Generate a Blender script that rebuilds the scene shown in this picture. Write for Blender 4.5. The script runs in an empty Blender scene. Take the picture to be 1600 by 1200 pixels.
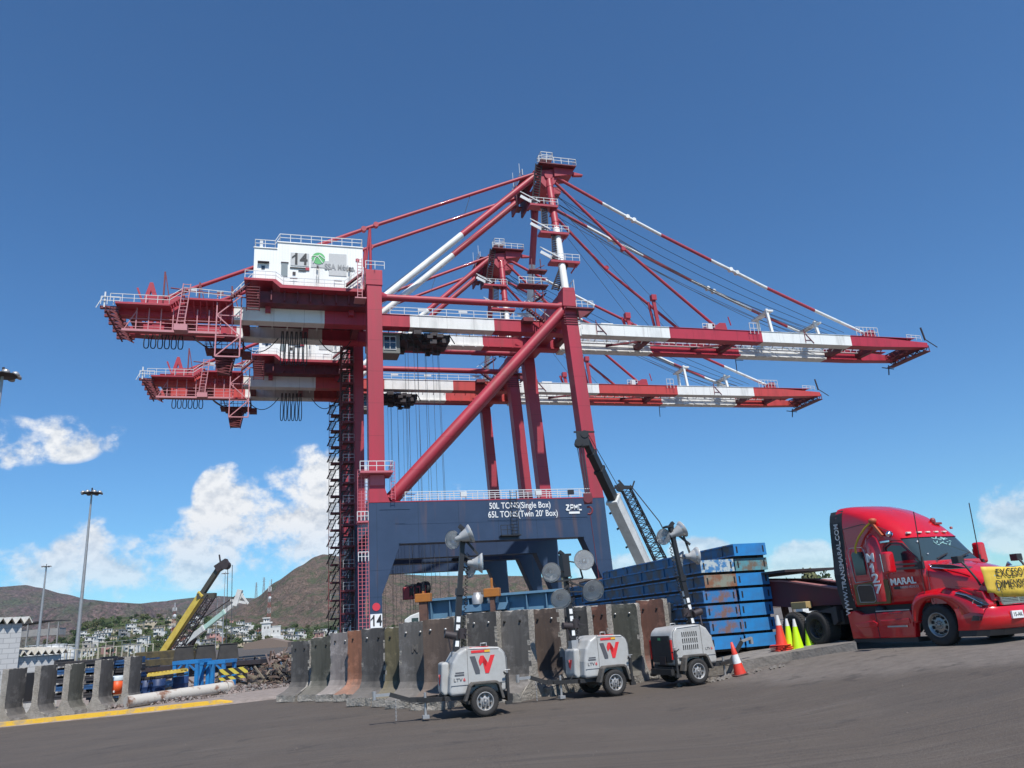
import bpy, bmesh, math, random
from mathutils import Vector, Matrix, Euler, noise as mnoise
random.seed(7)
SC = bpy.context.scene
COL = SC.collection
PI = math.pi
R = math.radians

# ------------------------------------------------------------ camera
FPX = 1202.0
ROLL = R(4.0); PIT = R(17.3); EYE = Vector((0, 0, 2.1))
_r0 = Vector((1, 0, 0)); _u0 = Vector((0, -math.sin(PIT), math.cos(PIT))); CF = Vector((0, math.cos(PIT), math.sin(PIT)))
CR = math.cos(ROLL) * _r0 - math.sin(ROLL) * _u0
CU = math.sin(ROLL) * _r0 + math.cos(ROLL) * _u0
cam = bpy.data.cameras.new('camera'); co = bpy.data.objects.new('camera', cam); COL.objects.link(co)
cam.sensor_width = 36.0; cam.lens = FPX / 1600 * 36.0
cam.clip_start = 0.1; cam.clip_end = 30000
m3 = Matrix((CR, CU, -CF)).transposed()
co.matrix_world = Matrix.Translation(EYE) @ m3.to_4x4()
SC.camera = co

# ------------------------------------------------------------ sun, sky, exposure
SUN_EL = R(57); SUN_AZ = math.atan2(0.37, -0.93)       # azimuth measured from +Y towards +X
sd = Vector((math.sin(SUN_AZ) * math.cos(SUN_EL), math.cos(SUN_AZ) * math.cos(SUN_EL), math.sin(SUN_EL)))
sl = bpy.data.lights.new('sun', 'SUN'); sl.energy = 5.0; sl.angle = R(0.5); sl.color = (1.0, 0.965, 0.91)
so = bpy.data.objects.new('sun', sl); COL.objects.link(so)
so.rotation_euler = (-sd).to_track_quat('-Z', 'Y').to_euler()
so.location = (0, 0, 80)
W = bpy.data.worlds.new('World'); SC.world = W; W.use_nodes = True
nt = W.node_tree; nt.nodes.clear()
def WN(t, **k):
    n = nt.nodes.new(t)
    for a, b in k.items(): setattr(n, a, b)
    return n
def wl(a, b): nt.links.new(a, b)
def wm(op, a, b=None, c=None, clamp=False):
    n = WN('ShaderNodeMath', operation=op, use_clamp=clamp)
    for i, q in enumerate((a, b, c)):
        if q is None: continue
        if isinstance(q, (int, float)): n.inputs[i].default_value = q
        else: wl(q, n.inputs[i])
    return n.outputs[0]
sky = WN('ShaderNodeTexSky', sky_type='NISHITA'); sky.sun_disc = False
sky.sun_elevation = SUN_EL; sky.sun_rotation = SUN_AZ
sky.altitude = 0; sky.air_density = 1.0; sky.dust_density = 0.0; sky.ozone_density = 6.0
tc = WN('ShaderNodeTexCoord'); sep = WN('ShaderNodeSeparateXYZ'); wl(tc.outputs['Generated'], sep.inputs[0])
az = wm('ARCTAN2', sep.outputs[0], sep.outputs[1]); el = wm('ARCSINE', sep.outputs[2])
# cumulus banks: (azimuth, elevation, half width, half height, density)
CL = [(-.3017, .148, .050, .046, 1.1), (-.3600, .170, .036, .036, 1.15), (-.4032, .116, .045, .034, .85), (-.2508, .165, .06, .055, 1.15), (-.25, .115, .09, .05, .95),
      (-.5148, .118, .032, .026, 1.1), (-.50, .095, .06, .024, 1.0), (-.6079, .2260, .050, .024, .78), (-.5450, .2330, .036, .022, .68), (-.4938, .2360, .017, .013, .72),
      (-.335, .138, .060, .042, 1.25), (-.28, .135, .070, .050, 1.25), (-.25, .160, .055, .045, 1.25), (-.42, .096, .15, .030, 1.15), (-.50, .082, .07, .028, .8), (-.36, .108, .09, .030, .8), (-.30, .10, .08, .04, 1.0), (.5800, .070, .048, .038, 1.4), (.3373, .042, .034, .028, 1.6), (.2166, .066, .035, .020, 1.5), (.13, .050, .06, .022, 1.4),
      (.46, .03, .06, .02, .8), (.75, .09, .1, .05, 1.), (-.9, .15, .15, .06, 1.), (-.1, .12, .06, .05, .8)]
mask = None
for a, e, sa, se, dn in CL:
    da = wm('DIVIDE', wm('SUBTRACT', az, a), sa * 1.35); de = wm('DIVIDE', wm('SUBTRACT', el, e), se * 1.35)
    q = wm('SUBTRACT', 1.0, wm('ADD', wm('MULTIPLY', da, da), wm('MULTIPLY', de, de)))
    q = wm('MULTIPLY', wm('POWER', wm('MAXIMUM', q, 0.0), .55), dn * .80)
    mask = q if mask is None else wm('SMOOTH_MAX', mask, q, 0.08)
def fbm(offz, scale=14.0, det=9):
    mp = WN('ShaderNodeMapping'); wl(tc.outputs['Generated'], mp.inputs[0]); mp.inputs['Location'].default_value = (0, 0, offz); mp.inputs['Scale'].default_value = (1, 1, 1.25)
    n = WN('ShaderNodeTexNoise'); n.inputs['Scale'].default_value = scale; n.inputs['Detail'].default_value = det; n.inputs['Roughness'].default_value = .62
    wl(mp.outputs[0], n.inputs['Vector']); return n.outputs[0]
n1 = fbm(0); n2 = fbm(-0.010)
def dens(n, k=3.3): return wm('ADD', mask, wm('MULTIPLY', wm('SUBTRACT', n, .485), k))
d1 = dens(n1); d2 = dens(n2)
alpha = WN('ShaderNodeMapRange', interpolation_type='SMOOTHSTEP'); wl(d1, alpha.inputs[0])
alpha.inputs[1].default_value = .34; alpha.inputs[2].default_value = .92
edge = wm('MULTIPLY', alpha.outputs[0], wm('MULTIPLY', wm('SUBTRACT', mask, .12), 5.0, clamp=True))
fade = WN('ShaderNodeMapRange'); wl(el, fade.inputs[0]); fade.inputs[1].default_value = .055; fade.inputs[2].default_value = .145; fade.inputs[3].default_value = .5; fade.inputs[4].default_value = 1.0
edge = wm('MULTIPLY', edge, fade.outputs[0])
shade = wm('ADD', wm('MULTIPLY', wm('SUBTRACT', d1, d2), 1.3), .50)
shade = wm('SUBTRACT', shade, wm('MULTIPLY', wm('SUBTRACT', d1, .8), .10), clamp=True)
cr = WN('ShaderNodeValToRGB'); wl(shade, cr.inputs[0])
cr.color_ramp.elements[0].position = .0; cr.color_ramp.elements[0].color = (5.6, 6.1, 6.8, 1)
cr.color_ramp.elements[1].position = .60; cr.color_ramp.elements[1].color = (9.0, 9.1, 9.2, 1)
tint = WN('ShaderNodeMix', data_type='RGBA', blend_type='MULTIPLY'); tint.inputs['Factor'].default_value = 1; gm = WN('ShaderNodeGamma'); gm.inputs[1].default_value = 1.1; wl(sky.outputs[0], gm.inputs[0]); wl(gm.outputs[0], tint.inputs['A']); tint.inputs['B'].default_value = (.565, .89, 1.03, 1)
mx = WN('ShaderNodeMix', data_type='RGBA'); wl(edge, mx.inputs['Factor']); wl(tint.outputs['Result'], mx.inputs['A']); wl(cr.outputs[0], mx.inputs['B'])
bg = WN('ShaderNodeBackground'); bg.inputs[1].default_value = 0.10; wl(mx.outputs['Result'], bg.inputs[0])
wo = WN('ShaderNodeOutputWorld'); wl(bg.outputs[0], wo.inputs[0])
SC.view_settings.view_transform = 'Standard'; SC.view_settings.look = 'None'
SC.view_settings.exposure = 0.15; SC.view_settings.gamma = 1.0

# ------------------------------------------------------------ helpers
def ray(x, y):
    v = CR * ((x - 800) / FPX) - CU * ((y - 600) / FPX) + CF
    return v
def at(x, y, Y):                                    # the world point seen at a photo pixel, at distance Y
    r = ray(x, y); return EYE + r * (Y / r.y)
_G = [(-60, -1.3), (-25, -.9), (-18, -.65), (-13, -.45), (-8, -.2), (-4, -.05), (0, 0), (3, 0.0), (5, .1), (7, .35), (9, .66), (10.5, .80), (13, .88), (30, 1.1), (60, 1.2)]
def gz(x, y=20):
    for (a, za), (b, zb) in zip(_G, _G[1:]):
        if x <= b or b == 60:
            t = min(max((x - a) / (b - a), 0), 1); z = za + (zb - za) * t; break
    if y > 55: z = z + (-.5 - z) * min((y - 55) / 40, 1)
    return z
def gat(x, y):                                      # ground point under a photo pixel
    z = 0.0
    for _ in range(12):
        r = ray(x, y); P = EYE + r * ((z - EYE.z) / r.z); z = gz(P.x, P.y)
    return Vector((P.x, P.y, z))

_M = {}
def mat(name, col, rough=.7, metal=0.0, col2=None, scale=3.0, amount=.5, bump=0.0, bscale=None, streak=False, coat=0.0, detail=5, spec=None, lo=.35, hi=.7):
    if name in _M: return _M[name]
    m = bpy.data.materials.new(name); m.use_nodes = True; _M[name] = m
    t = m.node_tree; b = t.nodes['Principled BSDF']
    b.inputs['Base Color'].default_value = (*col, 1); b.inputs['Roughness'].default_value = rough; b.inputs['Metallic'].default_value = metal
    if coat: b.inputs['Coat Weight'].default_value = coat; b.inputs['Coat Roughness'].default_value = .04
    if spec is not None: b.inputs['Specular IOR Level'].default_value = spec
    c = t.nodes.new('ShaderNodeTexCoord'); src = c.outputs['Object']
    if streak:
        mp = t.nodes.new('ShaderNodeMapping'); mp.inputs['Scale'].default_value = (1, 1, .12); t.links.new(src, mp.inputs[0]); src = mp.outputs[0]
    n = t.nodes.new('ShaderNodeTexNoise'); n.inputs['Scale'].default_value = scale; n.inputs['Detail'].default_value = detail; n.inputs['Roughness'].default_value = .62
    t.links.new(src, n.inputs['Vector'])
    if col2 is None: col2 = tuple(q * .82 for q in col)
    r = t.nodes.new('ShaderNodeMapRange'); r.inputs[1].default_value = lo; r.inputs[2].default_value = hi; r.inputs[4].default_value = amount
    t.links.new(n.outputs[0], r.inputs[0])
    x = t.nodes.new('ShaderNodeMix'); x.data_type = 'RGBA'; t.links.new(r.outputs[0], x.inputs['Factor'])
    x.inputs['A'].default_value = (*col, 1); x.inputs['B'].default_value = (*col2, 1); t.links.new(x.outputs['Result'], b.inputs['Base Color'])
    if bump:
        n2 = t.nodes.new('ShaderNodeTexNoise'); n2.inputs['Scale'].default_value = bscale or scale * 6; n2.inputs['Detail'].default_value = 6
        t.links.new(c.outputs['Object'], n2.inputs['Vector'])
        bp = t.nodes.new('ShaderNodeBump'); bp.inputs['Strength'].default_value = bump; bp.inputs['Distance'].default_value = .05
        t.links.new(n2.outputs[0], bp.inputs['Height']); t.links.new(bp.outputs[0], b.inputs['Normal'])
    return m

def seams(m, period=4.0, axis=0, w=.018, dark=.72):
    t = m.node_tree; bb = t.nodes['Principled BSDF']; old = bb.inputs['Base Color'].links[0].from_socket; N = t.nodes.new; L = t.links.new
    c = N('ShaderNodeTexCoord'); sp = N('ShaderNodeSeparateXYZ'); L(c.outputs['Object'], sp.inputs[0])
    a = N('ShaderNodeMath'); a.operation = 'DIVIDE'; L(sp.outputs[axis], a.inputs[0]); a.inputs[1].default_value = period
    f = N('ShaderNodeMath'); f.operation = 'FRACT'; L(a.outputs[0], f.inputs[0]); k = N('ShaderNodeMath'); k.operation = 'LESS_THAN'; L(f.outputs[0], k.inputs[0]); k.inputs[1].default_value = w
    x = N('ShaderNodeMix'); x.data_type = 'RGBA'; x.blend_type = 'MULTIPLY'; L(k.outputs[0], x.inputs['Factor']); L(old, x.inputs['A']); x.inputs['B'].default_value = (dark, dark, dark, 1); L(x.outputs['Result'], bb.inputs['Base Color'])
    n = N('ShaderNodeTexNoise'); n.inputs['Scale'].default_value = .9; n.inputs['Detail'].default_value = 8; mp = N('ShaderNodeMapping'); mp.inputs['Scale'].default_value = (1, 1, .10); L(c.outputs['Object'], mp.inputs[0]); L(mp.outputs[0], n.inputs['Vector'])
    r = N('ShaderNodeMapRange'); r.inputs[1].default_value = .60; r.inputs[2].default_value = .78; r.inputs[4].default_value = .45; L(n.outputs[0], r.inputs[0])
    y = N('ShaderNodeMix'); y.data_type = 'RGBA'; L(r.outputs[0], y.inputs['Factor']); L(x.outputs['Result'], y.inputs['A']); y.inputs['B'].default_value = (.16, .08, .05, 1); L(y.outputs['Result'], bb.inputs['Base Color'])
class MB:
    def __init__(s): s.v = []; s.f = []; s.sm = []; s.mi = []; s.cur = 0
    def add(s, vs, fs, smooth=False):
        o = len(s.v); s.v += [tuple(q) for q in vs]
        for f in fs: s.f.append([i + o for i in f]); s.sm.append(smooth); s.mi.append(s.cur)
    def box(s, x0, x1, y0, y1, z0, z1):
        s.add([(x0, y0, z0), (x1, y0, z0), (x1, y1, z0), (x0, y1, z0), (x0, y0, z1), (x1, y0, z1), (x1, y1, z1), (x0, y1, z1)],
              [(0, 3, 2, 1), (4, 5, 6, 7), (0, 1, 5, 4), (1, 2, 6, 5), (2, 3, 7, 6), (3, 0, 4, 7)]); return s
    def beam(s, p, q, w, h=None, up=(0, 0, 1)):
        h = h or w; p = Vector(p); q = Vector(q); d = (q - p)
        if d.length < 1e-6: return s
        d.normalize(); u = Vector(up)
        if abs(d.dot(u)) > .98: u = Vector((0, 1, 0)) if abs(d.y) < .9 else Vector((1, 0, 0))
        a = d.cross(u).normalized(); b = a.cross(d).normalized(); a = a * w / 2; b = b * h / 2
        vs = [p - a - b, p + a - b, p + a + b, p - a + b, q - a - b, q + a - b, q + a + b, q - a + b]
        s.add(vs, [(0, 3, 2, 1), (4, 5, 6, 7), (0, 1, 5, 4), (1, 2, 6, 5), (2, 3, 7, 6), (3, 0, 4, 7)]); return s
    def tube(s, p, q, r, n=10, r2=None, cap=True):
        return s.path([p, q], [r, r if r2 is None else r2], n, cap)
    def path(s, pts, r, n=8, cap=True):
        pts = [Vector(p) for p in pts]
        if isinstance(r, (int, float)): r = [r] * len(pts)
        o = len(s.v); vs = []; fs = []; a = None
        for i, p in enumerate(pts):
            d = (pts[min(i + 1, len(pts) - 1)] - pts[max(i - 1, 0)]).normalized()
            if a is None:
                u = Vector((0, 0, 1)) if abs(d.z) < .9 else Vector((1, 0, 0)); a = d.cross(u).normalized()
            else: a = (a - d * a.dot(d)).normalized()
            b = d.cross(a)
            for k in range(n):
                t = 2 * PI * k / n; vs.append(p + a * (math.cos(t) * r[i]) + b * (math.sin(t) * r[i]))
        for i in range(len(pts) - 1):
            for k in range(n):
                k2 = (k + 1) % n; fs.append((i * n + k, i * n + k2, (i + 1) * n + k2, (i + 1) * n + k))
        s.add(vs, fs, True)
        if cap:
            s.add(vs[:n][::-1], [tuple(range(n))]); s.add(vs[-n:], [tuple(range(n))])
        return s
    def prism(s, poly, axis, a0, a1):               # polygon extruded along 'x','y' or 'z'
        def P(u, v, a): return {'y': (u, a, v), 'x': (a, u, v), 'z': (u, v, a)}[axis]
        n = len(poly)
        s.add([P(u, v, a0) for u, v in poly] + [P(u, v, a1) for u, v in poly],
              [tuple(range(n)), tuple(range(2 * n - 1, n - 1, -1))] + [(i, i + n, (i + 1) % n + n, (i + 1) % n) for i in range(n)]); return s
    def lathe(s, prof, c=(0, 0, 0), axis=(0, 0, 1), n=24):
        ax = Vector(axis).normalized(); u = Vector((0, 0, 1)) if abs(ax.z) < .9 else Vector((1, 0, 0))
        a = ax.cross(u).normalized(); b = ax.cross(a); c = Vector(c); vs = []; fs = []
        for r, h in prof:
            for k in range(n):
                t = 2 * PI * k / n; vs.append(c + ax * h + a * (math.cos(t) * r) + b * (math.sin(t) * r))
        for i in range(len(prof) - 1):
            for k in range(n):
                k2 = (k + 1) % n; fs.append((i * n + k, i * n + k2, (i + 1) * n + k2, (i + 1) * n + k))
        s.add(vs, fs, True); return s
    def rail(s, pts, h=1.1, r=.045, sp=1.6, n=4, mid=True):
        pts = [Vector(p) for p in pts]; U = Vector((0, 0, 1))
        for a, b in zip(pts, pts[1:]):
            L = (b - a).length; k = max(1, round(L / sp))
            for i in range(k + 1): q = a.lerp(b, i / k); s.beam(q, q + U * h, r * 1.6)
            s.beam(a + U * h, b + U * h, r * 1.7)
            if mid: s.beam(a + U * h * .52, b + U * h * .52, r * 1.5)
        return s
    def stair(s, a, b, w, n=10, side=(0, 1, 0), t=.05):       # flight of treads between two stringers
        a = Vector(a); b = Vector(b); sd_ = Vector(side).normalized() * w / 2
        for q in (-1, 1): s.beam(a + sd_ * q, b + sd_ * q, t * 1.4, .22)
        for i in range(n): p = a.lerp(b, (i + .5) / n); s.beam(p - sd_, p + sd_, .24, t)
        return s
    def truss(s, a, b, w, h, n, r=.05, up=(0, 0, 1)):         # lattice girder with four chords
        a = Vector(a); b = Vector(b); d = (b - a).normalized(); u = Vector(up)
        if abs(d.dot(u)) > .98: u = Vector((0, 1, 0))
        x = d.cross(u).normalized(); y = x.cross(d)
        if isinstance(w, (int, float)): w = (w, w)
        if isinstance(h, (int, float)): h = (h, h)
        def P(t, i): sx, sy = ((-1, -1), (1, -1), (1, 1), (-1, 1))[i % 4]; return a.lerp(b, t) + x * sx * (w[0] + (w[1] - w[0]) * t) / 2 + y * sy * (h[0] + (h[1] - h[0]) * t) / 2
        for i in range(4): s.beam(P(0, i), P(1, i), r * 1.5)
        for k in range(n):
            for i in range(4):
                p, q = (i, i + 1) if k % 2 else (i + 1, i)
                s.beam(P(k / n, p), P((k + 1) / n, q), r); s.beam(P(k / n, i), P(k / n, i + 1), r)
        return s
    def build(s, name, m, parent=None, loc=(0, 0, 0), rz=0, bevel=0, mats=None, matrix=None, bseg=2, fixn=True):
        me = bpy.data.meshes.new(name); me.from_pydata(s.v, [], s.f); me.update()
        for p, sm, mi in zip(me.polygons, s.sm, s.mi): p.use_smooth = sm; p.material_index = mi
        for q in (mats or [m]): me.materials.append(q)
        if fixn:
            bm = bmesh.new(); bm.from_mesh(me); bmesh.ops.recalc_face_normals(bm, faces=bm.faces); bm.to_mesh(me); bm.free()
        o = bpy.data.objects.new(name, me); COL.objects.link(o)
        if parent: o.parent = parent
        if matrix is not None: o.matrix_local = matrix
        else: o.location = loc; o.rotation_euler = (0, 0, rz)
        if bevel:
            b = o.modifiers.new('bevel', 'BEVEL'); b.width = bevel; b.segments = bseg; b.limit_method = 'ANGLE'; b.angle_limit = R(35)
            b.harden_normals = False
        return o
def tag(o, label=None, cat=None, group=None, kind=None):
    if label: o['label'] = label
    if cat: o['category'] = cat
    if group: o['group'] = group
    if kind: o['kind'] = kind
    return o
def split_clusters(o, gap=.3):
    """pieces of one mesh that stand clear of each other become parts of their own"""
    me = o.data; n = len(me.vertices); par = list(range(n))
    def fd(a):
        while par[a] != a: par[a] = par[par[a]]; a = par[a]
        return a
    for p in me.polygons:
        vs = list(p.vertices); r0 = fd(vs[0])
        for q in vs[1:]: par[fd(q)] = r0
    isl = {}
    for v in me.vertices: isl.setdefault(fd(v.index), []).append(v.index)
    keys = list(isl); bb = []
    for k in keys:
        c = [me.vertices[i].co for i in isl[k]]; bb.append([min(q[j] for q in c) - gap / 2 for j in range(3)] + [max(q[j] for q in c) + gap / 2 for j in range(3)])
    g = list(range(len(keys)))
    def fg(a):
        while g[a] != a: g[a] = g[g[a]]; a = g[a]
        return a
    for i in range(len(keys)):
        for j in range(i):
            A, B_ = bb[i], bb[j]
            if fg(i) != fg(j) and all(A[k] <= B_[k + 3] and B_[k] <= A[k + 3] for k in range(3)): g[fg(i)] = fg(j)
    cl = {}
    for i, k in enumerate(keys): cl.setdefault(fg(i), []).append(i)
    if len(cl) < 2 or len(cl) > 60: return
    owner = {}
    for ci, (k, lst) in enumerate(cl.items()):
        for i in lst:
            for v in isl[keys[i]]: owner[v] = ci
    polys = [[] for _ in cl]
    for p in me.polygons: polys[owner[p.vertices[0]]].append(p)
    for ci, pl_ in enumerate(polys):
        mp_ = {}; vs = []; fs = []
        for p in pl_:
            for v in p.vertices:
                if v not in mp_: mp_[v] = len(vs); vs.append(me.vertices[v].co.copy())
            fs.append([mp_[v] for v in p.vertices])
        m2 = bpy.data.meshes.new(o.name.split('.')[0]); m2.from_pydata(vs, [], fs)
        for a, p in zip(m2.polygons, pl_): a.use_smooth = p.use_smooth; a.material_index = p.material_index
        for q in me.materials: m2.materials.append(q)
        if ci == 0: first = m2
        else: c = o.copy(); c.data = m2; COL.objects.link(c)
    o.data = first
def empty(name, loc=(0, 0, 0), rz=0, label=None, cat=None, group=None):
    o = bpy.data.objects.new(name, None); COL.objects.link(o); o.location = loc; o.rotation_euler = (0, 0, rz); o.empty_display_size = .3
    return tag(o, label, cat, group)
def copy_tree(o, parent=None):
    c = o.copy(); COL.objects.link(c); c.parent = parent
    for ch in list(o.children): copy_tree(ch, c)
    return c
def text(name, s, size, m, parent, matrix, depth=.01, align='CENTER', sx=1.0, bold=0.0, shear=0.0):
    cu = bpy.data.curves.new(name, 'FONT'); cu.body = s; cu.size = size; cu.extrude = depth; cu.align_x = align; cu.align_y = 'CENTER'; cu.offset = bold; cu.shear = shear
    t = bpy.data.objects.new(name, cu); COL.objects.link(t); t.scale = (sx, 1, 1)
    dg = bpy.context.evaluated_depsgraph_get(); me = bpy.data.meshes.new_from_object(t.evaluated_get(dg))
    COL.objects.unlink(t); bpy.data.objects.remove(t)
    me.transform(Matrix.Diagonal((sx, 1, 1, 1))); me.materials.clear(); me.materials.append(m)
    o = bpy.data.objects.new(name, me); COL.objects.link(o); o.parent = parent; o.matrix_local = matrix
    return o
def face_mat(origin, xdir, zdir=(0, 0, 1)):         # frame whose X runs along xdir, Y up along zdir, Z out of the face
    x = Vector(xdir).normalized(); y = Vector(zdir); y = (y - x * y.dot(x)).normalized(); z = x.cross(y)
    m = Matrix((x, y, z)).transposed().to_4x4(); m.translation = Vector(origin); return m
# ------------------------------------------------------------ ground
def asphalt():
    m = bpy.data.materials.new('asphalt'); m.use_nodes = True; t = m.node_tree; b = t.nodes['Principled BSDF']; N = t.nodes.new; L = t.links.new
    c = N('ShaderNodeTexCoord')
    def noise(sc, sx=1, sy=1, det=6, rot=0):
        mp = N('ShaderNodeMapping'); mp.inputs['Scale'].default_value = (sx, sy, 1); mp.inputs['Rotation'].default_value = (0, 0, rot); L(c.outputs['Object'], mp.inputs[0])
        n = N('ShaderNodeTexNoise'); n.inputs['Scale'].default_value = sc; n.inputs['Detail'].default_value = det; n.inputs['Roughness'].default_value = .65; L(mp.outputs[0], n.inputs['Vector']); return n.outputs[0]
    def rng(s, a, b_, lo=0, hi=1):
        r = N('ShaderNodeMapRange'); r.inputs[1].default_value = a; r.inputs[2].default_value = b_; r.inputs[3].default_value = lo; r.inputs[4].default_value = hi; L(s, r.inputs[0]); return r.outputs[0]
    def mix(f, a, b_, mode='MIX'):
        x = N('ShaderNodeMix'); x.data_type = 'RGBA'; x.blend_type = mode
        if isinstance(f, float): x.inputs['Factor'].default_value = f
        else: L(f, x.inputs['Factor'])
        for k, q in (('A', a), ('B', b_)):
            if isinstance(q, tuple): x.inputs[k].default_value = (*q, 1)
            else: L(q, x.inputs[k])
        return x.outputs['Result']
    base = mix(rng(noise(.35), .35, .7), (.069, .053, .041), (.093, .074, .058))
    base = mix(rng(noise(1.0, .12, 1.6, rot=.25), .5, .72, 0, .6), base, (.047, .040, .036))       # tyre streaks along the road
    base = mix(rng(noise(1.3, .10, 1.5, rot=.05), .55, .75, 0, .55), base, (.118, .100, .086))
    base = mix(rng(noise(2.2, .07, 4.0, rot=.18, det=3), .54, .68, 0, .75), base, (.040, .033, .029))
    base = mix(rng(noise(3.1, .05, 4.0, rot=.10, det=2), .58, .70, 0, .5), base, (.135, .115, .098))
    base = mix(rng(noise(.16, det=3), .52, .56, 0, .35), base, (.055, .046, .040))
    # pale dusty strip beside the raised yard on the right
    g = N('ShaderNodeSeparateXYZ'); L(c.outputs['Object'], g.inputs[0])
    q0 = gat(1128, 1074); q1 = gat(1640, 1036); dv = (q1 - q0); dv.z = 0; dv.normalize(); nv = Vector((-dv.y, dv.x, 0))
    dt = N('ShaderNodeVectorMath'); dt.operation = 'DOT_PRODUCT'; L(c.outputs['Object'], dt.inputs[0]); dt.inputs[1].default_value = nv
    ad = N('ShaderNodeMath'); ad.operation = 'MULTIPLY_ADD'; L(noise(.9, det=5), ad.inputs[0]); ad.inputs[1].default_value = 2.2; L(dt.outputs['Value'], ad.inputs[2])
    dust = rng(ad.outputs[0], nv.dot(q0) + .7, nv.dot(q0) + 1.9, 0, .75); ex = rng(g.outputs[0], 4.5, 6.5, 0, 1)
    mm = N('ShaderNodeMath'); mm.operation = 'MULTIPLY'; L(dust, mm.inputs[0]); L(ex, mm.inputs[1])
    base = mix(mm.outputs[0], base, mix(rng(noise(3), .35, .7), (.21, .18, .155), (.12, .103, .09)))
    base = mix(rng(noise(55, det=2), .45, .62, 0, .45), base, (.17, .142, .118))
    base = mix(rng(noise(85, det=1), .52, .66, 0, .55), base, (.03, .025, .021))
    base = mix(rng(noise(.75, det=6), .60, .66, 0, .45), base, (.034, .029, .026))
    spots = rng(noise(2.2, det=3), .68, .74, 0, .6); base = mix(spots, base, (.04, .036, .034))
    cr_ = N('ShaderNodeTexVoronoi'); cr_.feature = 'DISTANCE_TO_EDGE'; cr_.inputs['Scale'].default_value = .16
    wv = N('ShaderNodeTexNoise'); wv.inputs['Scale'].default_value = .8; L(c.outputs['Object'], wv.inputs['Vector'])
    va = N('ShaderNodeVectorMath'); va.operation = 'ADD'; L(c.outputs['Object'], va.inputs[0]); sc = N('ShaderNodeVectorMath'); sc.operation = 'SCALE'; sc.inputs['Scale'].default_value = 2.2; L(wv.outputs['Color'], sc.inputs[0]); L(sc.outputs[0], va.inputs[1]); L(va.outputs[0], cr_.inputs['Vector'])
    base = mix(rng(cr_.outputs['Distance'], .0, .004, .35, 0), base, (.035, .03, .028))
    L(base, b.inputs['Base Color']); b.inputs['Roughness'].default_value = .88
    bp = N('ShaderNodeBump'); bp.inputs['Strength'].default_value = .5; bp.inputs['Distance'].default_value = .02; L(noise(45, det=4), bp.inputs['Height']); L(bp.outputs[0], b.inputs['Normal'])
    return m
def sheet(xs, ys, zf):
    b = MB(); nx = len(xs)
    b.add([(x, y, zf(x, y)) for y in ys for x in xs], [(j * nx + i, j * nx + i + 1, (j + 1) * nx + i + 1, (j + 1) * nx + i) for j in range(len(ys) - 1) for i in range(nx - 1)], True); return b
XS = [-6000, -2000, -700, -300, -120, -60, -40] + [-30 + i for i in range(61)] + [40, 60, 120, 300, 700, 2000, 6000]
YS = [-300, -60, -20] + [-10 + 2 * i for i in range(36)] + [70, 80, 95, 120, 200, 400, 800, 2000, 7000]
tag(sheet(XS, YS, gz).build('ground', asphalt(), fixn=False), kind='structure')
M_gravel = mat('gravel', (.30, .25, .22), .95, col2=(.16, .13, .11), scale=2.5, amount=.9, bump=.8, bscale=14)
M_dirt = mat('dusty_verge', (.29, .26, .235), .95, col2=(.18, .155, .14), scale=1.3, amount=.9, bump=.4, bscale=20)
# gravel yard beyond the yellow kerb and the dusty strip at the foot of the raised yard
KA = Vector((-42, 39.0, 0)); KB = gat(0, 1137); KC = gat(372, 1099)
KA = Vector((KB.x + (KB.x - KC.x) * 1.2, KB.y + (KB.y - KC.y) * 1.2, 0))
b = MB(); n = 28; rows = [0, .3, 3, 8, 16, 30, 60]
def kerbpt(t):
    p = KA.lerp(Vector((KC.x + 4.5, KC.y + (KC.y - KB.y) * .5, 0)), t); return p
V_, F_ = [], []
for j, d in enumerate(rows):
    for i in range(n + 1):
        p = kerbpt(i / n); x = p.x + d * .1; y = p.y + d; V_.append((x, y, gz(x, y) + .004 + (.10 if d < 12 else .05) * min(1, d / .3)))
F_ = [(j * (n + 1) + i, j * (n + 1) + i + 1, (j + 1) * (n + 1) + i + 1, (j + 1) * (n + 1) + i) for j in range(len(rows) - 1) for i in range(n)]
b.add(V_, F_, True); tag(b.build('gravel_ground', M_gravel, fixn=False), kind='structure')
# yellow kerb
M_kerb = mat('kerb_yellow', (.68, .40, .03), .75, col2=(.36, .28, .19), scale=2.2, amount=.9, lo=.5, hi=.66, bump=.3)
b = MB(); prev = None
for i in range(24):
    t0, t1 = i / 24, (i + 1) / 24; p = KA.lerp(KC, t0); q = KA.lerp(KC, t1); d = (q - p).normalized(); nn = Vector((-d.y, d.x, 0)) * .42
    z0, z1 = gz(p.x, p.y), gz(q.x, q.y); h = .22; h1 = h if i < 23 else .03
    b.add([(p.x, p.y, z0 - .05), (q.x, q.y, z1 - .05), (q.x + nn.x * .15, q.y + nn.y * .12, z1 + h1), (p.x + nn.x * .15, p.y + nn.y * .15, z0 + h), (q.x + nn.x, q.y + nn.y, z1 + h1), (p.x + nn.x, p.y + nn.y, z0 + h), (q.x + nn.x, q.y + nn.y, z1 - .05), (p.x + nn.x, p.y + nn.y, z0 - .05)],
          [(0, 1, 2, 3), (3, 2, 4, 5), (5, 4, 6, 7)] + ([(1, 6, 4, 2)] if i == 23 else []))
tag(b.build('kerb', M_kerb), kind='structure')
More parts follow.
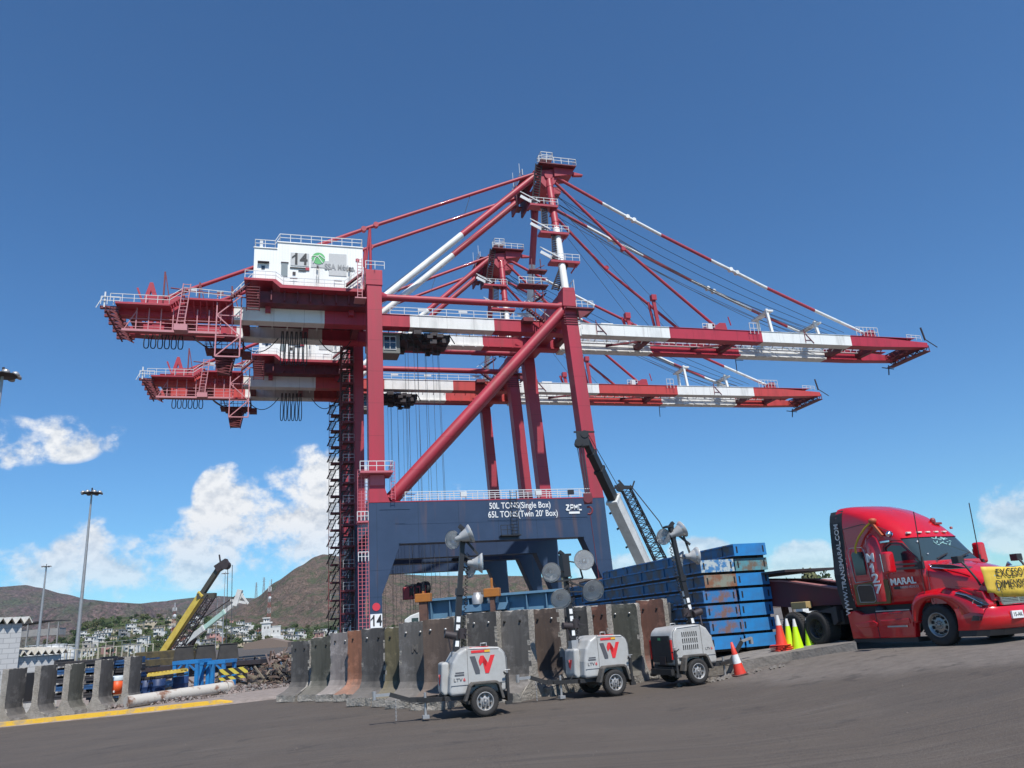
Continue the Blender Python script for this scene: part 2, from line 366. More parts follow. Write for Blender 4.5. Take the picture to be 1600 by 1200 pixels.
# raised concrete yard on which the blue frames stand
M_slab = mat('yard_concrete', (.24, .215, .19), .9, col2=(.13, .115, .10), scale=1.6, amount=.9, bump=.5, bscale=12)
b = MB(); e0 = gat(1118, 1056); e1 = gat(1238, 1030); e2 = gat(1340, 1016)
ED = [e0 + (e0 - e1) * .12, e0, e1, e2 + Vector((0, .0, 0))]
ztop = lambda p: gz(p.x, p.y) + (.30 if p.x < 7.5 else .24 if p.x < 9.5 else .03)
top = [(p.x, p.y, ztop(p)) for p in ED] + [(ED[3].x + 2, 45, .95), (ED[0].x - 2, 47, .6)]
b.add(top + [(x, y, z - .9) for x, y, z in top], [tuple(range(6)), tuple(range(11, 5, -1))] + [(i, i + 6, (i + 1) % 6 + 6, (i + 1) % 6) for i in range(6)])
tag(b.build('concrete_apron', M_slab), kind='structure')

# ------------------------------------------------------------ hills
def hill_mat(name, rock, rock2, green, gl, gh, sc):
    m = bpy.data.materials.new(name); m.use_nodes = True; t = m.node_tree; bb = t.nodes['Principled BSDF']; N = t.nodes.new; L = t.links.new
    c = N('ShaderNodeTexCoord')
    def nz(s, d=8, r=.65):
        n = N('ShaderNodeTexNoise'); n.inputs['Scale'].default_value = s; n.inputs['Detail'].default_value = d; n.inputs['Roughness'].default_value = r; L(c.outputs['Object'], n.inputs['Vector']); return n.outputs[0]
    def rg(s, a, b2):
        r = N('ShaderNodeMapRange'); r.inputs[1].default_value = a; r.inputs[2].default_value = b2; L(s, r.inputs[0]); return r.outputs[0]
    def mx(f, a, b2):
        x = N('ShaderNodeMix'); x.data_type = 'RGBA'; L(f, x.inputs['Factor'])
        for k, q in (('A', a), ('B', b2)):
            if isinstance(q, tuple): x.inputs[k].default_value = (*q, 1)
            else: L(q, x.inputs[k])
        return x.outputs['Result']
    col = mx(rg(nz(sc * 3), .4, .62), rock, rock2); col = mx(rg(nz(sc), gl, gh), col, green); col = mx(rg(nz(sc * 9, 4), .5, .66), col, tuple(q * .55 for q in green))
    sp = N('ShaderNodeMapRange'); sp.inputs[1].default_value = .38; sp.inputs[2].default_value = .66; sp.inputs[3].default_value = .45; sp.inputs[4].default_value = 1.45; L(nz(sc * 14, 5, .8), sp.inputs[0])
    sm = N('ShaderNodeVectorMath'); sm.operation = 'SCALE'; L(col, sm.inputs[0]); L(sp.outputs[0], sm.inputs['Scale']); col = sm.outputs[0]
    L(col, bb.inputs['Base Color']); bb.inputs['Roughness'].default_value = .95; bb.inputs['Specular IOR Level'].default_value = .1
    bp = N('ShaderNodeBump'); bp.inputs['Strength'].default_value = 1; bp.inputs['Distance'].default_value = .35 / sc * .5; L(nz(sc * 5), bp.inputs['Height']); L(bp.outputs[0], bb.inputs['Normal'])
    return m
def azel(x, y): r = ray(x, y).normalized(); return math.atan2(r.x, r.y), r.z / math.hypot(r.x, r.y)
TERR = {}
def range_hill(name, crest, Rf, Rc, m, amp, nscale, power=1.1, nr=46, na=300, seed=0):
    pts = sorted(azel(x, y) for x, y in crest); a0, a1 = pts[0][0], pts[-1][0]
    def ce(a):
        for p, q in zip(pts, pts[1:]):
            if a <= q[0]: t = (a - p[0]) / (q[0] - p[0]); t = t * t * (3 - 2 * t) * .5 + t * .5; return p[1] + (q[1] - p[1]) * t
        return pts[-1][1]
    def hz(a, tt):
        zc = ce(a) * Rc + EYE.z; rr = Rf + (Rc - Rf) * tt; x = math.sin(a) * rr; y = math.cos(a) * rr
        f = mnoise.fractal(Vector((x * nscale, y * nscale, seed)), .8, 2.1, 6)
        rdg = 1 - abs(mnoise.noise(Vector((x * nscale * .7 + 9, y * nscale * .35, seed + 3)))) * 2
        z = -1.5 + (zc + 1.5) * (tt ** power if tt <= 1 else max(0, 1 - (tt - 1) * 1.2))
        if tt <= 1: z += amp * (f * .7 + rdg * .45 - .3) * math.sin(PI * min(1, tt)) ** .8 + (amp * .07 * f if tt > .9 else 0)
        z = min(z, EYE.z + ce(a) * rr * (1.0 if tt > .93 else .985))
        return x, y, z
    b = MB(); V = []
    for j in range(nr + 8):
        tt = j / nr
        for i in range(na + 1): V.append(hz(a0 + (a1 - a0) * i / na, tt))
    b.add(V, [(j * (na + 1) + i, j * (na + 1) + i + 1, (j + 1) * (na + 1) + i + 1, (j + 1) * (na + 1) + i) for j in range(nr + 7) for i in range(na)], True)
    o = b.build(name, m, fixn=False); tag(o, kind='structure')
    TERR[name] = lambda a, tt: Vector(hz(a, tt))
    return o
M_h1 = hill_mat('hill_far', (.185, .125, .115), (.125, .092, .090), (.100, .112, .072), .44, .62, .009)
M_h2 = hill_mat('hill_mid', (.200, .140, .112), (.120, .088, .072), (.090, .100, .058), .50, .60, .035)
M_h3 = hill_mat('hill_near', (.22, .18, .125), (.15, .12, .085), (.080, .10, .042), .38, .56, .03)
range_hill('hill_range', [(-260, 935), (-120, 925), (0, 917), (40, 914), (60, 918), (100, 928), (140, 937), (180, 941), (220, 943), (260, 938), (330, 931), (400, 934), (500, 945), (640, 958)], 1900, 3300, M_h1, 115, .0030, 1.15)
range_hill('hill_peak', [(290, 1003), (350, 962), (385, 942), (402, 932), (430, 909), (470, 884), (492, 870), (505, 866), (530, 869), (575, 884), (620, 897), (690, 899), (762, 897), (800, 900), (870, 901), (905, 904), (1010, 910), (1100, 914), (1200, 915), (1300, 910), (1500, 902), (1700, 900)], 900, 1700, M_h2, 52, .0055, 1.0, na=420, seed=5)
range_hill('hill_town', [(20, 1024), (60, 1012), (100, 1000), (128, 975), (150, 967), (200, 964), (262, 966), (330, 965), (380, 972), (440, 978), (520, 984), (620, 986), (760, 984)], 480, 780, M_h3, 7, .01, .9, seed=11)

# loose grit scattered over the asphalt
b = MB(); rg__ = random.Random(31)
for k in range(1100):
    x = rg__.uniform(-9, 11); y = rg__.uniform(6, 27); sz = rg__.uniform(.005, .015) * (1.6 if rg__.random() < .08 else 1); z = gz(x, y)
    b.add([(x - sz, y - sz * .7, z), (x + sz, y - sz * .5, z), (x + sz * .2, y + sz, z), (x, y, z + sz * 1.1)], [(0, 1, 3), (1, 2, 3), (2, 0, 3)])
tag(b.build('grit', mat('grit_grey', (.13, .11, .095), .95, col2=(.05, .042, .037), scale=3, amount=.9), fixn=False), 'fine loose grit scattered over the asphalt in the foreground', 'grit', kind='stuff')
# ------------------------------------------------------------ quay cranes
M_red = mat('crane_red', (.42, .026, .050), .5, col2=(.29, .034, .044), scale=.5, amount=.9, streak=True, coat=.1)
M_red2 = mat('crane_red_fresh', (.50, .055, .05), .5, col2=(.60, .06, .045), scale=.12, amount=.9)
M_blue = mat('crane_blue', (.029, .052, .105), .45, col2=(.021, .040, .084), scale=.35, amount=.9, coat=.05)
M_white = mat('crane_white', (.74, .74, .71), .5, col2=(.52, .50, .46), scale=.5, amount=.75, streak=True, lo=.46, hi=.75)
M_rail = mat('rail_white', (.62, .63, .63), .5)
M_dark = mat('dark_steel', (.03, .026, .028), .6, col2=(.06, .03, .03))
M_rope = mat('wire_rope', (.07, .075, .085), .6)
M_dred = mat('dark_red_steel', (.20, .025, .035), .6, col2=(.09, .02, .025), scale=1, amount=.9)
M_glass = mat('dark_glass', (.02, .03, .04), .06, spec=.8)
M_gpan = mat('grey_panel', (.50, .50, .49), .6)
M_black = mat('black_paint', (.018, .018, .02), .5)
M_green = mat('logo_green', (.10, .42, .14), .5)
M_txtw = mat('white_lettering', (.8, .8, .78), .5)
M_lgrey = mat('lettering_grey', (.28, .28, .28), .5)
def stripes(name, bounds, red, start_red=True, u0=0):
    m = bpy.data.materials.new(name); m.use_nodes = True; t = m.node_tree; b = t.nodes['Principled BSDF']; N = t.nodes.new; L = t.links.new
    c = N('ShaderNodeTexCoord'); s = N('ShaderNodeSeparateXYZ'); L(c.outputs['Object'], s.inputs[0])
    r = N('ShaderNodeMapRange'); r.inputs[1].default_value = -60; r.inputs[2].default_value = 100; L(s.outputs[0], r.inputs[0])
    k = N('ShaderNodeValToRGB'); k.color_ramp.interpolation = 'CONSTANT'; L(r.outputs[0], k.inputs[0])
    cr_, cw = (*red, 1), (.76, .76, .73, 1); els = k.color_ramp.elements
    els[0].position = 0; els[0].color = cr_ if start_red else cw; q = not start_red
    els.remove(els[1])
    for u in bounds:
        e = els.new((u - 26.2 + 60) / 160); e.color = cr_ if q else cw; q = not q
    n = N('ShaderNodeTexNoise'); n.inputs['Scale'].default_value = .8; n.inputs['Detail'].default_value = 7; mp = N('ShaderNodeMapping'); mp.inputs['Scale'].default_value = (1, 1, .25); L(c.outputs['Object'], mp.inputs[0]); L(mp.outputs[0], n.inputs['Vector'])
    r2 = N('ShaderNodeMapRange'); r2.inputs[1].default_value = .5; r2.inputs[2].default_value = .8; r2.inputs[3].default_value = 1; r2.inputs[4].default_value = .68; L(n.outputs[0], r2.inputs[0])
    x = N('ShaderNodeMix'); x.data_type = 'RGBA'; x.blend_type = 'MULTIPLY'; x.inputs['Factor'].default_value = 1; L(k.outputs[0], x.inputs['A']); L(r2.outputs[0], x.inputs['B'])
    L(x.outputs['Result'], b.inputs['Base Color']); b.inputs['Roughness'].default_value = .5
    return m
GB = [-7.3, 4.57, 16.6, 28.8, 41.5, 57.6, 74.8, 92.3]
M_gird = stripes('girder_stripes', GB, (.42, .026, .050)); M_gird2 = stripes('girder_stripes_fresh', GB, (.50, .055, .05))
M_stayN = stripes('stay_stripes', [49.0, 59.0, 67.7, 77.6, 86.7], (.40, .045, .065))
M_stayF = stripes('stay_stripes_rear', [48.9, 59.0, 67.5, 78.9, 86.2], (.40, .045, .065))
for m_, p_, a_ in ((M_red, 4.3, 2), (M_gird, 4.0, 0), (M_gird2, 4.0, 0), (M_blue, 5.1, 0)): seams(m_, p_, a_)
def U3(u, w, z): return Vector((u - 26.2, w, z))
CU_ = Vector((math.cos(R(17.17)), math.sin(R(17.17)), 0)); CV_ = Vector((-CU_.y, CU_.x, 0))
def crane(idx, offset, number):
    org = CU_ * 26.2 + CV_ * (106 + offset)
    root = empty('quay_crane', (org.x, org.y, 0), R(17.17))
    near = idx == 0
    MG = M_gird if near else M_gird2
    B = MB
    def part(mb, name, m, par=None, **k): return mb.build(name, m, par or root, **k)
    for fi, (w0, w1) in enumerate(((-11, -9), (9.1, 11.1))):
        b = B(); pf = [(10.0, 1.6), (10.0, 17.4), (41.1, 17.4), (41.35, 6), (41.4, 1.6), (39.95, 1.6), (39.95, 6.4), (37.5, 12.4), (13.8, 12.4), (11.45, 6.4), (11.45, 1.6)]
        b.prism([(u - 26.2, z) for u, z in pf], 'y', w0, w1); p = part(b, 'portal_frame', M_blue, bevel=.04)
        b = B()                                      # raised seams and stiffener plates on the face of the frame
        for u0, u1, z in ((11.3, 15.0, 16.5), (13.2, 14.4, 14.75), (34.0, 38.4, 14.9)): b.box(u0 - 26.2, u1 - 26.2, w0 - .05, w0, z, z + .09)
        for u0, u1, z in ((13.7, 37.5, 14.65), (10, 13, 9.3), (39, 41.3, 9.3), (10, 11.5, 6.2)): b.box(u0 - 26.2, u1 - 26.2, w0 - .02, w0, z, z + .05)
        b.box(13.6 - 26.2, 37.7 - 26.2, w0 - .25, w1 + .15, 12.32, 12.42)
        b.build('frame_trim', M_blue, p)
        ur = 12.05 if fi == 0 else 11.55
        b = B(); b.box(10.1 - 26.2, ur - 26.2, w0, w1, 17.4, 46.6); b.box(9.95 - 26.2, ur + .1 - 26.2, w0 - .1, w1 + .1, 46.6, 48.8); b.prism([(10.05 - 26.2, 17.4), (12.6 - 26.2, 17.4), (12.0 - 26.2, 19.2), (10.05 - 26.2, 19.2)], 'y', w0 - .04, w1 + .04)
        part(b, 'leg', M_red, bevel=.03)
        b = B(); b.prism([(39.2 - 26.2, 17.4), (41.05 - 26.2, 17.4), (39.75 - 26.2, 45), (37.95 - 26.2, 45)], 'y', w0, w1)
        b.prism([(37.75 - 26.2, 45), (39.95 - 26.2, 45), (39.75 - 26.2, 47.9), (38.0 - 26.2, 47.9)], 'y', w0 - .1, w1 + .1)
        part(b, 'leg', M_red, bevel=.03)
        b = B(); b.box(10.0 - 26.2, 41.1 - 26.2, w0 - .03, w1 + .03, 17.4, 17.52); part(b, 'beam_edge', M_red)
        wc = (w0 + w1) / 2
        b = B(); b.tube(U3(12.7, wc, 17.9), U3(38.0, wc, 44.6), .76, 20); part(b, 'diagonal_brace', M_red)
        b = B(); b.tube(U3(12, wc, 45.3), U3(38.4, wc, 45.3), .46, 14); b.tube(U3(12, wc, 45.3), U3(12.8, wc, 45.3), .8, 14, r2=.46); b.tube(U3(37.2, wc, 45.3), U3(38.3, wc, 45.3), .46, 14, r2=.85); part(b, 'tie_pipe', M_red)
        b = B(); b.rail([U3(14.5, w0 + .1, 17.5), U3(39.2, w0 + .1, 17.5)], 1.15, .05, 1.5); b.rail([U3(14.5, w1 - .1, 17.5), U3(38.6, w1 - .1, 17.5)], 1.15, .05, 1.5)
        part(b, 'railing', M_rail)
        b = B()
        for u in (12.3, 39.0):
            for k in (-1, 1): b.box(u - 26.2 - 2.6 if u < 20 else u - 26.2 - 1.2, (u - 26.2 + 1.2) if u < 20 else u - 26.2 + 2.6, wc + k * 2.6 - 2.1, wc + k * 2.6 + 2.1, .55, 1.6)
            for k in range(-4, 5):
                if k: b.tube(U3(u - 1 + (0 if u < 20 else 2) - .25, wc + k * 1.05, .42), U3(u - 1 + (0 if u < 20 else 2) + .25, wc + k * 1.05, .42), .42, 14)
        part(b, 'bogie', M_blue)
    for u in (10.1, 39.9):                           # sill beams along the rails and cross beams between the frames
        b = B(); b.box(u - 26.2, u - 26.2 + 1.3, -9, 9.1, 1.8, 4.2); part(b, 'sill_beam', M_blue)
    b = B(); b.box(10.3 - 26.2, 11.9 - 26.2, -9, 9.1, 46.4, 48.3); part(b, 'cross_beam', M_red)
    b = B(); b.prism([(38.1 - 26.2, 44.2), (39.9 - 26.2, 44.2), (39.7 - 26.2, 47.7), (38.05 - 26.2, 47.7)], 'y', -8.9, 9.0); part(b, 'cross_beam', M_red)
    for u in (10.3, 39.6): b = B(); b.box(u - 26.2, u - 26.2 + 1.5, -9, 9.1, 14.6, 17.2); part(b, 'cross_beam', M_blue)
    # the two girders with their striped paint
    for s in (-1, 1):
        w0, w1 = (-4.3, -2.75) if s < 0 else (2.75, 4.3)
        b = B(); pf = [(-21.0, 43.6), (-21.0, 44.6), (-18.6, 45.25), (97.5, 45.25), (108.6, 44.6), (108.6, 43.75), (98, 43.45), (-18, 43.45)]
        b.prism([(u - 26.2, z) for u, z in pf], 'y', w0, w1)
        for u in (41.9,): b.box(u - 26.2, u + 1.1 - 26.2, w0 - .12, w1 + .12, 43.2, 45.6)
        b.box(-20 - 26.2, 106 - 26.2, w0 - .1, w1 + .1, 45.25, 45.33)
        g = part(b, 'girder', MG, bevel=.03)
        b = B(); wi = w1 if s < 0 else w0; q = .35 * (1 if s < 0 else -1)
        b.box(-19 - 26.2, 100 - 26.2, min(wi, wi + q), max(wi, wi + q), 43.5, 43.72)
        for k in range(60): u = -18 + k * 2; b.beam(U3(u, wi, 43.6), U3(u, wi + q * 2, 43.2), .1)
        part(b, 'trolley_rail', MG)
    for u in [-20, -13, -6, 2, 9, 41, 55, 70.5, 92.5, 99, 107]:
        b = B(); b.box(u - 26.2, u + .9 - 26.2, -2.8, 2.8, 43.75, 45.0)
        if u in (55, 70.5):
            for k in (-1, 1): b.beam(U3(u - 5, k * 2.6, 44.4), U3(u, 0, 44.4), .3)
        part(b, 'cross_tie', M_dred)
    # walkway with rail posts on the inner side of the rear girder
    b = B(); b.box(43 - 26.2, 100 - 26.2, 1.85, 2.4, 44.55, 44.62); b.rail([U3(43, 1.85, 44.6), U3(100, 1.85, 44.6)], 1.0, .05, 1.3); b.rail([U3(43, -4.9, 44.1)] + [U3(43.01, -4.9, 44.1)], 1)
    part(b, 'walkway', M_rail)
    b = B(); b.box(14 - 26.2, 38 - 26.2, -4.35, -3.3, 45.34, 45.40); b.rail([U3(14, -4.4, 45.3), U3(36.5, -4.4, 45.3)], 1.1, .05, 2.1); b.rail([U3(14, 4.4, 45.3), U3(36.5, 4.4, 45.3)], 1.1, .05, 2.1)
    for u in (18, 24, 33): b.box(u - 26.2, u + 1.3 - 26.2, -4.45, -4.35, 46.0, 46.3)
    part(b, 'railing', M_rail)
    # A-frame
    AP = 71.3
    for s in (-1, 1):
        wt = s * 3.2
        p0, p1 = U3(39.0, s * 9.6, 47.6), U3(40.4, wt, AP + .2); mid = p0.lerp(p1, .52)
        b = B(); b.tube(p0, mid, .56, 16); part(b, 'mast_column', M_white)
        b = B(); b.tube(mid, p1, .56, 16)
        if s < 0:
            for k in range(4): q = mid.lerp(p1, .1 + k * .22); b.tube(q, q + (p1 - p0).normalized() * .12, .62, 16)
        part(b, 'mast_column', M_red)
        a0, a1 = U3(38.2, s * 3.2, AP), U3(10.8, s * 3.6, 45.9); m_ = a0.lerp(a1, .47)
        b = B(); b.tube(a0, m_, .5, 16); part(b, 'backstay_column', M_red)
        b = B(); b.tube(m_, a1, .5, 16); part(b, 'backstay_column', M_white)
        pp = U3(11.4, s * 3.5, 59.4)
        b = B(); b.tube(U3(38.2, s * 3.4, AP + .3), pp, .27, 10); b.tube(pp, U3(-16.6, s * 3.5, 46.0), .27, 10)
        for k in (-1, 1): q = pp + Vector((k * .9, 0, k * .43)); b.tube(q + Vector((0, -.35, 0)), q + Vector((0, .35, 0)), .4, 10)
        b.box(-17.6 - 26.2, -15.9 - 26.2, s * 3.5 - .35, s * 3.5 + .35, 45.25, 46.6); part(b, 'back_tie', M_red)
        b = B(); b.tube(pp, U3(11.5, s * 3.5, 48.2), .2, 8); b.tube(pp, U3(10.3, s * 3.5, 48.2), .16, 8); part(b, 'tie_post', M_red)
        L1 = [(41.3, 71.4), (49.0, 67.33), (54.1, 64.75), (59.0, 62.34), (67.7, 58.33), (72.1, 56.39), (77.5, 53.92), (86.7, 50.06), (96.2, 46.2)]
        if s > 0: L1 = [(41.6, 70.6), (48.9, 66.9), (53.9, 64.35), (59, 62.05), (67.5, 58.0), (71.7, 56.1), (78.9, 52.9), (86.3, 49.8), (96.2, 46.2)]
        b = B(); b.path([U3(u, s * 3.5, z) for u, z in L1], .27, 10)
        for u, z in (L1[2], L1[5]):
            for k in (-.55, .55): b.tube(U3(u + k, s * 3.5 - .36, z - k * .45), U3(u + k, s * 3.5 + .36, z - k * .45), .36, 10)
        part(b, 'forestay', M_stayN if s < 0 else M_stayF)
        b = B(); b.path([U3(41.2, s * 3.3, 70.6), U3(52.1, s * 3.5, 59.2 - (.6 if s > 0 else 0)), U3(66.9, s * 3.5, 46.2)], .25, 10)
        b.tube(U3(52.1, s * 3.5 - .3, 59.0), U3(52.1, s * 3.5 + .3, 59.0), .38, 10); part(b, 'inner_stay', M_red)
        b = B()
        for u in (67.4, 96.8): b.prism([(u - 1 - 26.2, 45.3), (u + 1.4 - 26.2, 45.3), (u + 1.2 - 26.2, 46.6), (u + .1 - 26.2, 46.6), (u - .7 - 26.2, 46.0)], 'y', s * 3.5 - .55, s * 3.5 + .55)
        b.tube(U3(70.0 if s < 0 else 69, s * 3.4, 46.5), U3(69.7, s * 3.4, 48.0), .1, 6); part(b, 'stay_anchor', M_red)
    b = B()                                          # mast head
    for s in (-1, 1):
        b.prism([(37.7 - 26.2, 71.9), (41.2 - 26.2, 72.5), (41.9 - 26.2, 71.2), (41.2 - 26.2, 69.8), (39.6 - 26.2, 69.0), (38.4 - 26.2, 70.4)], 'y', s * 3.3 - .45, s * 3.3 + .45)
        b.tube(U3(40.2, s * 3.3 - .7, 71.2), U3(40.2, s * 3.3 + .7, 71.2), .7, 14)
    b.box(39.4 - 26.2, 41.2 - 26.2, -3, 3, 70.2, 72.2); b.prism([(41.2 - 26.2, 71.0), (44.4 - 26.2, 71.7), (44.6 - 26.2, 72.7), (41.2 - 26.2, 72.7)], 'y', -4.1, -1.4); b.prism([(41.2 - 26.2, 71.0), (44.4 - 26.2, 71.7), (44.6 - 26.2, 72.7), (41.2 - 26.2, 72.7)], 'y', 1.8, 4.4)
    b.prism([(44.6 - 26.2, 72.4), (46.3 - 26.2, 72.1), (46.3 - 26.2, 71.9), (44.6 - 26.2, 71.7)], 'y', -3.8, -3.2)
    part(b, 'mast_head', M_red, bevel=.03)
    b = B(); b.box(38.4 - 26.2, 44.8 - 26.2, -4.9, -1.0, 72.75, 72.9); b.box(36.8 - 26.2, 39.4 - 26.2, -1.0, 5.2, 72.6, 72.72); b.box(41.6 - 26.2, 44.6 - 26.2, 1.8, 4.9, 72.75, 72.9)
    for u in (36.5, 38.2, 40): b.box(u - 26.2, u + .3 - 26.2, 2.2, 5.6, 68.5, 72.7); b.box(u - 26.2, u + 1.4 - 26.2, 3.8, 5.4, 69.2 + (u - 36) * .3, 69.5 + (u - 36) * .3)
    pf_ = part(b, 'head_platform', M_dred)
    b = B(); b.rail([U3(38.4, -4.9, 72.9), U3(44.8, -4.9, 72.9), U3(44.8, -1, 72.9)], 1.1, .05, 1.4); b.rail([U3(36.8, -1, 72.7), U3(36.8, 5.2, 72.7), U3(39.4, 5.2, 72.7)], 1.1, .05, 1.3); b.rail([U3(39, -2.5, 74), U3(41, -2.5, 74), U3(41, -4.5, 74), U3(39, -4.5, 74), U3(39, -2.5, 74)], 1.1, .05, 1)
    b.box(39 - 26.2, 41 - 26.2, -4.5, -2.5, 73.9, 74.0); b.tube(U3(37, 1, 72.9), U3(37, 1, 76.2), .05, 5); b.tube(U3(36.4, 3, 72.9), U3(36.4, 3, 75.6), .05, 5)
    b.build('railing', M_rail, pf_)
    # zigzag access along the near mast column
    zs = [(38.2, -8.9, 48.4), (39.0, -8.2, 53.4), (38.2, -7.0, 58.8), (37.4, -5.6, 64.3), (38.6, -4.2, 72.8)]
    for i in range(4):
        a = Vector(U3(*zs[i])); c2 = Vector(U3(*zs[i + 1])); top = c2 + Vector((0, 0, 0))
        b = B(); b.stair(a + Vector((-.6, 0, 0)), top + Vector((.9, 0, 0)) if i < 3 else top, 1.15, 16, side=(1, .3, 0), t=.08); part(b, 'stair_flight', M_dark)
        if i < 3:
            b = B(); x0 = c2.x - 1.6; x1 = c2.x + 3.0; b.box(x0, x1, c2.y - .7, c2.y + .9, c2.z - .35, c2.z); b.beam((x1 - .3, c2.y, c2.z - .3), (x1 - 1.2, c2.y + .3, c2.z - 1.6), .2)
            lp = part(b, 'landing', M_red)
            b = B(); b.beam((x0 - 1.2, c2.y - .8, c2.z + 1.6), (x0 + 1.6, c2.y - .8, c2.z + .2), .12); b.beam((x0 - 1.2, c2.y + .2, c2.z + 1.6), (x0 + 1.6, c2.y + .2, c2.z + .2), .12, .5); b.beam((x0 - 1.2, c2.y + .2, c2.z + 2.4), (x0 + 1.6, c2.y + .2, c2.z + 1.1), .1)
            b.rail([(x0, c2.y - .7, c2.z), (x1, c2.y - .7, c2.z)], 1.05, .045, 1.2); b.build('railing', M_rail, lp)
    # hinge zone, lifts and ladders beside the waterside leg top
    b = B()
    for u, z in ((33.5, 45.3), (36.3, 44.2)): b.box(u - 26.2, u + 1.6 - 26.2, -5.6, -4.3, z - .6, z)
    b.stair(U3(34.2, -5.4, 46.8), U3(38.6, -5.4, 43.4), .8, 14, side=(0, 1, 0)); b.stair(U3(33.6, -5, 46.6), U3(37.5, -5, 49.5), .8, 12, side=(0, 1, 0))
    for q in (0, 1.4): b.beam(U3(35.2 + q, -6.4, 44.2), U3(35.2 + q, -6.4, 54.6), .12)
    b.box(34.6 - 26.2, 37.4 - 26.2, -7, -5.6, 52.4, 52.6); b.box(32.8 - 26.2, 37.4 - 26.2, -7, -5.2, 50.0, 50.15)
    for q in (48.2, 50, 52.4): b.beam(U3(34.8, -6.4, q), U3(37.2, -6.4, q + 1.2), .1)
    part(b, 'access_stair', M_dred)
    b = B(); b.rail([U3(32.8, -7, 50.1), U3(37.4, -7, 50.1)], 1.1, .045, 1.2); b.beam(U3(34.4, -5.8, 47.9), U3(38.6, -5.8, 44.6), .09); b.beam(U3(33.6, -5.6, 47.6), U3(37.4, -5.6, 50.6), .09); b.rail([U3(39.6, -11.6, 43.6 + 1), U3(42.2, -11.6, 44.6)], 1.1, .05, 1); b.rail([U3(40.2, -10, 47.9), U3(40.2, -8, 47.9)], 1.8, .05, .8)
    part(b, 'railing', M_rail)
    b = B(); b.box(38.0 - 26.2, 42.3 - 26.2, -11.8, -8.6, 44.4, 44.6); b.prism([(39.8 - 26.2, 44.4), (42.2 - 26.2, 44.4), (39.9 - 26.2, 42.8)], 'y', -11.6, -11.4)
    for k in range(5): b.box(37.7 - 26.2, 40.2 - 26.2, -11.1, -11.02, 42.2 + k * .36, 42.3 + k * .36)
    part(b, 'landing', M_dred)
    # ropes between mast head and girder end, and from the trolley
    for k in range(10):
        w = -2.4 + k * .53; z0 = 69.8 - (k % 3) * .9; u1 = 93 - (k % 5) * 1.2; sag = 1.3 + (k % 4) * .5
        b = B(); pts = []
        for i in range(9): t = i / 8; pts.append(U3(41.8 + (u1 - 41.8) * t, w, z0 + (46.6 - z0) * t - sag * 4 * t * (1 - t)))
        b.path(pts, .05, 4, False); part(b, 'wire_rope', M_rope)
    for k in range(4):
        b = B(); b.tube(U3(41.6, -2.5 + k * 1.7, 69), U3(61.5 - k * 1.3, -2.5 + k * 1.7, 45.5), .04, 4, cap=False); part(b, 'wire_rope', M_rope)
    for q in ((37.5, -2.4, 70.6, 12.2, 48.6), (37.5, 2.2, 70.0, 12.5, 48.6), (27, -3.4, 66.3, 26, 63.2)):
        b = B(); b.tube(U3(q[0], q[1], q[2]), U3(q[3], q[1], q[4]), .04, 4, cap=False); part(b, 'wire_rope', M_rope)
    # struts standing on the outer boom
    for u, h, mm in ((79.0, 5.2, M_white), (88.3, 3.4, M_white)):
        b = B()
        for s in (-1, 1): b.beam(U3(u + s * .5, s * 2.4, 45.2), U3(u - .3 + s * .4, s * 2.0, 45.2 + h), .42)
        b.box(u - .8 - 26.2, u + .4 - 26.2, -2.4, 2.4, 45.2 + h - .5, 45.2 + h - .2); part(b, 'rope_support', mm)
    for u, h in ((56.5, 6.0), (51.5, 2.6)):
        b = B(); b.beam(U3(u + .4, -3.2, 45.2), U3(u, -3.2, 45.2 + h), .55, .3); b.beam(U3(u + .2, -2.4, 45.2), U3(u - .5, -2.4, 45.2 + h * .85), .3); b.box(u - .35 - 26.2, u + .5 - 26.2, -3.6, -2.8, 45.2 + h - .9, 45.2 + h); part(b, 'rope_support', M_red)
    b = B(); b.box(65.2 - 26.2, 66 - 26.2, -4.2, -2.6, 45.3, 46.3); b.rail([U3(64.4, -3.9, 45.3), U3(66.6, -3.9, 45.3)], 1.1, .05, .8); b.box(46.8 - 26.2, 48.8 - 26.2, -3.6, -2.8, 45.3, 45.8); b.rail([U3(94, -4.2, 45.3), U3(98.5, -4.2, 45.3)], 1.7, .05, .8)
    b.rail([U3(72.5, -4.8, 44.6), U3(74, -4.8, 44.6)], 1.9, .05, .7); b.rail([U3(104.5, -4.2, 45.1), U3(107.5, -4.2, 45.0)], .9, .05, .9); part(b, 'railing', M_rail)
    for u in (45.6, 83.2): b = B(); b.beam(U3(u, -4.35, 43.6), U3(u, -4.35, 45.9), .1); b.beam(U3(u, -4.35, 45.5), U3(u + 1.6, -4.35, 43.6), .1); b.beam(U3(u, -4.35, 44.1), U3(u + 1.1, -4.35, 44.1), .08); part(b, 'bracket', M_dred)
    b = B(); b.beam(U3(75, 4.2, 43.4), U3(74.9, 4.2, 41.2), .1); b.beam(U3(75, 4.2, 43.3), U3(76.5, 4.2, 43.3), .1); part(b, 'bracket', M_dark)
    # boom tip
    b = B(); b.truss(U3(108.3, -4.2, 43.6), U3(108.3, 4.6, 43.6), 1.0, 1.0, 7, .1); b.box(107.6 - 26.2, 109.0 - 26.2, -4.2, 4.8, 43.0, 43.1); b.truss(U3(106.2, -2.7, 44.2), U3(106.2, 2.7, 44.2), .8, .9, 5, .1)
    for k in range(5): b.beam(U3(106, -2.7 + k * 1.35, 44.4), U3(108.6, -2 + k * 1.35, 43.4), .16)
    part(b, 'boom_tip', M_dred)
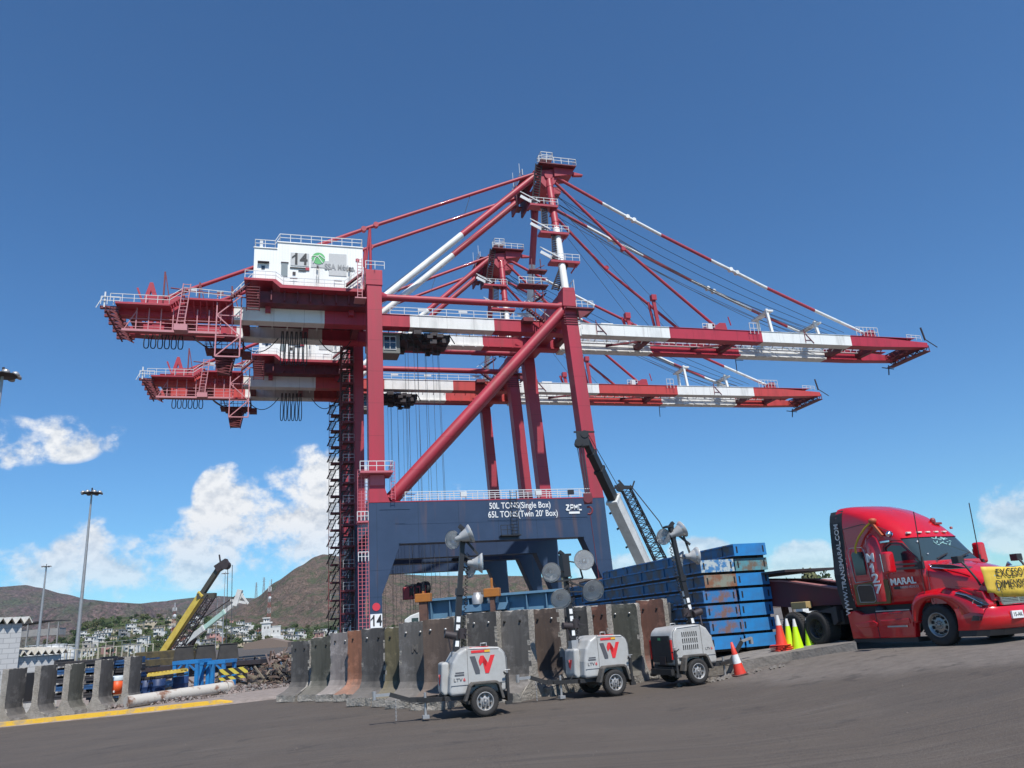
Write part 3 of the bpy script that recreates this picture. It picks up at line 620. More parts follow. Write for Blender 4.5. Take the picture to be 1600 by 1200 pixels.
    b = B(); b.beam(U3(108.2, -4.4, 45), U3(107.8, -4.4, 47.4), .22); b.beam(U3(108.2, -4.4, 45.2), U3(110.5, -4.4, 43.8), .12); b.beam(U3(108, 4.8, 43.5), U3(107.6, 4.8, 41.6), .15); b.beam(U3(106.4, 4.8, 43), U3(109, 4.8, 42.8), .14); part(b, 'wind_gauge', M_dark)
    # trolley, cab, hoist ropes
    b = B(); b.box(15.8 - 26.2, 23.0 - 26.2, -2.3, 2.3, 42.3, 43.2); rr = random.Random(3)
    for k in range(46): u = rr.uniform(16, 22.6); w = rr.uniform(-4.2, 2.4); z = rr.uniform(41.4, 43.0); s_ = rr.uniform(.2, .55); b.box(u - s_ - 26.2, u + s_ - 26.2, w - s_, w + s_, z - s_ * .6, z + s_ * .6)
    for k in range(8): b.beam(U3(15.8 + k, -2.6, 43.2), U3(16.6 + k, -2.6, 41.8), .12)
    part(b, 'trolley', M_dark)
    b = B(); b.box(12.6 - 26.2, 15.6 - 26.2, -2.6, .4, 40.0, 42.9); b.box(12.2 - 26.2, 15.8 - 26.2, -2.8, .6, 42.9, 43.1); b.beam(U3(12.5, -3.0, 43.3), U3(10.8, -3, 40.5), .25); cb = part(b, 'operator_cab', mat('cab_paint', (.17, .17, .155), .6), bevel=.1)
    b = B(); b.box(13.3 - 26.2, 15.0 - 26.2, -2.65, -2.6, 40.6, 42.5); b.box(15.58 - 26.2, 15.63 - 26.2, -2.2, 0, 40.5, 42.5); b.build('window', M_glass, cb)
    b = B()
    for q in (0, .85, 1.7): b.box(13.25 + q - 26.2, 13.33 + q - 26.2, -2.7, -2.64, 40.5, 42.6)
    for z in (40.55, 41.6, 42.5): b.box(13.25 - 26.2, 15.03 - 26.2, -2.7, -2.64, z, z + .08)
    b.build('window_frame', M_rail, cb)
    for k, (u, w) in enumerate([(16.8, -2), (17.6, -2.2), (18.2, -2), (19.4, -1.9), (20.4, -2), (21.1, -2), (17.0, 2), (18.8, 2), (20.0, 2), (22.0, 1.6)]):
        b = B(); b.tube(U3(u, w, 42), U3(u + (.25 if k % 2 else -.2), w, 2.2 if k != 3 else 7.6), .026, 4, cap=False); part(b, 'hoist_rope', M_rope)
    # machinery house
    b = B(); prof = [(-4.5, 48.05), (-4.5, 53.2), (-1.5, 53.2), (-1.5, 54.25), (10.0, 54.25), (10.0, 47.3), (-.9, 47.3), (-1.6, 48.05)]
    b.prism([(u - 26.2, z) for u, z in prof], 'y', -7, 7); hs = part(b, 'machinery_house', mat('house_white', (.80, .80, .77), .55, col2=(.62, .58, .50), scale=.35, amount=.6, streak=True, lo=.5, hi=.78), bevel=.05)
    b = B()
    for k in range(38):
        u = -4.3 + k * .38
        z0, z1 = (48.6, 53.0) if u < -1.4 else (48.0, 54.0); b.box(u - 26.2, u + .04 - 26.2, -7.035, -7, z0, z1)
    b.box(-1.5 - 26.2, 10.1 - 26.2, -7.12, -7, 54.02, 54.12); b.box(-4.6 - 26.2, -1.5 - 26.2, -7.12, -7, 52.98, 53.08)
    b.build('cladding_rib', M_white, hs)
    b = B(); b.box(-.95 - 26.2, -.1 - 26.2, -7.08, -7.02, 49.0, 50.95); b.build('door', mat('door_grey', (.20, .24, .25), .5), hs)
    b = B(); b.box(-1.0 - 26.2, .0 - 26.2, -7.12, -7.03, 50.95, 51.1); b.box(-4.0 - 26.2, -2.5 - 26.2, -7.5, -7.03, 50.75, 50.85)
    b.box(.2 - 26.2, 2.3 - 26.2, -7.14, -7.03, 50.25, 50.4); b.box(1.3 - 26.2, 2.3 - 26.2, -7.14, -7.03, 49.9, 50.02); b.box(.55 - 26.2, .95 - 26.2, -7.14, -7.03, 49.3, 49.7)
    for u in (3.7, 8.0): b.box(u - 26.2, u + .22 - 26.2, -7.5, -7.3, 50.3, 50.7); b.box(u - 26.2, u + .05 - 26.2, -7.9, -7.8, 47.9, 50.5); b.box(u + .25 - 26.2, u + .3 - 26.2, -7.9, -7.8, 47.9, 50.5)
    b.build('trim', M_dark, hs)
    b = B(); b.box(-3.5 - 26.2, -3.05 - 26.2, -7.1, -7.03, 49.9, 50.35); b.build('window', M_glass, hs)
    b = B(); b.box(.25 - 26.2, 2.7 - 26.2, -7.07, -7.03, 50.65, 52.6); b.box(2.95 - 26.2, 5.35 - 26.2, -7.07, -7.03, 50.6, 51.65); b.box(5.35 - 26.2, 7.75 - 26.2, -7.075, -7.035, 49.5, 52.85); b.build('sign_panel', M_gpan, hs)
    b = B(); b.tube(U3(3.95, -7.09, 51.95), U3(3.95, -7.12, 51.95), .88, 36)
    b.build('logo', M_green, hs)
    b = B(); b.path([U3(3.25, -7.14, 51.2), U3(3.5, -7.14, 52.0), U3(4.1, -7.14, 52.45), U3(4.75, -7.14, 51.9)], .07, 4); b.path([U3(3.0, -7.14, 52.2), U3(3.8, -7.14, 52.3), U3(4.5, -7.14, 51.25)], .06, 4); b.build('logo_line', M_txtw, hs)
    text('number', number, 2.35, M_black, hs, face_mat(U3(1.5, -7.09, 51.6), (1, 0, 0)), .02, bold=.07, sx=.85)
    b = B(); b.prism([(.42 - 26.2, 51.95), (.42 - 26.2, 51.68), (.95 - 26.2, 52.1), (.95 - 26.2, 52.42)], 'y', -7.11, -7.07); b.build('number', M_black, hs)
    text('lettering', 'SSA', 1.2, M_lgrey, hs, face_mat(U3(5.5, -7.1, 50.75), (1, 0, 0)), .02, sx=.78, bold=.03)
    text('lettering', 'México.', 1.15, M_lgrey, hs, face_mat(U3(7.72, -7.1, 50.75), (1, 0, 0)), .02, sx=.66, bold=.03)
    b = B(); b.box(9.0 - 26.2, 9.5 - 26.2, -7.1, -7.03, 51.9, 52.3); b.box(2.25 - 26.2, 2.75 - 26.2, -7.15, -7.06, 50.05, 50.45); b.build('fire_sign', M_red, hs)
    b = B(); b.rail([U3(-4.4, -6.9, 53.2), U3(-1.8, -6.9, 53.2), U3(-1.2, -6.9, 54.3), U3(9.9, -6.9, 54.3), U3(9.9, 6.9, 54.3), U3(-1.2, 6.9, 54.3), U3(-4.4, 6.9, 53.2), U3(-4.4, -6.9, 53.2)], 1.1, .05, 1.45); b.box(-3.8 - 26.2, -3.4 - 26.2, -6.9, -6.5, 53.2, 54.3); b.build('railing', M_rail, hs)
    b = B(); b.prism([(u - 26.2, z) for u, z in ((-5.6, 47.8), (-5.6, 48.1), (-1.6, 48.1), (-.7, 47.35), (11.0, 47.35), (11.0, 46.9), (-1.0, 46.9), (-2.0, 47.8))], 'y', -7.9, 7.5)
    dk = part(b, 'house_deck', M_red)
    b = B(); b.rail([U3(-5.5, -7.8, 48.1), U3(-1.6, -7.8, 48.1), U3(-.6, -7.8, 47.35), U3(7.4, -7.8, 47.35)], 1.1, .045, 1.3); b.rail([U3(7.4, -7.8, 47.35), U3(10, -7.8, 49.6)], 1.1, .045, .8)
    for u in (.2, 6): b.box(u - 26.2, u + 1 - 26.2, -8.3, -8.0, 48.2, 48.35)
    b.build('railing', M_rail, dk)
    b = B(); b.box(-4.0 - 26.2, 10.9 - 26.2, -6.3, 6.3, 45.35, 46.95)
    for k in range(9): u = -3.9 + k * 1.7; b.box(u - 26.2, u + .16 - 26.2, -6.9, -6.3, 45.5, 46.9)
    b.build('understructure', M_dred, dk)
    b = B(); b.stair(U3(-4.4, -8, 46.9), U3(-4.4, -6.6, 43.9), 1.6, 9, side=(1, 0, 0), t=.09); b.stair(U3(-7.2, -7, 45.4), U3(-4.9, -7, 47.6), .8, 8); b.stair(U3(7.6, -8.1, 47.6), U3(9.7, -8.1, 49.5), .8, 9, side=(0, 1, 0)); b.build('stair_flight', M_dred, dk)
    for k, u in enumerate((-2.9, 8.2)): b = B(); b.box(u - 26.2, u + .7 - 26.2, -5, -4.2, 44.6, 45.5); part(b, 'bracket', M_red)
    # backreach walkways
    b = B(); b.box(-21 - 26.2, -14.6 - 26.2, -6.4, -4.3, 44.2, 44.45); b.box(-13.0 - 26.2, -7 - 26.2, -6.4, -4.3, 45.2, 45.45); b.stair(U3(-14.9, -5.4, 44.3), U3(-12.9, -5.4, 45.9), 1.4, 7)
    for k in range(8): u = -12.6 + k * .8; b.beam(U3(u, -6.2, 45.2), U3(u, -4.3, 43.6), .12)
    for z in (44.0, 44.5): b.box(-13 - 26.2, -7 - 26.2, -4.42, -4.3, z, z + .12)
    b.box(-19.8 - 26.2, -6.6 - 26.2, -5.2, -4.2, 41.0, 41.15); b.box(-19.8 - 26.2, -7 - 26.2, 1.4, 2.7, 43.0, 43.15)
    bw = part(b, 'backreach_walkway', M_red)
    b = B(); b.rail([U3(-21.6, -6.3, 44.45), U3(-14.7, -6.3, 44.45), U3(-13.0, -6.3, 45.8), U3(-7, -6.3, 45.45)], 1.1, .045, 1.5); b.rail([U3(-21.6, 5, 44.45), U3(-7, 5, 44.8)], 1.1, .045, 1.5)
    b.rail([U3(-7, -6.3, 45.5), U3(-4.6, -6.3, 48.4)], 1.1, .05, .8); b.box(-12.5 - 26.2, -11.5 - 26.2, -6.3, -5.8, 46.5, 46.9); b.box(-9 - 26.2, -8.2 - 26.2, -6.3, -5.8, 46.5, 46.7)
    b.build('railing', M_rail, bw)
    b = B()
    for k in range(9): u = -18.6 + k * 1.45; b.beam(U3(u, -5.2, 44.3), U3(u, -5.2, 41.0), .13)
    for z in (41.6, 42.2, 42.7): b.beam(U3(-19.4, -5.2, z), U3(-8.6, -5.2, z), .07)
    b.beam(U3(-20.2, -5.2, 41.1), U3(-8.6, -5.2, 41.1), .3); b.beam(U3(-19.9, -5.2, 41.3), U3(-18.6, -5.2, 43.8), .1)
    for q in (-13.1, -12.2): b.beam(U3(q, -6.6, 47.3), U3(q - .5, -6.6, 41.6), .12)
    for k in range(11): b.beam(U3(-13.1 - k * .045, -6.6, 47.2 - k * .52), U3(-12.2 - k * .045, -6.6, 47.2 - k * .52), .07)
    b.box(-13.9 - 26.2, -12.3 - 26.2, -6.9, -5.4, 40.7, 41.5)
    b.build('hanging_frame', mat('pale_red_steel', (.52, .22, .24), .6), bw)
    # fan-shaped end platforms stacked across the girders
    b = B()
    for k in range(9):
        w = -5.4 + k * 1.35; e = .25 * (k % 2); b.box(-22.9 + e - 26.2, -20.6 - 26.2, w, w + .42, 43.85, 44.2); b.beam(U3(-22.3 + e, w, 44.2), U3(-20.6, w, 43.3), .16)
    for q in (-22.2, -20.9): b.beam(U3(q, -5.4, 43.6), U3(q, 5.9, 43.6), .16)
    part(b, 'end_platform', M_dred)
    b = B(); b.rail([U3(-22.8, -5.6, 44.3), U3(-20.6, -5.6, 44.3)], 1.1, .05, .8); b.beam(U3(-22.6, -5.6, 45.4), U3(-23.3, -5.6, 43.8), .09); b.beam(U3(-22.4, -5.4, 44), U3(-22.4, -5.4, 46.1), .18); part(b, 'railing', M_rail)
    b = B()
    for s in (-1, 1):
        b.prism([(-18.6 - 26.2, 45.2), (-17.7 - 26.2, 48.8), (-17.3 - 26.2, 48.8), (-16.2 - 26.2, 45.2), (-16.8 - 26.2, 45.2), (-17.5 - 26.2, 47.6), (-18.0 - 26.2, 45.2)], 'y', s * 2.9 - .3, s * 2.9 + .3)
        b.beam(U3(-19.2, s * 2.9, 48.0), U3(-18.4, s * 2.9, 45.8), .25)
    b.box(-16.4 - 26.2, -12.6 - 26.2, -4.0, 3.8, 45.3, 46.0); b.box(-15.4 - 26.2, -13.6 - 26.2, -3.8, -2.6, 46, 46.7); part(b, 'rope_winch', M_red, bevel=.03)
    for u, h in ((-15.8, 4.9), (-11.4, 3.6), (-7.3, 3.3)): b = B(); b.beam(U3(u, -3.9, 45.2), U3(u, -3.9, 45.2 + h), .2); b.beam(U3(u + .9, -3.9, 45.2), U3(u + .1, -3.9, 45.2 + h - .4), .12); part(b, 'post', M_dred)
    b = B(); b.tube(U3(-15, -3.9, 47.8), U3(-5.2, -3.9, 46.9), .09, 6); part(b, 'conduit', M_dred)
    # hanging maintenance tower below the backreach
    b = B(); pw = [(-8.9, 46.2), (-5.9, 46.2), (-5.9, 37.6), (-8.9, 37.6)]
    for (u0, z0), (u1, z1) in zip(pw, pw[1:] + pw[:1]): b.beam(U3(u0, -6.0, z0), U3(u1, -6.0, z1), .16)
    for k in range(3): z = 46.2 - k * 2.87; b.beam(U3(-8.9, -6, z - 2.87), U3(-5.9, -6, z), .14) if k != 1 else b.beam(U3(-8.9, -6, z), U3(-5.9, -6, z - 2.87), .14); b.beam(U3(-8.9, -6, z), U3(-5.9, -6, z), .1)
    part(b, 'hanging_tower', mat('pale_red_steel', (.52, .22, .24), .6))
    b = B(); b.box(-11.0 - 26.2, -5.9 - 26.2, 2.6, 5.6, 41.7, 41.85); b.box(-10.2 - 26.2, -6.7 - 26.2, 2.9, 5.2, 41.3, 41.7)
    for k in range(7): h = 1.25 - k * .07; z = 41.0 - k * .40; b.box(-8.45 - h - 26.2, -8.45 + h - 26.2, 3.2, 5.0, z, z + .13); b.beam(U3(-8.45 - h, 3.2, z), U3(-8.45 + h, 3.2, z - .38), .09)
    for s_ in (-1, 1): b.beam(U3(-8.45 + s_ * 1.35, 3.2, 41.4), U3(-8.45 + s_ * .8, 3.2, 38.5), .13); b.beam(U3(-8.45 + s_ * 1.35, 5, 41.4), U3(-8.45 + s_ * .8, 5, 38.5), .13); b.beam(U3(-8.45 + s_ * 2.3, 3.5, 43.5), U3(-8.45 + s_ * 1.3, 3.5, 41.4), .13)
    b.beam(U3(-12.6, 3.6, 43.5), U3(-9.8, 3.6, 41.5), .18)
    for u in (-10.8, -9.9, -7, -6.0): b.beam(U3(u, 2.8, 43.5), U3(u, 2.8, 41.7), .1)
    b.rail([U3(-11.0, 2.6, 41.85), U3(-5.9, 2.6, 41.85), U3(-5.9, 5.6, 41.85)], 1.1, .045, .7); b.box(-6.2 - 26.2, -4.9 - 26.2, 3.6, 5.4, 41.2, 41.9); part(b, 'service_basket', M_dred)
    # festoon cables
    for u0, n, dz in ((-18.3, 6, 2.3), (-.6, 6, 5.0)):
        for k in range(n):
            b = B(); uc = u0 + k * (.86 if n == 6 and u0 < -5 else .62); pts = []
            for i in range(17):
                t = i / 16; a = PI * t; hw = (.1 + .33 * math.sin(a) ** .5 * (1 if .1 < t < .9 else .6)) * (1 if u0 < -5 else .75)
                pts.append(U3(uc + (-hw if t < .5 else hw) * (abs(math.cos(a)) ** .6), 1.2 if u0 < -5 else -1.2, 43.3 - dz * math.sin(a) ** .75))
            b.path(pts, .075, 5, False); part(b, 'festoon_cable', M_black)
    for a0, a1, dz in ((-12.6, -8.2, 1.6), (-6.8, -1.2, 2.2), (4.5, 9.0, 1.9)):
        b = B(); b.path([U3(a0 + (a1 - a0) * i / 14, 1.4, 43.2 - dz * 4 * (i / 14) * (1 - i / 14)) for i in range(15)], .07, 5, False); part(b, 'festoon_cable', M_black)
    # stair tower beside the far landside leg
    n = 14; st = 43.4 / n
    b = B()
    for u in (8.0, 10.0): b.beam(U3(u, 8.9, 2), U3(u, 8.9, 45.5), .10)
    b.beam(U3(10.0, 10.6, 2), U3(10.0, 10.6, 45.5), .14)
    for k in range(n + 1):
        z = 2.1 + k * st; b.box(8.35 - 26.2, 10.1 - 26.2, 8.9, 10.8, z - .26, z); b.box(8.0 - 26.2, 8.9 - 26.2, 8.9, 9.9, z - 1.35, z - 1.27) if k else None
        b.beam(U3(8.0, 8.9, z - .13), U3(8.4, 8.9, z - .13), .1)
    part(b, 'stair_tower', M_dred)
    for k in range(n):
        z = 2.1 + k * st
        b = B(); b.stair(U3(8.1, 9.2, z), U3(8.9, 9.2, z + st - 1.35), .9, 7, side=(1, .2, 0), t=.06); b.stair(U3(9.2, 9.6, z + st - 1.35), U3(9.9, 9.6, z + st), .8, 5, side=(1, .2, 0), t=.05); part(b, 'stair_flight', M_dark)
        b = B(); b.rail([U3(8.4, 8.9, z), U3(10.05, 8.9, z)], 1.05, .026, .8); part(b, 'railing', M_rail)
    b = B()                                          # lift shaft and cable trays between tower and leg
    for u, w in () if idx else ((8.3, 11.4), (9.9, 11.4), (8.3, 12.8), (9.9, 12.8)): b.beam(U3(u, w, 2), U3(u, w, 46), .22)
    for k in range(0 if idx else 22): z = 2 + k * 2; b.beam(U3(8.3, 11.4, z), U3(9.9, 11.4, z + 2), .1); b.beam(U3(8.3, 11.4, z), U3(9.9, 11.4, z), .14)
    if not idx: part(b, 'lift_shaft', M_dred)
    # ladder cage on the near landside leg
    b = B()
    for q in (8.7, 9.15, 9.6, 9.95): b.beam(U3(q, -10.9, 2.4), U3(q, -10.9, 21.4), .07)
    for k in range(46): z = 2.6 + k * .42; b.beam(U3(8.7, -10.9, z), U3(9.95, -10.9, z), .05)
    b.box(8.6 - 26.2, 9.9 - 26.2, -11.3, -10, 15.0, 15.2); b.box(8.9 - 26.2, 12.9 - 26.2, -12.2, -8.2, 20.9, 21.15); b.box(10.2 - 26.2, 11.9 - 26.2, -11.15, -11, 19.5, 20.8)
    for q in (12.7, 13.2): b.beam(U3(q, -11.5, 17.6), U3(q, -11.5, 22.4), .07)
    for k in range(11): b.beam(U3(12.7, -11.5, 17.8 + k * .42), U3(13.2, -11.5, 17.8 + k * .42), .05)
    lc = part(b, 'caged_ladder', mat('ladder_red', (.50, .12, .15), .6))
    b = B(); b.rail([U3(8.9, -12.1, 21.15), U3(12.9, -12.1, 21.15), U3(12.9, -8.3, 21.15)], 1.2, .05, 1); b.rail([U3(8.6, -11.3, 15.2), U3(9.9, -11.3, 15.2)], 1.1, .05, .5); b.rail([U3(8.7, -11.2, 10.4), U3(9.9, -11.2, 10.4)], 1.1, .05, .4)
    b.rail([U3(9.9, -11.4, 48.8), U3(12.4, -11.4, 48.8)], 1.1, .05, 1); b.build('railing', M_rail, lc)
    b = B()
    for q in (8.9, 9.5): b.beam(U3(q, -10.6, 44.6), U3(q, -10.6, 50.6), .09)
    for k in range(14): b.beam(U3(8.9, -10.6, 44.8 + k * .43), U3(9.5, -10.6, 44.8 + k * .43), .06)
    b.box(8.5 - 26.2, 10 - 26.2, -11.2, -9.2, 44.5, 44.65); part(b, 'caged_ladder', mat('pale_red_steel', (.52, .22, .24), .6))
    # writing on the portal beam
    tf = lambda u, z: face_mat(U3(u, -11.06, z), (1, 0, 0))
    b = B(); b.box(24.9 - 26.2, 34.0 - 26.2, -11.035, -11.0, 14.8, 17.35); part(b, 'text_panel', M_blue)
    text('lettering', '50L TONS(Single Box)', 1.12, M_txtw, root, tf(29.3, 16.6), .02, sx=.80, bold=.008)
    text('lettering', '65L TONS(Twin 20’ Box)', 1.12, M_txtw, root, tf(29.65, 15.5), .02, sx=.80, bold=.008)
    b = B()                                          # maker's plate, letters built from strokes
    def stroke(p, w=.17): 
        for a, c2 in zip(p, p[1:]): b.beam(U3(a[0], -11.08, a[1]), U3(c2[0], -11.08, c2[1]), .05, w)
    zt, zb = 16.5, 15.85; L_ = 35.55
    stroke([(L_, zt), (L_ + .42, zt), (L_, zb), (L_ + .46, zb)]); stroke([(L_ + .6, zb), (L_ + .6, zt), (L_ + 1.0, zt), (L_ + 1.0, 16.15), (L_ + .6, 16.15)])
    stroke([(L_ + 1.15, zb), (L_ + 1.15, zt), (L_ + 1.38, 16.1), (L_ + 1.6, zt), (L_ + 1.6, zb)]); stroke([(L_ + 2.15, zt), (L_ + 1.75, zt), (L_ + 1.75, zb), (L_ + 2.15, zb)])
    b.beam(U3(L_ + .35, -11.06, 15.5), U3(L_ + 1.85, -11.06, 15.5), .04, .28); part(b, 'maker_plate', M_txtw)
    b = B(); b.tube(U3(10.75, -11.0, 5.1), U3(10.75, -11.06, 5.1), .46, 28); part(b, 'reflector', mat('reflector_red', (.6, .04, .06), .4))
    b = B(); b.box(10.05 - 26.2, 11.42 - 26.2, -11.04, -11.0, 2.75, 4.3); part(b, 'number_plate', M_txtw)
    text('number', number, 1.7, M_black, root, face_mat(U3(10.76, -11.06, 3.5), (1, 0, 0)), .02, sx=.75, bold=.03)
    b = B(); b.prism([(10.08 - 26.2, 3.72), (10.08 - 26.2, 3.55), (10.40 - 26.2, 3.85), (10.40 - 26.2, 4.08)], 'y', -11.08, -11.04); b.build('number', M_black, root)
    b = B()
    for q in (27.9, 28.75): b.beam(U3(q, -11.5, 12.9), U3(q, -11.5, 18.5), .08)
    for k in range(14): b.beam(U3(27.9, -11.5, 13 + k * .4), U3(28.75, -11.5, 13 + k * .4), .05)
    b.box(26.3 - 26.2, 28.9 - 26.2, -12.0, -11.0, 12.7, 12.85); b.rail([U3(26.3, -11.9, 12.85), U3(28, -11.9, 12.85)], 1.2, .04, .8); part(b, 'caged_ladder', M_black)
    for u in (21.5, 31.5, 36): b = B(); b.box(u - 26.2, u + .8 - 26.2, -11.2, -10.9, 17.9, 18.5); part(b, 'floodlight', M_rail if u != 36 else M_black)
    for o in [q for q in root.children_recursive if q.name.split('.')[0] in ('railing', 'trim', 'bogie', 'sign_panel', 'fire_sign', 'access_stair', 'walkway', 'bracket', 'landing', 'end_platform', 'stair_flight', 'head_platform', 'mast_head', 'tie_post', 'rope_support', 'frame_trim', 'rope_winch', 'wind_gauge', 'stay_anchor', 'caged_ladder', 'backreach_walkway', 'hanging_frame', 'window', 'text_panel')]: split_clusters(o)
    return root
c1 = crane(0, 0, '14'); tag(c1, 'nearer red, white and blue container crane with 14 on its white machinery house', 'container crane', 'container cranes on the quay')
c2 = crane(1, 29.6, '13'); tag(c2, 'farther container crane, seen through the legs of the nearer crane and lower in the view', 'container crane', 'container cranes on the quay')

HB = U3(17.6, 1.0, 0); hbw = c1.matrix_world if False else Matrix.Translation((CU_ * 26.2 + CV_ * 106)) @ Matrix.Rotation(R(17.17), 4, 'Z')
hp = hbw @ Vector(HB); hb = empty('hook_block', (hp.x, hp.y, at(657, 925, hp.y).z), R(17.17), 'red hook block with black sheaves hanging on ropes inside the nearer crane portal', 'hook block')
b = MB()
for k in range(4): b.lathe([(.0, -.22), (.95, -.22), (.8, 0), (.95, .22), (0, .22)], (-1.2 + k * .8, (k % 2) * .2, .1 + .12 * k), (.9, .45, 0), 20)
b.build('sheave', M_black, hb)
b = MB(); b.box(-1.9, -.7, -.6, .6, -.9, .75); b.prism([(-.7, -.95), (1.1, -.3), (1.2, .9), (-.4, .75)], 'y', -.45, .45); b.build('block_body', mat('hook_red', (.30, .02, .03), .5), hb, bevel=.1)
# ------------------------------------------------------------ concrete T-walls
def conc(name, c, c2, **k): return mat(name, c, .92, col2=c2, scale=1.8, amount=.95, bump=.12, bscale=30, streak=True, lo=.38, hi=.64, **k)
CM = dict(dark=conc('concrete_dark', (.085, .08, .076), (.04, .038, .037)), olive=conc('concrete_olive', (.088, .086, .070), (.04, .042, .034)), pale=conc('concrete_pale', (.25, .22, .205), (.13, .11, .105)),
          rust=conc('concrete_rust', (.27, .115, .065), (.13, .065, .045)), grey=conc('concrete_grey', (.13, .12, .112), (.07, .065, .06)), brown=conc('concrete_brown', (.125, .088, .068), (.06, .045, .04)),
          moss=conc('concrete_moss', (.13, .108, .058), (.045, .045, .034)), redb=conc('concrete_redbrown', (.17, .075, .05), (.08, .045, .036)))
def dusty_foot(m, c):
    t = m.node_tree; bb = t.nodes['Principled BSDF']; L = t.links.new; old = bb.inputs['Base Color'].links[0].from_socket
    co_ = t.nodes.new('ShaderNodeTexCoord'); sp = t.nodes.new('ShaderNodeSeparateXYZ'); L(co_.outputs['Object'], sp.inputs[0])
    nz = t.nodes.new('ShaderNodeTexNoise'); nz.inputs['Scale'].default_value = 3.5; nz.inputs['Detail'].default_value = 6; L(co_.outputs['Object'], nz.inputs['Vector'])
    ma = t.nodes.new('ShaderNodeMath'); ma.operation = 'MULTIPLY_ADD'; L(nz.outputs[0], ma.inputs[0]); ma.inputs[1].default_value = -1.2; L(sp.outputs[2], ma.inputs[2])
    mr = t.nodes.new('ShaderNodeMapRange'); mr.inputs[1].default_value = .25; mr.inputs[2].default_value = -.35; mr.inputs[4].default_value = .62; L(ma.outputs[0], mr.inputs[0])
    x = t.nodes.new('ShaderNodeMix'); x.data_type = 'RGBA'; L(mr.outputs[0], x.inputs['Factor']); L(old, x.inputs['A']); x.inputs['B'].default_value = (*[q * .45 + w * .55 for q, w in zip(c, (.24, .21, .18))], 1)
    n2 = t.nodes.new('ShaderNodeTexNoise'); n2.inputs['Scale'].default_value = 1.6; n2.inputs['Detail'].default_value = 9; n2.inputs['Roughness'].default_value = .75; oi = t.nodes.new('ShaderNodeObjectInfo'); va = t.nodes.new('ShaderNodeVectorMath'); va.operation = 'ADD'; L(co_.outputs['Object'], va.inputs[0]); L(oi.outputs['Location'], va.inputs[1]); L(va.outputs[0], n2.inputs['Vector'])
    r2 = t.nodes.new('ShaderNodeMapRange'); r2.inputs[1].default_value = .52; r2.inputs[2].default_value = .70; r2.inputs[4].default_value = .55; L(n2.outputs[0], r2.inputs[0])
    y = t.nodes.new('ShaderNodeMix'); y.data_type = 'RGBA'; L(r2.outputs[0], y.inputs['Factor']); L(x.outputs['Result'], y.inputs['A']); y.inputs['B'].default_value = (*[min(1, q * 2.1 + .03) for q in c], 1)
    L(y.outputs['Result'], bb.inputs['Base Color'])
for k_, c_ in dict(dark=(.085, .08, .076), olive=(.088, .086, .070), pale=(.25, .22, .205), rust=(.27, .115, .065), grey=(.13, .12, .112), brown=(.125, .088, .068), moss=(.13, .108, .058), redb=(.17, .075, .05)).items(): dusty_foot(CM[k_], c_)
M_raw = mat('concrete_raw', (.36, .33, .29), .95, col2=(.20, .18, .15), scale=3, amount=.9, bump=.9, bscale=16)
M_bolt = mat('bolt_steel', (.5, .48, .45), .4, metal=.6)
M_hole = mat('hole_dark', (.02, .018, .016), .9)
def twall(loc, yaw, w, h, colour, seed, foot=.95, t=.34, raw_all=False, hole=True):
    """Front face looks along local -Y; one cast piece with chipped edges: foot, stem."""
    r = random.Random(seed); o0 = empty('concrete_barrier', loc, yaw); b = MB()
    prof = [(-foot, 0), (-foot, .10), (-foot, .24), (-foot * .6, .36), (-t * .85, .50), (-t * .56, .68)]
    nz = 12
    prof += [(-t / 2, .75 + (h - .75) * (k + 1) / nz) for k in range(nz)]
    prof += [(0, h), (t / 2, h)] + [(t / 2, h - (h - .75) * (k + 1) / 5) for k in range(5)] + [(t * .75, .5), (foot * .75, .26), (foot * .75, 0)]
    nx = 12; P = len(prof); V = []
    for i in range(nx + 1):
        x = -w / 2 + w * i / nx
        for (y, z) in prof:
            q = Vector((x, y, z)); n_ = mnoise.fractal(q * 4 + Vector((seed * 7.3, 0, 0)), 1, 2, 4)
            ed = 1.0 if (i in (0, nx)) else (.45 if i in (1, nx - 1) else .0); tp = 1.0 if z > h - .02 else 0; lw = 1.0 if z < .3 and y < -t else 0
            k = .003 + .030 * max(ed * .8, tp, lw * 1.3)
            dx = (-1 if x > 0 else 1) * abs(n_) * k * (1 if ed or tp else 0) * 1.4
            V.append((x + dx, y + n_ * k * .6 + (abs(n_) * k if y < 0 else 0), max(0, z - (abs(n_) * .07 * tp) + (n_ * .03 * lw if z > .05 else 0))))
    F = []; b.cur = 0
    for i in range(nx):
        for k in range(P):
            k2 = (k + 1) % P; F.append((i * P + k, i * P + k2, (i + 1) * P + k2, (i + 1) * P + k))
    base = len(b.v); b.add(V, F, False)
    # raw material on edges, ends and toe
    for fi, f in enumerate(b.f):
        k = fi % P; i = fi // P; z = sum(b.v[q][2] for q in f) / 4; y = sum(b.v[q][1] for q in f) / 4
        if raw_all or (y > -.02 and z > .6) or k in (0, 1) or z > h - .03 or (i == nx - 1 and r.random() < .22) or (i == 0 and r.random() < .06): b.mi[fi] = 1
    # end caps as strips between front and back so that the stepped profile stays convex
    for i in (0, nx):
        s = i * P; fr = list(range(0, P // 1)); b.f.append([s + k for k in range(P)]); b.sm.append(False); b.mi.append(1)
    m_ = CM[colour]
    body = b.build('panel', None, o0, mats=[CM[colour], M_raw if not raw_all else CM[colour]])
    if hole:
        for sx in (-.24, .24):
            q = MB(); q.lathe([(0, .03), (.035, .03), (.035, -.01)], (sx * w, -t / 2 - .01, h - .32), (0, -1, 0), 10); q.build('lifting_socket', M_bolt if r.random() < .5 else M_hole, o0)
    return o0
WG = 'concrete barriers in the long crooked wall'
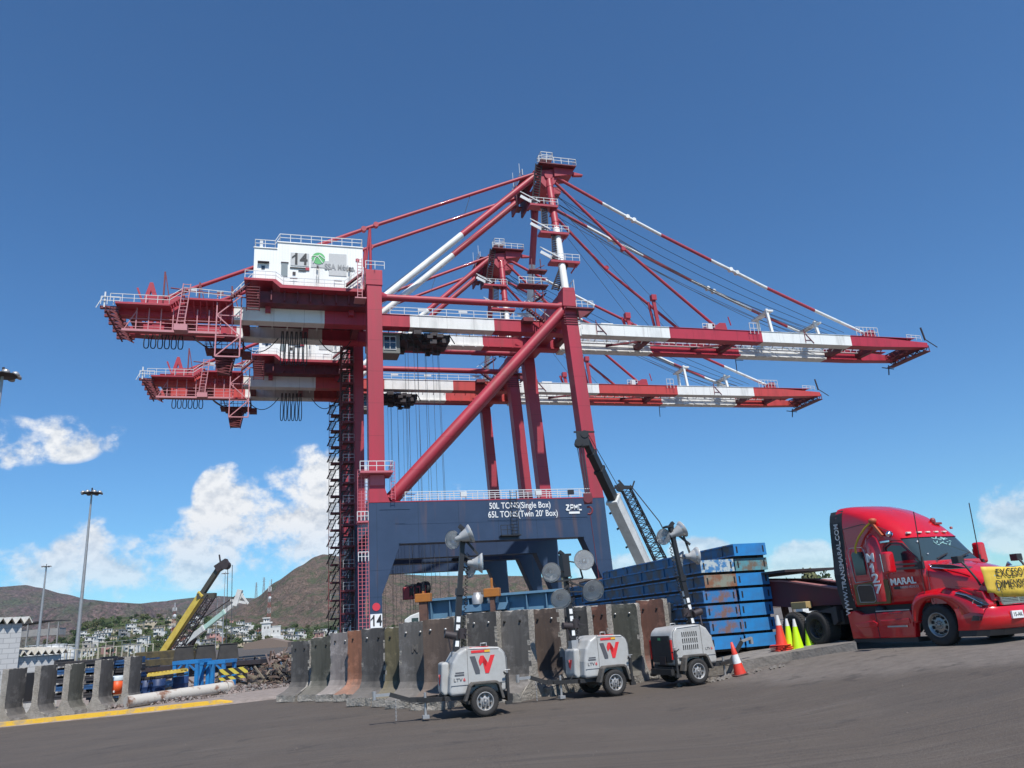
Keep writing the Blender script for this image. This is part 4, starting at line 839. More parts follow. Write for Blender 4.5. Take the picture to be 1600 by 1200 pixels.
def panel(x0, x1, Ys, ytop, yaw, col, label, seed, foot=.95, w=1.06, hole=True):
    xc = (x0 + x1) / 2; P = at(xc, 1000, Ys); ztop = at(xc, ytop, Ys).z; g0 = gz(P.x, P.y)
    o = twall((P.x, P.y, g0), R(yaw + random.Random(seed).uniform(-3, 3)), w, ztop - g0, col, seed, foot, hole=hole); return tag(o, label, 'concrete barrier', WG)
panel(458, 490, 34.0, 1001, -27, 'dark', 'dark grey concrete barrier at the far left end of the wall', 1)
panel(491, 521, 32.8, 995, -26, 'olive', 'dark greenish concrete barrier second from the left end of the wall', 2)
panel(522, 551, 31.4, 988, -27, 'pale', 'pale pinkish grey concrete barrier left of the rust orange one', 3)
panel(551, 578, 30.4, 984, -26, 'rust', 'rust orange concrete barrier below the plate with 14 on the crane leg', 4)
panel(575, 601, 27.6, 981, -30, 'dark', 'blackish concrete barrier with pale end, right of the rust orange one', 5)
panel(611, 635, 26.4, 979, -26, 'moss', 'mossy yellow brown concrete barrier in the left half of the wall', 6, w=.9)
p7 = panel(633, 669, 25.2, 971, -25, 'grey', 'wide dark grey concrete barrier marked with a faint M', 7, w=1.12)
text('lettering', 'M', .32, CM['dark'], p7, face_mat((.05, -.19, 1.62), (1, 0, 0)), .003, bold=.01)
panel(672, 708, 24.0, 966, -24, 'brown', 'brown concrete barrier left of the mast of the nearest light tower', 8, w=1.1)
panel(705, 730, 25.0, 962, -34, 'olive', 'narrow concrete barrier with pale broken edge behind the nearest light mast', 9, w=.85)
panel(739, 777, 24.6, 956, -27, 'dark', 'near black concrete barrier just right of the nearest light mast', 10, w=1.05)
panel(784, 830, 24.4, 953, -30, 'grey', 'wide grey concrete barrier with two bolts between the first two light towers', 11, w=1.14)
panel(840, 876, 25.4, 950, -32, 'brown', 'brownish concrete barrier behind the lower left lamp of the middle light tower', 12)
panel(884, 922, 26.2, 947, -33, 'dark', 'dark concrete barrier directly behind the mast of the middle light tower', 13)
panel(935, 950, 27.0, 945, -36, 'redb', 'narrow brown concrete barrier with crumbling edge above the middle light tower', 14, w=.7)
panel(958, 1001, 27.4, 943, -30, 'olive', 'mossy black concrete barrier with a ragged pale top edge', 15, foot=.6)
panel(1003, 1046, 28.4, 936, -32, 'redb', 'reddish brown concrete barrier, tallest near the right end of the wall', 16)
panel(1054, 1084, 29.2, 940, -36, 'grey', 'grey concrete barrier at the right end of the wall behind the third light tower', 17, w=.9)
LG = 'upright concrete barriers behind the yellow kerb'
for i, (xs, yb, yt, Ys, col, lab) in enumerate([(20, 1125, 1047, 36.2, 'dark', 'leftmost upright concrete barrier behind the yellow kerb'), (69, 1121, 1042, 37.0, 'dark', 'second upright concrete barrier from the left behind the yellow kerb'),
        (114, 1114, 1039, 38.0, 'olive', 'greenish middle upright concrete barrier behind the yellow kerb'), (160, 1108, 1033, 38.8, 'dark', 'upright concrete barrier just left of the orange drum'), (205, 1103, 1028, 39.6, 'dark', 'rightmost upright concrete barrier behind the yellow kerb, beside the orange drum')]):
    Ys += 3.4; P = at(xs, 1080, Ys); g0 = gz(P.x, P.y); zt = at(xs, yt, Ys).z
    o = twall((P.x, P.y, g0 + .08), R(80 + i * 1.5), 1.15, zt - g0, col, 30 + i, .62, t=.34, hole=False); tag(o, lab, 'concrete barrier', LG)

# ------------------------------------------------------------ wheels
M_tyre = mat('tyre_rubber', (.022, .021, .021), .85, col2=(.05, .045, .04), scale=4, amount=.6, bump=.2)
M_rim = mat('rim_silver', (.36, .36, .36), .5, metal=.25, col2=(.22, .20, .18), scale=6, amount=.8)
M_alu = mat('polished_aluminium', (.40, .39, .37), .38, metal=.8, col2=(.22, .20, .18), scale=7, amount=.7)
def wheel(name, R_, w, par, loc, rimr, rm, outer=-1, spokes=8, lugs=5, dish=.03):
    """axle along local Y; outer=-1: the outside faces -Y"""
    root = empty(name, loc); root.parent = par; h = w / 2; a = (0, 1, 0)
    b = MB(); b.lathe([(rimr, -h * .85), (rimr + .02, -h * .96), (R_ * .82, -h), (R_ * .93, -h * .92), (R_ * .985, -h * .72), (R_, -h * .4), (R_, h * .4), (R_ * .985, h * .72), (R_ * .93, h * .92), (R_ * .82, h), (rimr + .02, h * .96), (rimr, h * .85)], (0, 0, 0), a, 40)
    for k in range(40):
        t = 2 * PI * k / 40
        for s in (-1, 1): c = Vector((math.cos(t) * R_, s * h * .45, math.sin(t) * R_)); b.beam(c * 1.0 + Vector((0, -h * .4 * s, 0)), c + Vector((0, h * .4 * s, 0)), R_ * .07, R_ * .02, up=(math.cos(t), 0, math.sin(t)))
    b.build('tyre', M_tyre, root)
    o = outer * h
    b = MB(); b.lathe([(rimr + .012, o * .95), (rimr + .005, o * .99), (rimr - .012, o * .95), (rimr * .93, o * .55), (rimr * .82, o * .45 - outer * dish * 0), (rimr * .5, o * (.55 + dish * 2)), (rimr * .42, o * (.60 + dish * 3)), (rimr * .22, o * (.62 + dish * 3)), (0, o * (.63 + dish * 3))], (0, 0, 0), a, 40)
    b.lathe([(rimr, -o * .9), (rimr * .9, -o * .4), (0, -o * .3)], (0, 0, 0), a, 24)
    b.build('rim', rm, root)
    b = MB()
    for k in range(spokes):
        t = 2 * PI * (k + .5) / spokes; c = Vector((math.cos(t) * rimr * .70, o * .56 + outer * .012, math.sin(t) * rimr * .70)); tg = Vector((-math.sin(t), 0, math.cos(t)))
        b.beam(c - tg * rimr * .13, c + tg * rimr * .13, rimr * .16, .03, up=(0, 1, 0))
    if R_ in (.345, .525):
        for k in range(spokes):
            t = 2 * PI * (k + .5) / spokes; c = Vector((math.cos(t) * rimr * .70, o * .56 + outer * .012, math.sin(t) * rimr * .70)); tg = Vector((-math.sin(t), 0, math.cos(t)))
            q = MB(); q.beam(c - tg * rimr * .13, c + tg * rimr * .13, rimr * .16, .03, up=(0, 1, 0)); q.build('hand_hole', M_hole, root)
    else: b.build('hand_hole', M_hole, root)
    b = MB(); b.lathe([(rimr * .16, o * .6), (rimr * .15, o * (.85 + dish * 5)), (rimr * .1, o * (.9 + dish * 5)), (0, o * (.9 + dish * 5))], (0, 0, 0), a, 16)
    for k in range(lugs): t = 2 * PI * k / lugs; c = Vector((math.cos(t) * rimr * .33, o * .68, math.sin(t) * rimr * .33)); b.tube(c, c + Vector((0, outer * (.03 + dish), 0)), rimr * .05, 6)
    b.build('hub', rm, root)
    return root

# ------------------------------------------------------------ towable light towers
M_body = mat('tower_body_grey', (.45, .45, .435), .45, col2=(.33, .315, .29), scale=2.5, amount=.8, coat=.2)
M_blk = mat('black_plastic', (.022, .022, .023), .55, col2=(.05, .045, .04), scale=5)
M_fend = mat('fender_dusty', (.05, .048, .045), .7, col2=(.20, .17, .14), scale=3, amount=.6)
M_galv = mat('galvanised', (.42, .42, .42), .45, metal=.5, col2=(.28, .26, .24))
M_logor = mat('decal_red', (.72, .03, .035), .5); M_logog = mat('decal_grey', (.09, .09, .10), .5); M_yel = mat('decal_yellow', (.75, .42, .03), .5)
M_lampw = mat('lamp_shell', (.40, .40, .39), .35, col2=(.45, .45, .44)); M_refl = mat('lamp_reflector', (.50, .52, .52), .22, metal=.55)
M_lens = bpy.data.materials.new('lamp_lens'); M_lens.use_nodes = True
_b = M_lens.node_tree.nodes['Principled BSDF']; _b.inputs['Transmission Weight'].default_value = .75; _b.inputs['Roughness'].default_value = .12; _b.inputs['Base Color'].default_value = (.75, .77, .78, 1); _b.inputs['IOR'].default_value = 1.1
M_hazard = mat('tail_lamp_red', (.45, .02, .02), .25)
def light_tower(loc, fwd, label, tilt, lamps, mast_h=4.45, flip=1, tz=.64, mx=.58):
    """local +X towards the drawbar; the side with the lettering is local side*Y"""
    yaw = math.atan2(fwd[1], fwd[0]); root = empty('light_tower', loc, yaw, label, 'light tower', 'towable light towers parked in front of the wall')
    S = flip                                                     # +1: the photographed side is local +Y, -1: local -Y
    b = MB(); pf = [(-.60, .52), (-.66, .75), (-.66, 1.30), (-.60, 1.48), (-.45, 1.58), (.20, 1.62), (.42, 1.60), (.60, 1.50), (.74, 1.28), (.82, .95), (.84, .60), (.82, .50)]
    b.prism(pf, 'y', -.60, .60); body = b.build('body', M_body, root, bevel=.075, bseg=4)
    b = MB(); b.prism([(.78, .55), (.78, 1.28), (.86, 1.30), (.97, 1.28), (1.00, .60), (.92, .50)], 'y', -.30, .30); b.build('front_housing', M_body, root, bevel=.05, bseg=3)
    b = MB(); b.box(.36, .365, S * .598, S * .612, .60, 1.62); b.box(-.6, .80, S * .60, S * .612, .74, .748); b.build('panel_gap', M_logog, body)
    b = MB(); b.box(-.67, .95, -.5, .5, .40, .50); b.beam((1.0, .45, .45), (1.55, .06, .45), .08, .1); b.beam((1.0, -.45, .45), (1.55, -.06, .45), .08, .1); b.beam((1.4, 0, .45), (1.75, 0, .47), .1, .12); b.beam((1.75, 0, .47), (2.25, 0, tz), .08, .1)
    b.box(-.45, .45, -.66, .66, .30, .38); b.beam((-.7, -.55, .36), (-.7, .55, .36), .12, .16)
    ch = b.build('chassis', M_blk, root)
    b = MB(); b.beam((2.22, 0, tz), (2.62, 0, tz + (.08 if tz > .7 else 0)), .07, .07); b.tube((2.62, 0, tz - .1), (2.62, 0, tz + .1), .05, 10); b.build('coupling', M_galv, root)
    for s in (-1, 1):
        wheel('wheel', .345, .22, root, (0.0, s * .70, .345), .205, M_rim, outer=s, spokes=8, lugs=5)
        b = MB(); pp = [(-.50, .38), (-.40, .74), (-.32, .80), (.30, .80), (.38, .74), (.52, .38), (.45, .38), (.33, .70), (.27, .745), (-.28, .745), (-.35, .70), (-.43, .38)]
        b.prism(pp, 'y', min(s * .58, s * .83), max(s * .58, s * .83)); b.build('fender', M_fend, root, bevel=.012)
        b = MB(); b.tube((-.62, s * .66, .25), (-.62, s * .66, .95), .04, 8); b.box(-.70, -.54, s * .66 - .05, s * .66 + .05, .22, .30); b.beam((-.62, s * .66, .9), (-.52, s * .72, .98), .03); b.build('stabiliser', M_blk, root)
    b = MB(); b.tube((1.38, S * .12, .10), (1.38, S * .12, .62), .035, 8); b.box(1.30, 1.46, S * .12 - .08, S * .12 + .08, .02, .10); b.tube((1.38, S * .12, .02), (1.38, S * .12, .2), .025, 8); b.build('jack', M_galv, root)
    b = MB()
    for k in range(11): b.lathe([(.017, -.008), (.024, 0), (.017, .008), (.010, 0), (.017, -.008)], (2.1 + (k % 2) * .004, .05 * S, .50 - k * .045), ((1, 0, 0) if k % 2 else (0, 1, 0)), 8)
    b.build('safety_chain', M_galv, root)
    # rear panel
    b = MB(); b.box(-.685, -.64, -.50, .50, .62, 1.36); rp = b.build('rear_panel', M_blk, root, bevel=.03)
    b = MB(); b.box(-.70, -.685, -.44, .44, 1.20, 1.33); b.build('vent_slot', M_black, rp)
    b = MB(); b.box(-.705, -.69, -.22, .10, .55, .78); b.build('grille', M_dark, rp)
    for s in ((-1, 1) if S < 0 else (-S,)): b = MB(); b.box(-.70, -.64, s * .53, s * .58, .70, 1.24); b.build('tail_lamp', M_hazard, rp)
    # decals
    if S * 1 == S and label.find('vent') < 0:
        b = MB(); y0 = S * .602; y1 = S * .610
        def sg(poly): b.prism(poly, 'y', min(y0, y1), max(y0, y1))
        X = lambda x: x
        m_ = lambda x: .30 - x                                  # reading direction on this side
        sg([(m_(0), 1.40), (m_(.13), 1.40), (m_(.24), 1.06), (m_(.24), .98), (m_(.13), .98)]); b.build('emblem', M_logog, body)
        b = MB(); sg([(m_(.25), 1.16), (m_(.22), 1.28), (m_(.27), 1.40), (m_(.35), 1.40), (m_(.43), 1.26), (m_(.40), 1.12), (m_(.32), 1.24)])
        sg([(m_(.33), 1.24), (m_(.35), 1.40), (m_(.46), 1.22), (m_(.53), 1.40), (m_(.64), 1.40), (m_(.47), .98), (m_(.38), .98)]); b.build('emblem', M_logor, body)
        b = MB(); b.box(-.20, .28, min(S * .50, S * .56), max(S * .50, S * .56), 1.603, 1.615); b.box(-.22, .26, min(y0, y1) , max(y0, y1), 1.475, 1.535); b.build('decal', M_logor, body)
        b = MB(); b.box(-.22, -.08, S * .613 - .002, S * .613 + .002, 1.478, 1.532); b.build('decal', M_yel, body)
        text('lettering', 'LTV', .11, M_logog, body, face_mat((.62, S * .612, .87), (-S, 0, 0)), .002, sx=1.2); text('lettering', '6', .11, M_logor, body, face_mat((.46, S * .612, .87), (-S, 0, 0)), .002, sx=1.2)
        b = MB(); b.box(.46, .70, S * .600, S * .606, .96, 1.0); b.box(.46, .68, S * .600, S * .606, 1.02, 1.05); b.build('decal', M_logog, body)
        b = MB(); b.prism([(-.14, 1.0), (-.08, 1.0), (0, .82), (-.03, .78)], 'x', .985, 1.0); b.build('emblem', M_logog, body)
        b = MB(); b.prism([(-.03, .84), (.0, 1.0), (.04, .92), (.09, 1.0), (.15, 1.0), (.04, .74)], 'x', .986, 1.003); b.build('emblem', M_logor, body)
    else:
        for k in range(3):
            b = MB()
            for q in range(8): b.box(-.30 + q * .07, -.27 + q * .07, S * .595, S * .606, 1.30 - k * .18, 1.43 - k * .18)
            b.build('louvre', M_black, body)
        text('lettering', 'LTV', .10, M_logog, body, face_mat((.55, S * .606, .92), (-S, 0, 0)), .002, sx=1.1); text('lettering', '6', .10, M_logor, body, face_mat((.68, S * .606, .92), (-S, 0, 0)), .002, sx=1.1)
        b = MB(); b.box(-.702, -.698, -.06, .08, 1.23, 1.30); b.build('decal', M_green, rp)
    for x0 in (-.48, .20): b = MB(); b.box(x0, x0 + .09, min(S * .60, S * .625), max(S * .60, S * .625), .68, .735); b.build('latch', M_blk, body, bevel=.004)
    b = MB(); b.path([(-.50, S * .606, 1.555), (-.60, S * .606, 1.44), (-.625, S * .606, 1.28), (-.625, S * .606, .80)], .006, 4); b.path([(.35, S * .606, 1.58), (-.45, S * .606, 1.54)], .006, 4); b.build('panel_gap', M_logog, body)
    b = MB(); b.path([(-.28, -.05, 1.605), (-.28, -.05, 1.68), (-.12, -.05, 1.68), (-.12, -.05, 1.61)], .014, 6); b.build('lifting_eye', M_galv, body)
    b = MB(); b.tube((-.62, S * .66, .95), (-.62, S * .66, 1.02), .02, 6); b.tube((-.70, S * .66, 1.02), (-.56, S * .66, 1.02), .012, 6); b.build('crank_handle', M_galv, root)
    b = MB(); b.path([(.95, S * .2, .62), (1.2, S * .16, .40), (1.6, S * .08, .36), (2.0, S * .03, .50)], .012, 5); b.build('brake_cable', M_blk, root)
    # mast
    mr = empty('mast', (mx, 0, 1.1)); mr.parent = root; mr.rotation_euler = tilt
    H = mast_h - 1.1
    b = MB(); b.box(-.075, .075, -.075, .075, 0, H * .55); b.box(-.06, .06, -.06, .06, H * .5, H); b.box(-.10, .10, -.10, .10, H * .53, H * .58)
    b.box(-.12, .10, -.13, .13, H - .55, H + .10) if lamps == 'face' else b.box(-.07, .07, -.07, .07, H - .3, H + .1)
    b.build('mast_section', M_black, mr)
    b = MB(); b.box(-.11, .11, -.11, .11, .05, .42); b.build('mast_foot', M_galv, mr)
    b = MB()
    for z in (.55, .95, 1.15): b = MB(); b.box(-.05, .05, S * .075, S * .080, z, z + .14); b.build('sticker', M_txtw, mr)
    for z in (1.12, 1.35): b = MB(); b.box(-.078, -.074, -.05, .05, z, z + .16); b.build('sticker', M_txtw, mr)
    b = MB(); b.path([(-.17 + .035 * math.cos(i * .9), .035 * math.sin(i * .9), .25 + i * (H - .75) / 190) for i in range(190)], .011, 5, False); b.build('coiled_cable', M_black, mr)
    b = MB(); b.tube((.05, .12 * S, .80), (.34, .12 * S, .84), .10, 10); b.beam((.25, .15 * S, .8), (.18, .25 * S, .45), .03); b.beam((-.1, S * .1, .9), (-.35, .2 * S, .8), .03); b.tube((-.12, 0, .75), (-.12, .01, 1.0), .13, 12); b.build('winch', M_dark, mr)
    def lamp(c, d, r=.27, dep=.30):
        if lamps != 'face': r *= 1.06; dep *= 1.05
        c = Vector(c); d = Vector(d).normalized(); lr = empty('floodlight', c); lr.parent = mr
        b = MB(); b.lathe([(.03, -dep - .12), (.075, -dep - .10), (.085, -dep + .02), (.12, -dep + .06), (r * .72, -.10), (r * .97, -.02), (r, 0), (r, .012)], (0, 0, 0), d, 28); b.build('lamp_shell', M_lampw, lr)
        b = MB(); b.lathe([(r * .96, .004), (r * .88, -.05), (r * .6, -.14), (.07, -dep + .05), (0, -dep + .05)], (0, 0, 0), d, 28); b.tube(-d * (dep - .05), -d * .09, .035, 8); b.build('reflector', M_refl, lr)
        b = MB(); b.lathe([(r * .97, .008), (r * .6, .028), (0, .035)], (0, 0, 0), d, 28); b.build('lens', M_lens, lr)
        b = MB(); b.tube(-d * (dep + .02), Vector((0, 0, 0)) - d * (dep + .02) + (Vector((0, 0, c.z)) - c).normalized() * .05, .03, 6); bk = -d * (dep - .05); tgt = Vector((0, 0, c.z - (.12 if c.z > H else -.05))) - c
        b.beam(bk, bk.lerp(tgt, .45) + Vector((0, 0, -.05)), .035); b.beam(bk.lerp(tgt, .45) + Vector((0, 0, -.05)), tgt, .035); b.box(bk.x - .06, bk.x + .06, bk.y - .06, bk.y + .06, bk.z - .06, bk.z + .06); b.build('lamp_bracket', M_blk, lr)
        return lr
    cross = MB(); top = MB(); top.box(-.22, .06, -.10, .10, H + .06, H + .12); top.beam((0, 0, H + .1), (.12, 0, H + .2), .1); top.build('mast_cap', M_black, mr)
    if lamps == 'side':                                          # bells pointing to the rear of the trailer
        lamp((-.18, S * .20, H - .02), (-.86, .1 * S, .42), .24, .32); lamp((.22, -.30 * S, H - .16), (.55, .5 * S, -.15), .24, .26); lamp((-.52, .22 * S, H - .78), (-.96, .22 * S, .06), .25, .26); lamp((-.36, -.32 * S, H - .88), (-.85, .6 * S, -.3), .25, .2)
        cross.beam((0, 0, H - .1), (-.42, .1 * S, H - .55), .06); cross.beam((0, 0, H - .5), (-.3, .1 * S, H - .75), .05)
    elif lamps == 'face':
        cy = S
        lamp((.62, .34 * cy, H - .42), (.18, 1 * cy, -.42), .29, .22); lamp((-.50, .34 * cy, H - .12), (.42, 1 * cy, .02), .30, .22); lamp((.46, .44 * cy, H - 1.18), (.30, 1 * cy, -.55), .30, .2); lamp((-.62, .44 * cy, H - 1.02), (.15, 1 * cy, -.62), .34, .2)
        cross.beam((-.5, .12 * cy, H - .62), (.55, .12 * cy, H - .68), .05); cross.beam((0, .1 * cy, H - .7), (-.62, .25 * cy, H - .95), .045); cross.beam((0, .1 * cy, H - .8), (.5, .25 * cy, H - 1.1), .045); cross.beam((-.5, .12 * cy, H - .62), (-.4, .2 * cy, H - .3), .04)
    else:
        lamp((.34, S * .12, H - .05), (.86, .2 * S, .30), .25, .34); lamp((-.20, -.2 * S, H - .18), (-.8, .4 * S, .1), .24, .24); lamp((.62, S * .16, H - .92), (.96, .22 * S, -.1), .26, .26); lamp((.36, -.3 * S, H - .95), (.7, .6 * S, -.3), .26, .2)
        cross.beam((0, 0, H), (.50, .1 * S, H - .55), .06); cross.beam((.45, .1, H - .1), (.42, .1 * S, H - .8), .05)
    cross.build('crossbar', M_blk, mr)
    return root
T1 = light_tower((-1.40, 21.05, .0), (-.965, -.26), 'nearest grey light tower trailer, wheel and tongue in full view, left of the other two', (0, R(-6.2), 0), 'side', 4.55, flip=1)
T2 = light_tower((1.98, 23.7, .02), (-.91, -.41), 'middle grey light tower trailer with its four round lamps facing the road', (R(2), R(1.0), 0), 'face', 3.85, flip=1, mx=.8)
T3 = light_tower((4.45, 24.3, .12), (.92, .39), 'rightmost light tower trailer with slotted vents and dark rear grille, tongue by the leaning cone', (R(-2), R(-5.0), 0), 'vent', 4.5, flip=-1, tz=1.0)

# ------------------------------------------------------------ blue steel frames
M_bl = [mat('frame_blue', (.018, .23, .56), .5, col2=(.04, .15, .34), scale=1.6, amount=.9), mat('frame_blue_rusty', (.03, .17, .40), .6, col2=(.20, .10, .06), scale=2.4, amount=.9, lo=.47, hi=.62),
        mat('frame_teal', (.09, .26, .30), .6, col2=(.16, .10, .06), scale=2.8, amount=.9, lo=.46, hi=.6), mat('frame_rust', (.22, .10, .055), .75, col2=(.22, .25, .20), scale=2.2, amount=.9, lo=.45, hi=.6), mat('frame_dusty', (.42, .48, .48), .7, col2=(.03, .17, .38), scale=5, amount=.95, lo=.46, hi=.54)]
M_bdk = mat('frame_side_blue', (.026, .12, .24), .55, col2=(.11, .07, .045), scale=1.5, amount=.9, lo=.45, hi=.62)
M_bfl = mat('frame_flange', (.05, .20, .42), .55, col2=(.16, .09, .06), scale=2.5, amount=.9, lo=.48, hi=.6)
M_gap = mat('gap_dark', (.05, .04, .032), .9, col2=(.03, .025, .02))  # near-black fill for the rack gaps, standing in for their shade
def steel_frame(L, w, h, em, sm=None):
    """origin at the front left lower corner; end plate faces -Y, length along +Y"""
    r = empty('cargo_rack')
    for x0_ in (.08, w - .34): b = MB(); b.box(x0_, x0_ + .26, .12, L - .2, -.086, -.001); b.build('gap_filler', M_gap, r)  # added strips that fill the gap under each rack so it looks dark
    b = MB(); b.box(.10, w - .10, .20, .30, -.086, h - .1); b.build('gap_backing', M_gap, r); b = MB()  # added dark board behind the end plate, blocks the view through the gaps
    for x in (0, w - .10):
        b.cur = 1; b.box(x, x + .10, .03, L - .03, h - .05, h); b.box(x, x + .10, .03, L - .03, 0, .05); b.cur = 0; b.box(x + .04, x + .06, .03, L - .03, .05, h - .05)
        for k in range(6): y = .8 + k * (L - 1.6) / 5; b.box(x + .005, x + .095, y, y + .03, .05, h - .05)
    sf = b.build('side_beam', None, r, mats=[sm or M_bdk, M_bfl])
    b = MB(); 
    for k in range(9): y = .5 + k * (L - 1) / 8; b.box(.1, w - .1, y, y + .08, .06, h - .06)
    b.box(.1, w - .1, .03, L - .03, h - .09, h - .06); b.build('cross_member', M_bdk, r)
    b = MB(); b.box(.012, w - .012, 0, .03, 0, h); ep = b.build('end_plate', em, r); b = MB(); b.box(.012, w - .012, L - .03, L, 0, h); b.build('end_plate', em, r)
    for x in (.10, w - .16): b = MB(); b.box(x, x + .055, -.006, 0, h * .25, h * .78); b.build('slot', M_black, ep)
    return r
FYAW = R(17.17); fr0 = gat(1225, 1016); FO = Vector((fr0.x, fr0.y + .25, 0)); FG = 'blue steel frames stacked beside the wall'
rows7 = ['bottom', 'second lowest', 'third lowest', 'middle', 'fifth', 'second highest', 'top']
zb = ztop(FO) + .02; FH = .41; FP = .498; W_ = 1.30
seqR = [0, 0, 0, 0, 0, 2, 0]; seqL = [0, 1, 1, 1, 3, 4, None]
for k in range(7):
    for side, seq in (('right', seqR), ('left', seqL)):
        if seq[k] is None: continue
        L = 11.6 if side == 'left' else 12.0
        f = steel_frame(L, W_, FH, M_bl[seq[k]])
        jx = random.uniform(-.05, .05); jy = random.uniform(-.06, .06)
        if k == 6: jx = -.02; jy = -.12
        base = FO - CU_ * (W_ * (1 if side == 'right' else 2) + .03) + CU_ * jx + CV_ * jy
        f.location = (base.x, base.y, zb + k * FP); f.rotation_euler = (0, 0, FYAW + random.uniform(-.012, .012))
        cd = {0: 'bright blue', 1: 'rust-stained blue', 2: 'weathered teal', 3: 'rusty brown', 4: 'scraped whitish blue'}[seq[k]]
        tag(f, f'{cd} steel rack, {rows7[k]} layer, {side} column of the stack beside the cones', 'steel rack', FG)
# spacer timbers between layers
SB = at(946, 930, 38.0)
for j, (dx, dl) in enumerate(((0, 0), (1.42, .25), (2.84, .1))):
    for k in range(6):
        f = steel_frame(10.5, 1.3, .42, M_bl[2] if (j == 0 and k > 3) or (j == 1 and k == 4) else M_bl[0] if k % 2 else M_bl[1])
        base = Vector((SB.x, SB.y, 0)) + CU_ * (dx - .6) + CV_ * (dl + (k % 2) * .15)
        zz = at(950, 910, 38).z - .42 - (5 - k) * .56
        f.location = (base.x, base.y, zz); f.rotation_euler = (0, 0, FYAW)
        tag(f, f'{"teal ended" if (j == 0 and k > 3) or (j == 1 and k == 4) else "dark blue"} steel rack, {["bottom", "second", "third", "fourth", "fifth", "top"][k]} layer, {["left", "middle", "right"][j]} column behind the wall', 'steel rack', 'blue steel racks stacked behind the wall')
b = MB()
for i in range(2):
    c = FO - CU_ * (1.2 + i * .2) + CV_ * (3 + i * 5); b.beam((c.x - 1.2, c.y - .4, zb - .02), (c.x + 1.2, c.y + .4, zb - .02), .12, .03)
# rusty sheet pile and post beside the stack
b = MB(); p = at(1232, 965, 28.6); b.beam((p.x, p.y, gz(p.x, p.y)), (p.x - .12, p.y, at(1228, 918, 28.6).z), .22, .12); tag(b.build('steel_post', mat('rust_brown', (.16, .08, .055), .8, col2=(.07, .04, .035), scale=3, amount=.9)), 'rusty brown upright steel post at the right end of the blue stack', 'post')
# rusty plate lying on the rear stack
b = MB(); a0 = at(985, 907, 39.5); b.box(-2.2, 2.6, -1.2, 1.2, 0, .16); b.box(-2.0, 2.4, -1.0, 1.0, .16, .2)
o = b.build('rusty_plate', _M['rust_brown'], None, (a0.x, a0.y + 1, a0.z), FYAW); tag(o, 'flat rusty brown steel plate lying on top of the rear blue stack', 'steel plate')

# ------------------------------------------------------------ cones
M_cone = mat('cone_red', (.72, .055, .03), .5, col2=(.5, .04, .03)); M_lime = mat('cone_lime', (.55, .85, .01), .5); M_band = mat('cone_white', (.72, .72, .70), .4); M_coneb = mat('cone_base_dark', (.10, .04, .035), .8)
def cone(loc, h, m, basem, label, cat_group, lean=(0, 0), band=(.62, .85), stack=0):
    r = empty('traffic_cone', loc, random.uniform(0, .6), label, 'traffic cone', cat_group); r.rotation_euler = (lean[0], lean[1], random.uniform(0, .6))
    rb, rt = h * .19, h * .035
    rr = lambda t: rb + (rt - rb) * t
    b = MB(); b.lathe([(rr(0), .03), (rr(band[0]), h * band[0])], n=28); b.lathe([(rr(band[1]), h * band[1]), (rr(1), h), (rr(1) * .6, h + .005)], n=28); b.build('cone_body', m, r)
    b = MB(); b.lathe([(rr(band[0]) + .002, h * band[0] - .005), (rr(band[1]) + .002, h * band[1] + .005)], n=28); b.build('reflective_band', M_band, r)
    for k in range(1 + stack):
        b = MB(); s = h * .25; b.box(-s, s, -s, s, 0, .03); b.build('cone_base', basem, r, loc=(random.uniform(-.02, .02) * (k > 0), random.uniform(-.02, .02) * (k > 0), k * .055), rz=k * .25, bevel=.012)
    return r
q = gat(1157, 1055); cone((q.x, q.y, q.z + .015), .92, M_cone, M_coneb, 'leaning red cone with white band standing under the tongue of the right light tower', None, lean=(0, R(-9)), band=(.36, .62))
def cone_on(x, y, m, bm, h, label, g, **k):
    P = at(x, y, 26); 
    for _ in range(6): z = ztop(P) ; r_ = ray(x, y); P = EYE + r_ * ((z - EYE.z) / r_.z)
    return cone((P.x, P.y, z), h, m, bm, label, g, **k)
cone_on(1223, 1017, M_cone, M_cone, 1.08, 'red traffic cone with white tip and stacked bases beside the lime cones', None, band=(.72, 1.0), stack=3)
cone_on(1236, 1013, M_lime, M_lime, .90, 'lime green cone nearest the red one, left of the three', 'lime green traffic cones', band=(.76, 1.0))
cone_on(1248, 1015, M_lime, M_lime, .92, 'lime green cone in the middle of the three', 'lime green traffic cones', band=(.76, 1.0))
cone_on(1268, 1014, M_lime, M_lime, .94, 'lime green cone nearest the truck wheels, right of the three', 'lime green traffic cones', band=(.76, 1.0))
# ------------------------------------------------------------ red tractor truck
M_tred = mat('truck_red', (.56, .005, .012), .24, col2=(.46, .005, .011), scale=1.5, amount=.7, coat=.8)
M_tdk = mat('truck_plastic', (.03, .03, .032), .6)
M_chrome = mat('chrome', (.75, .75, .76), .12, metal=1.0)
M_gold = mat('swoosh_dark', (.17, .10, .02), .45, col2=(.08, .035, .01), scale=2)
M_int = mat('cab_interior', (.03, .028, .028), .8)
FW = gat(1475, 1009); TF = Vector((.402, -.9157, 0)); TN = Vector((.9157, .402, 0))
tang = math.atan2(TF.y, TF.x)
torg = FW + TN * 1.16
truck = empty('tractor_truck', (torg.x, torg.y, FW.z), tang, 'red tractor truck with roof fairing and yellow oversize banner, facing right', 'truck')
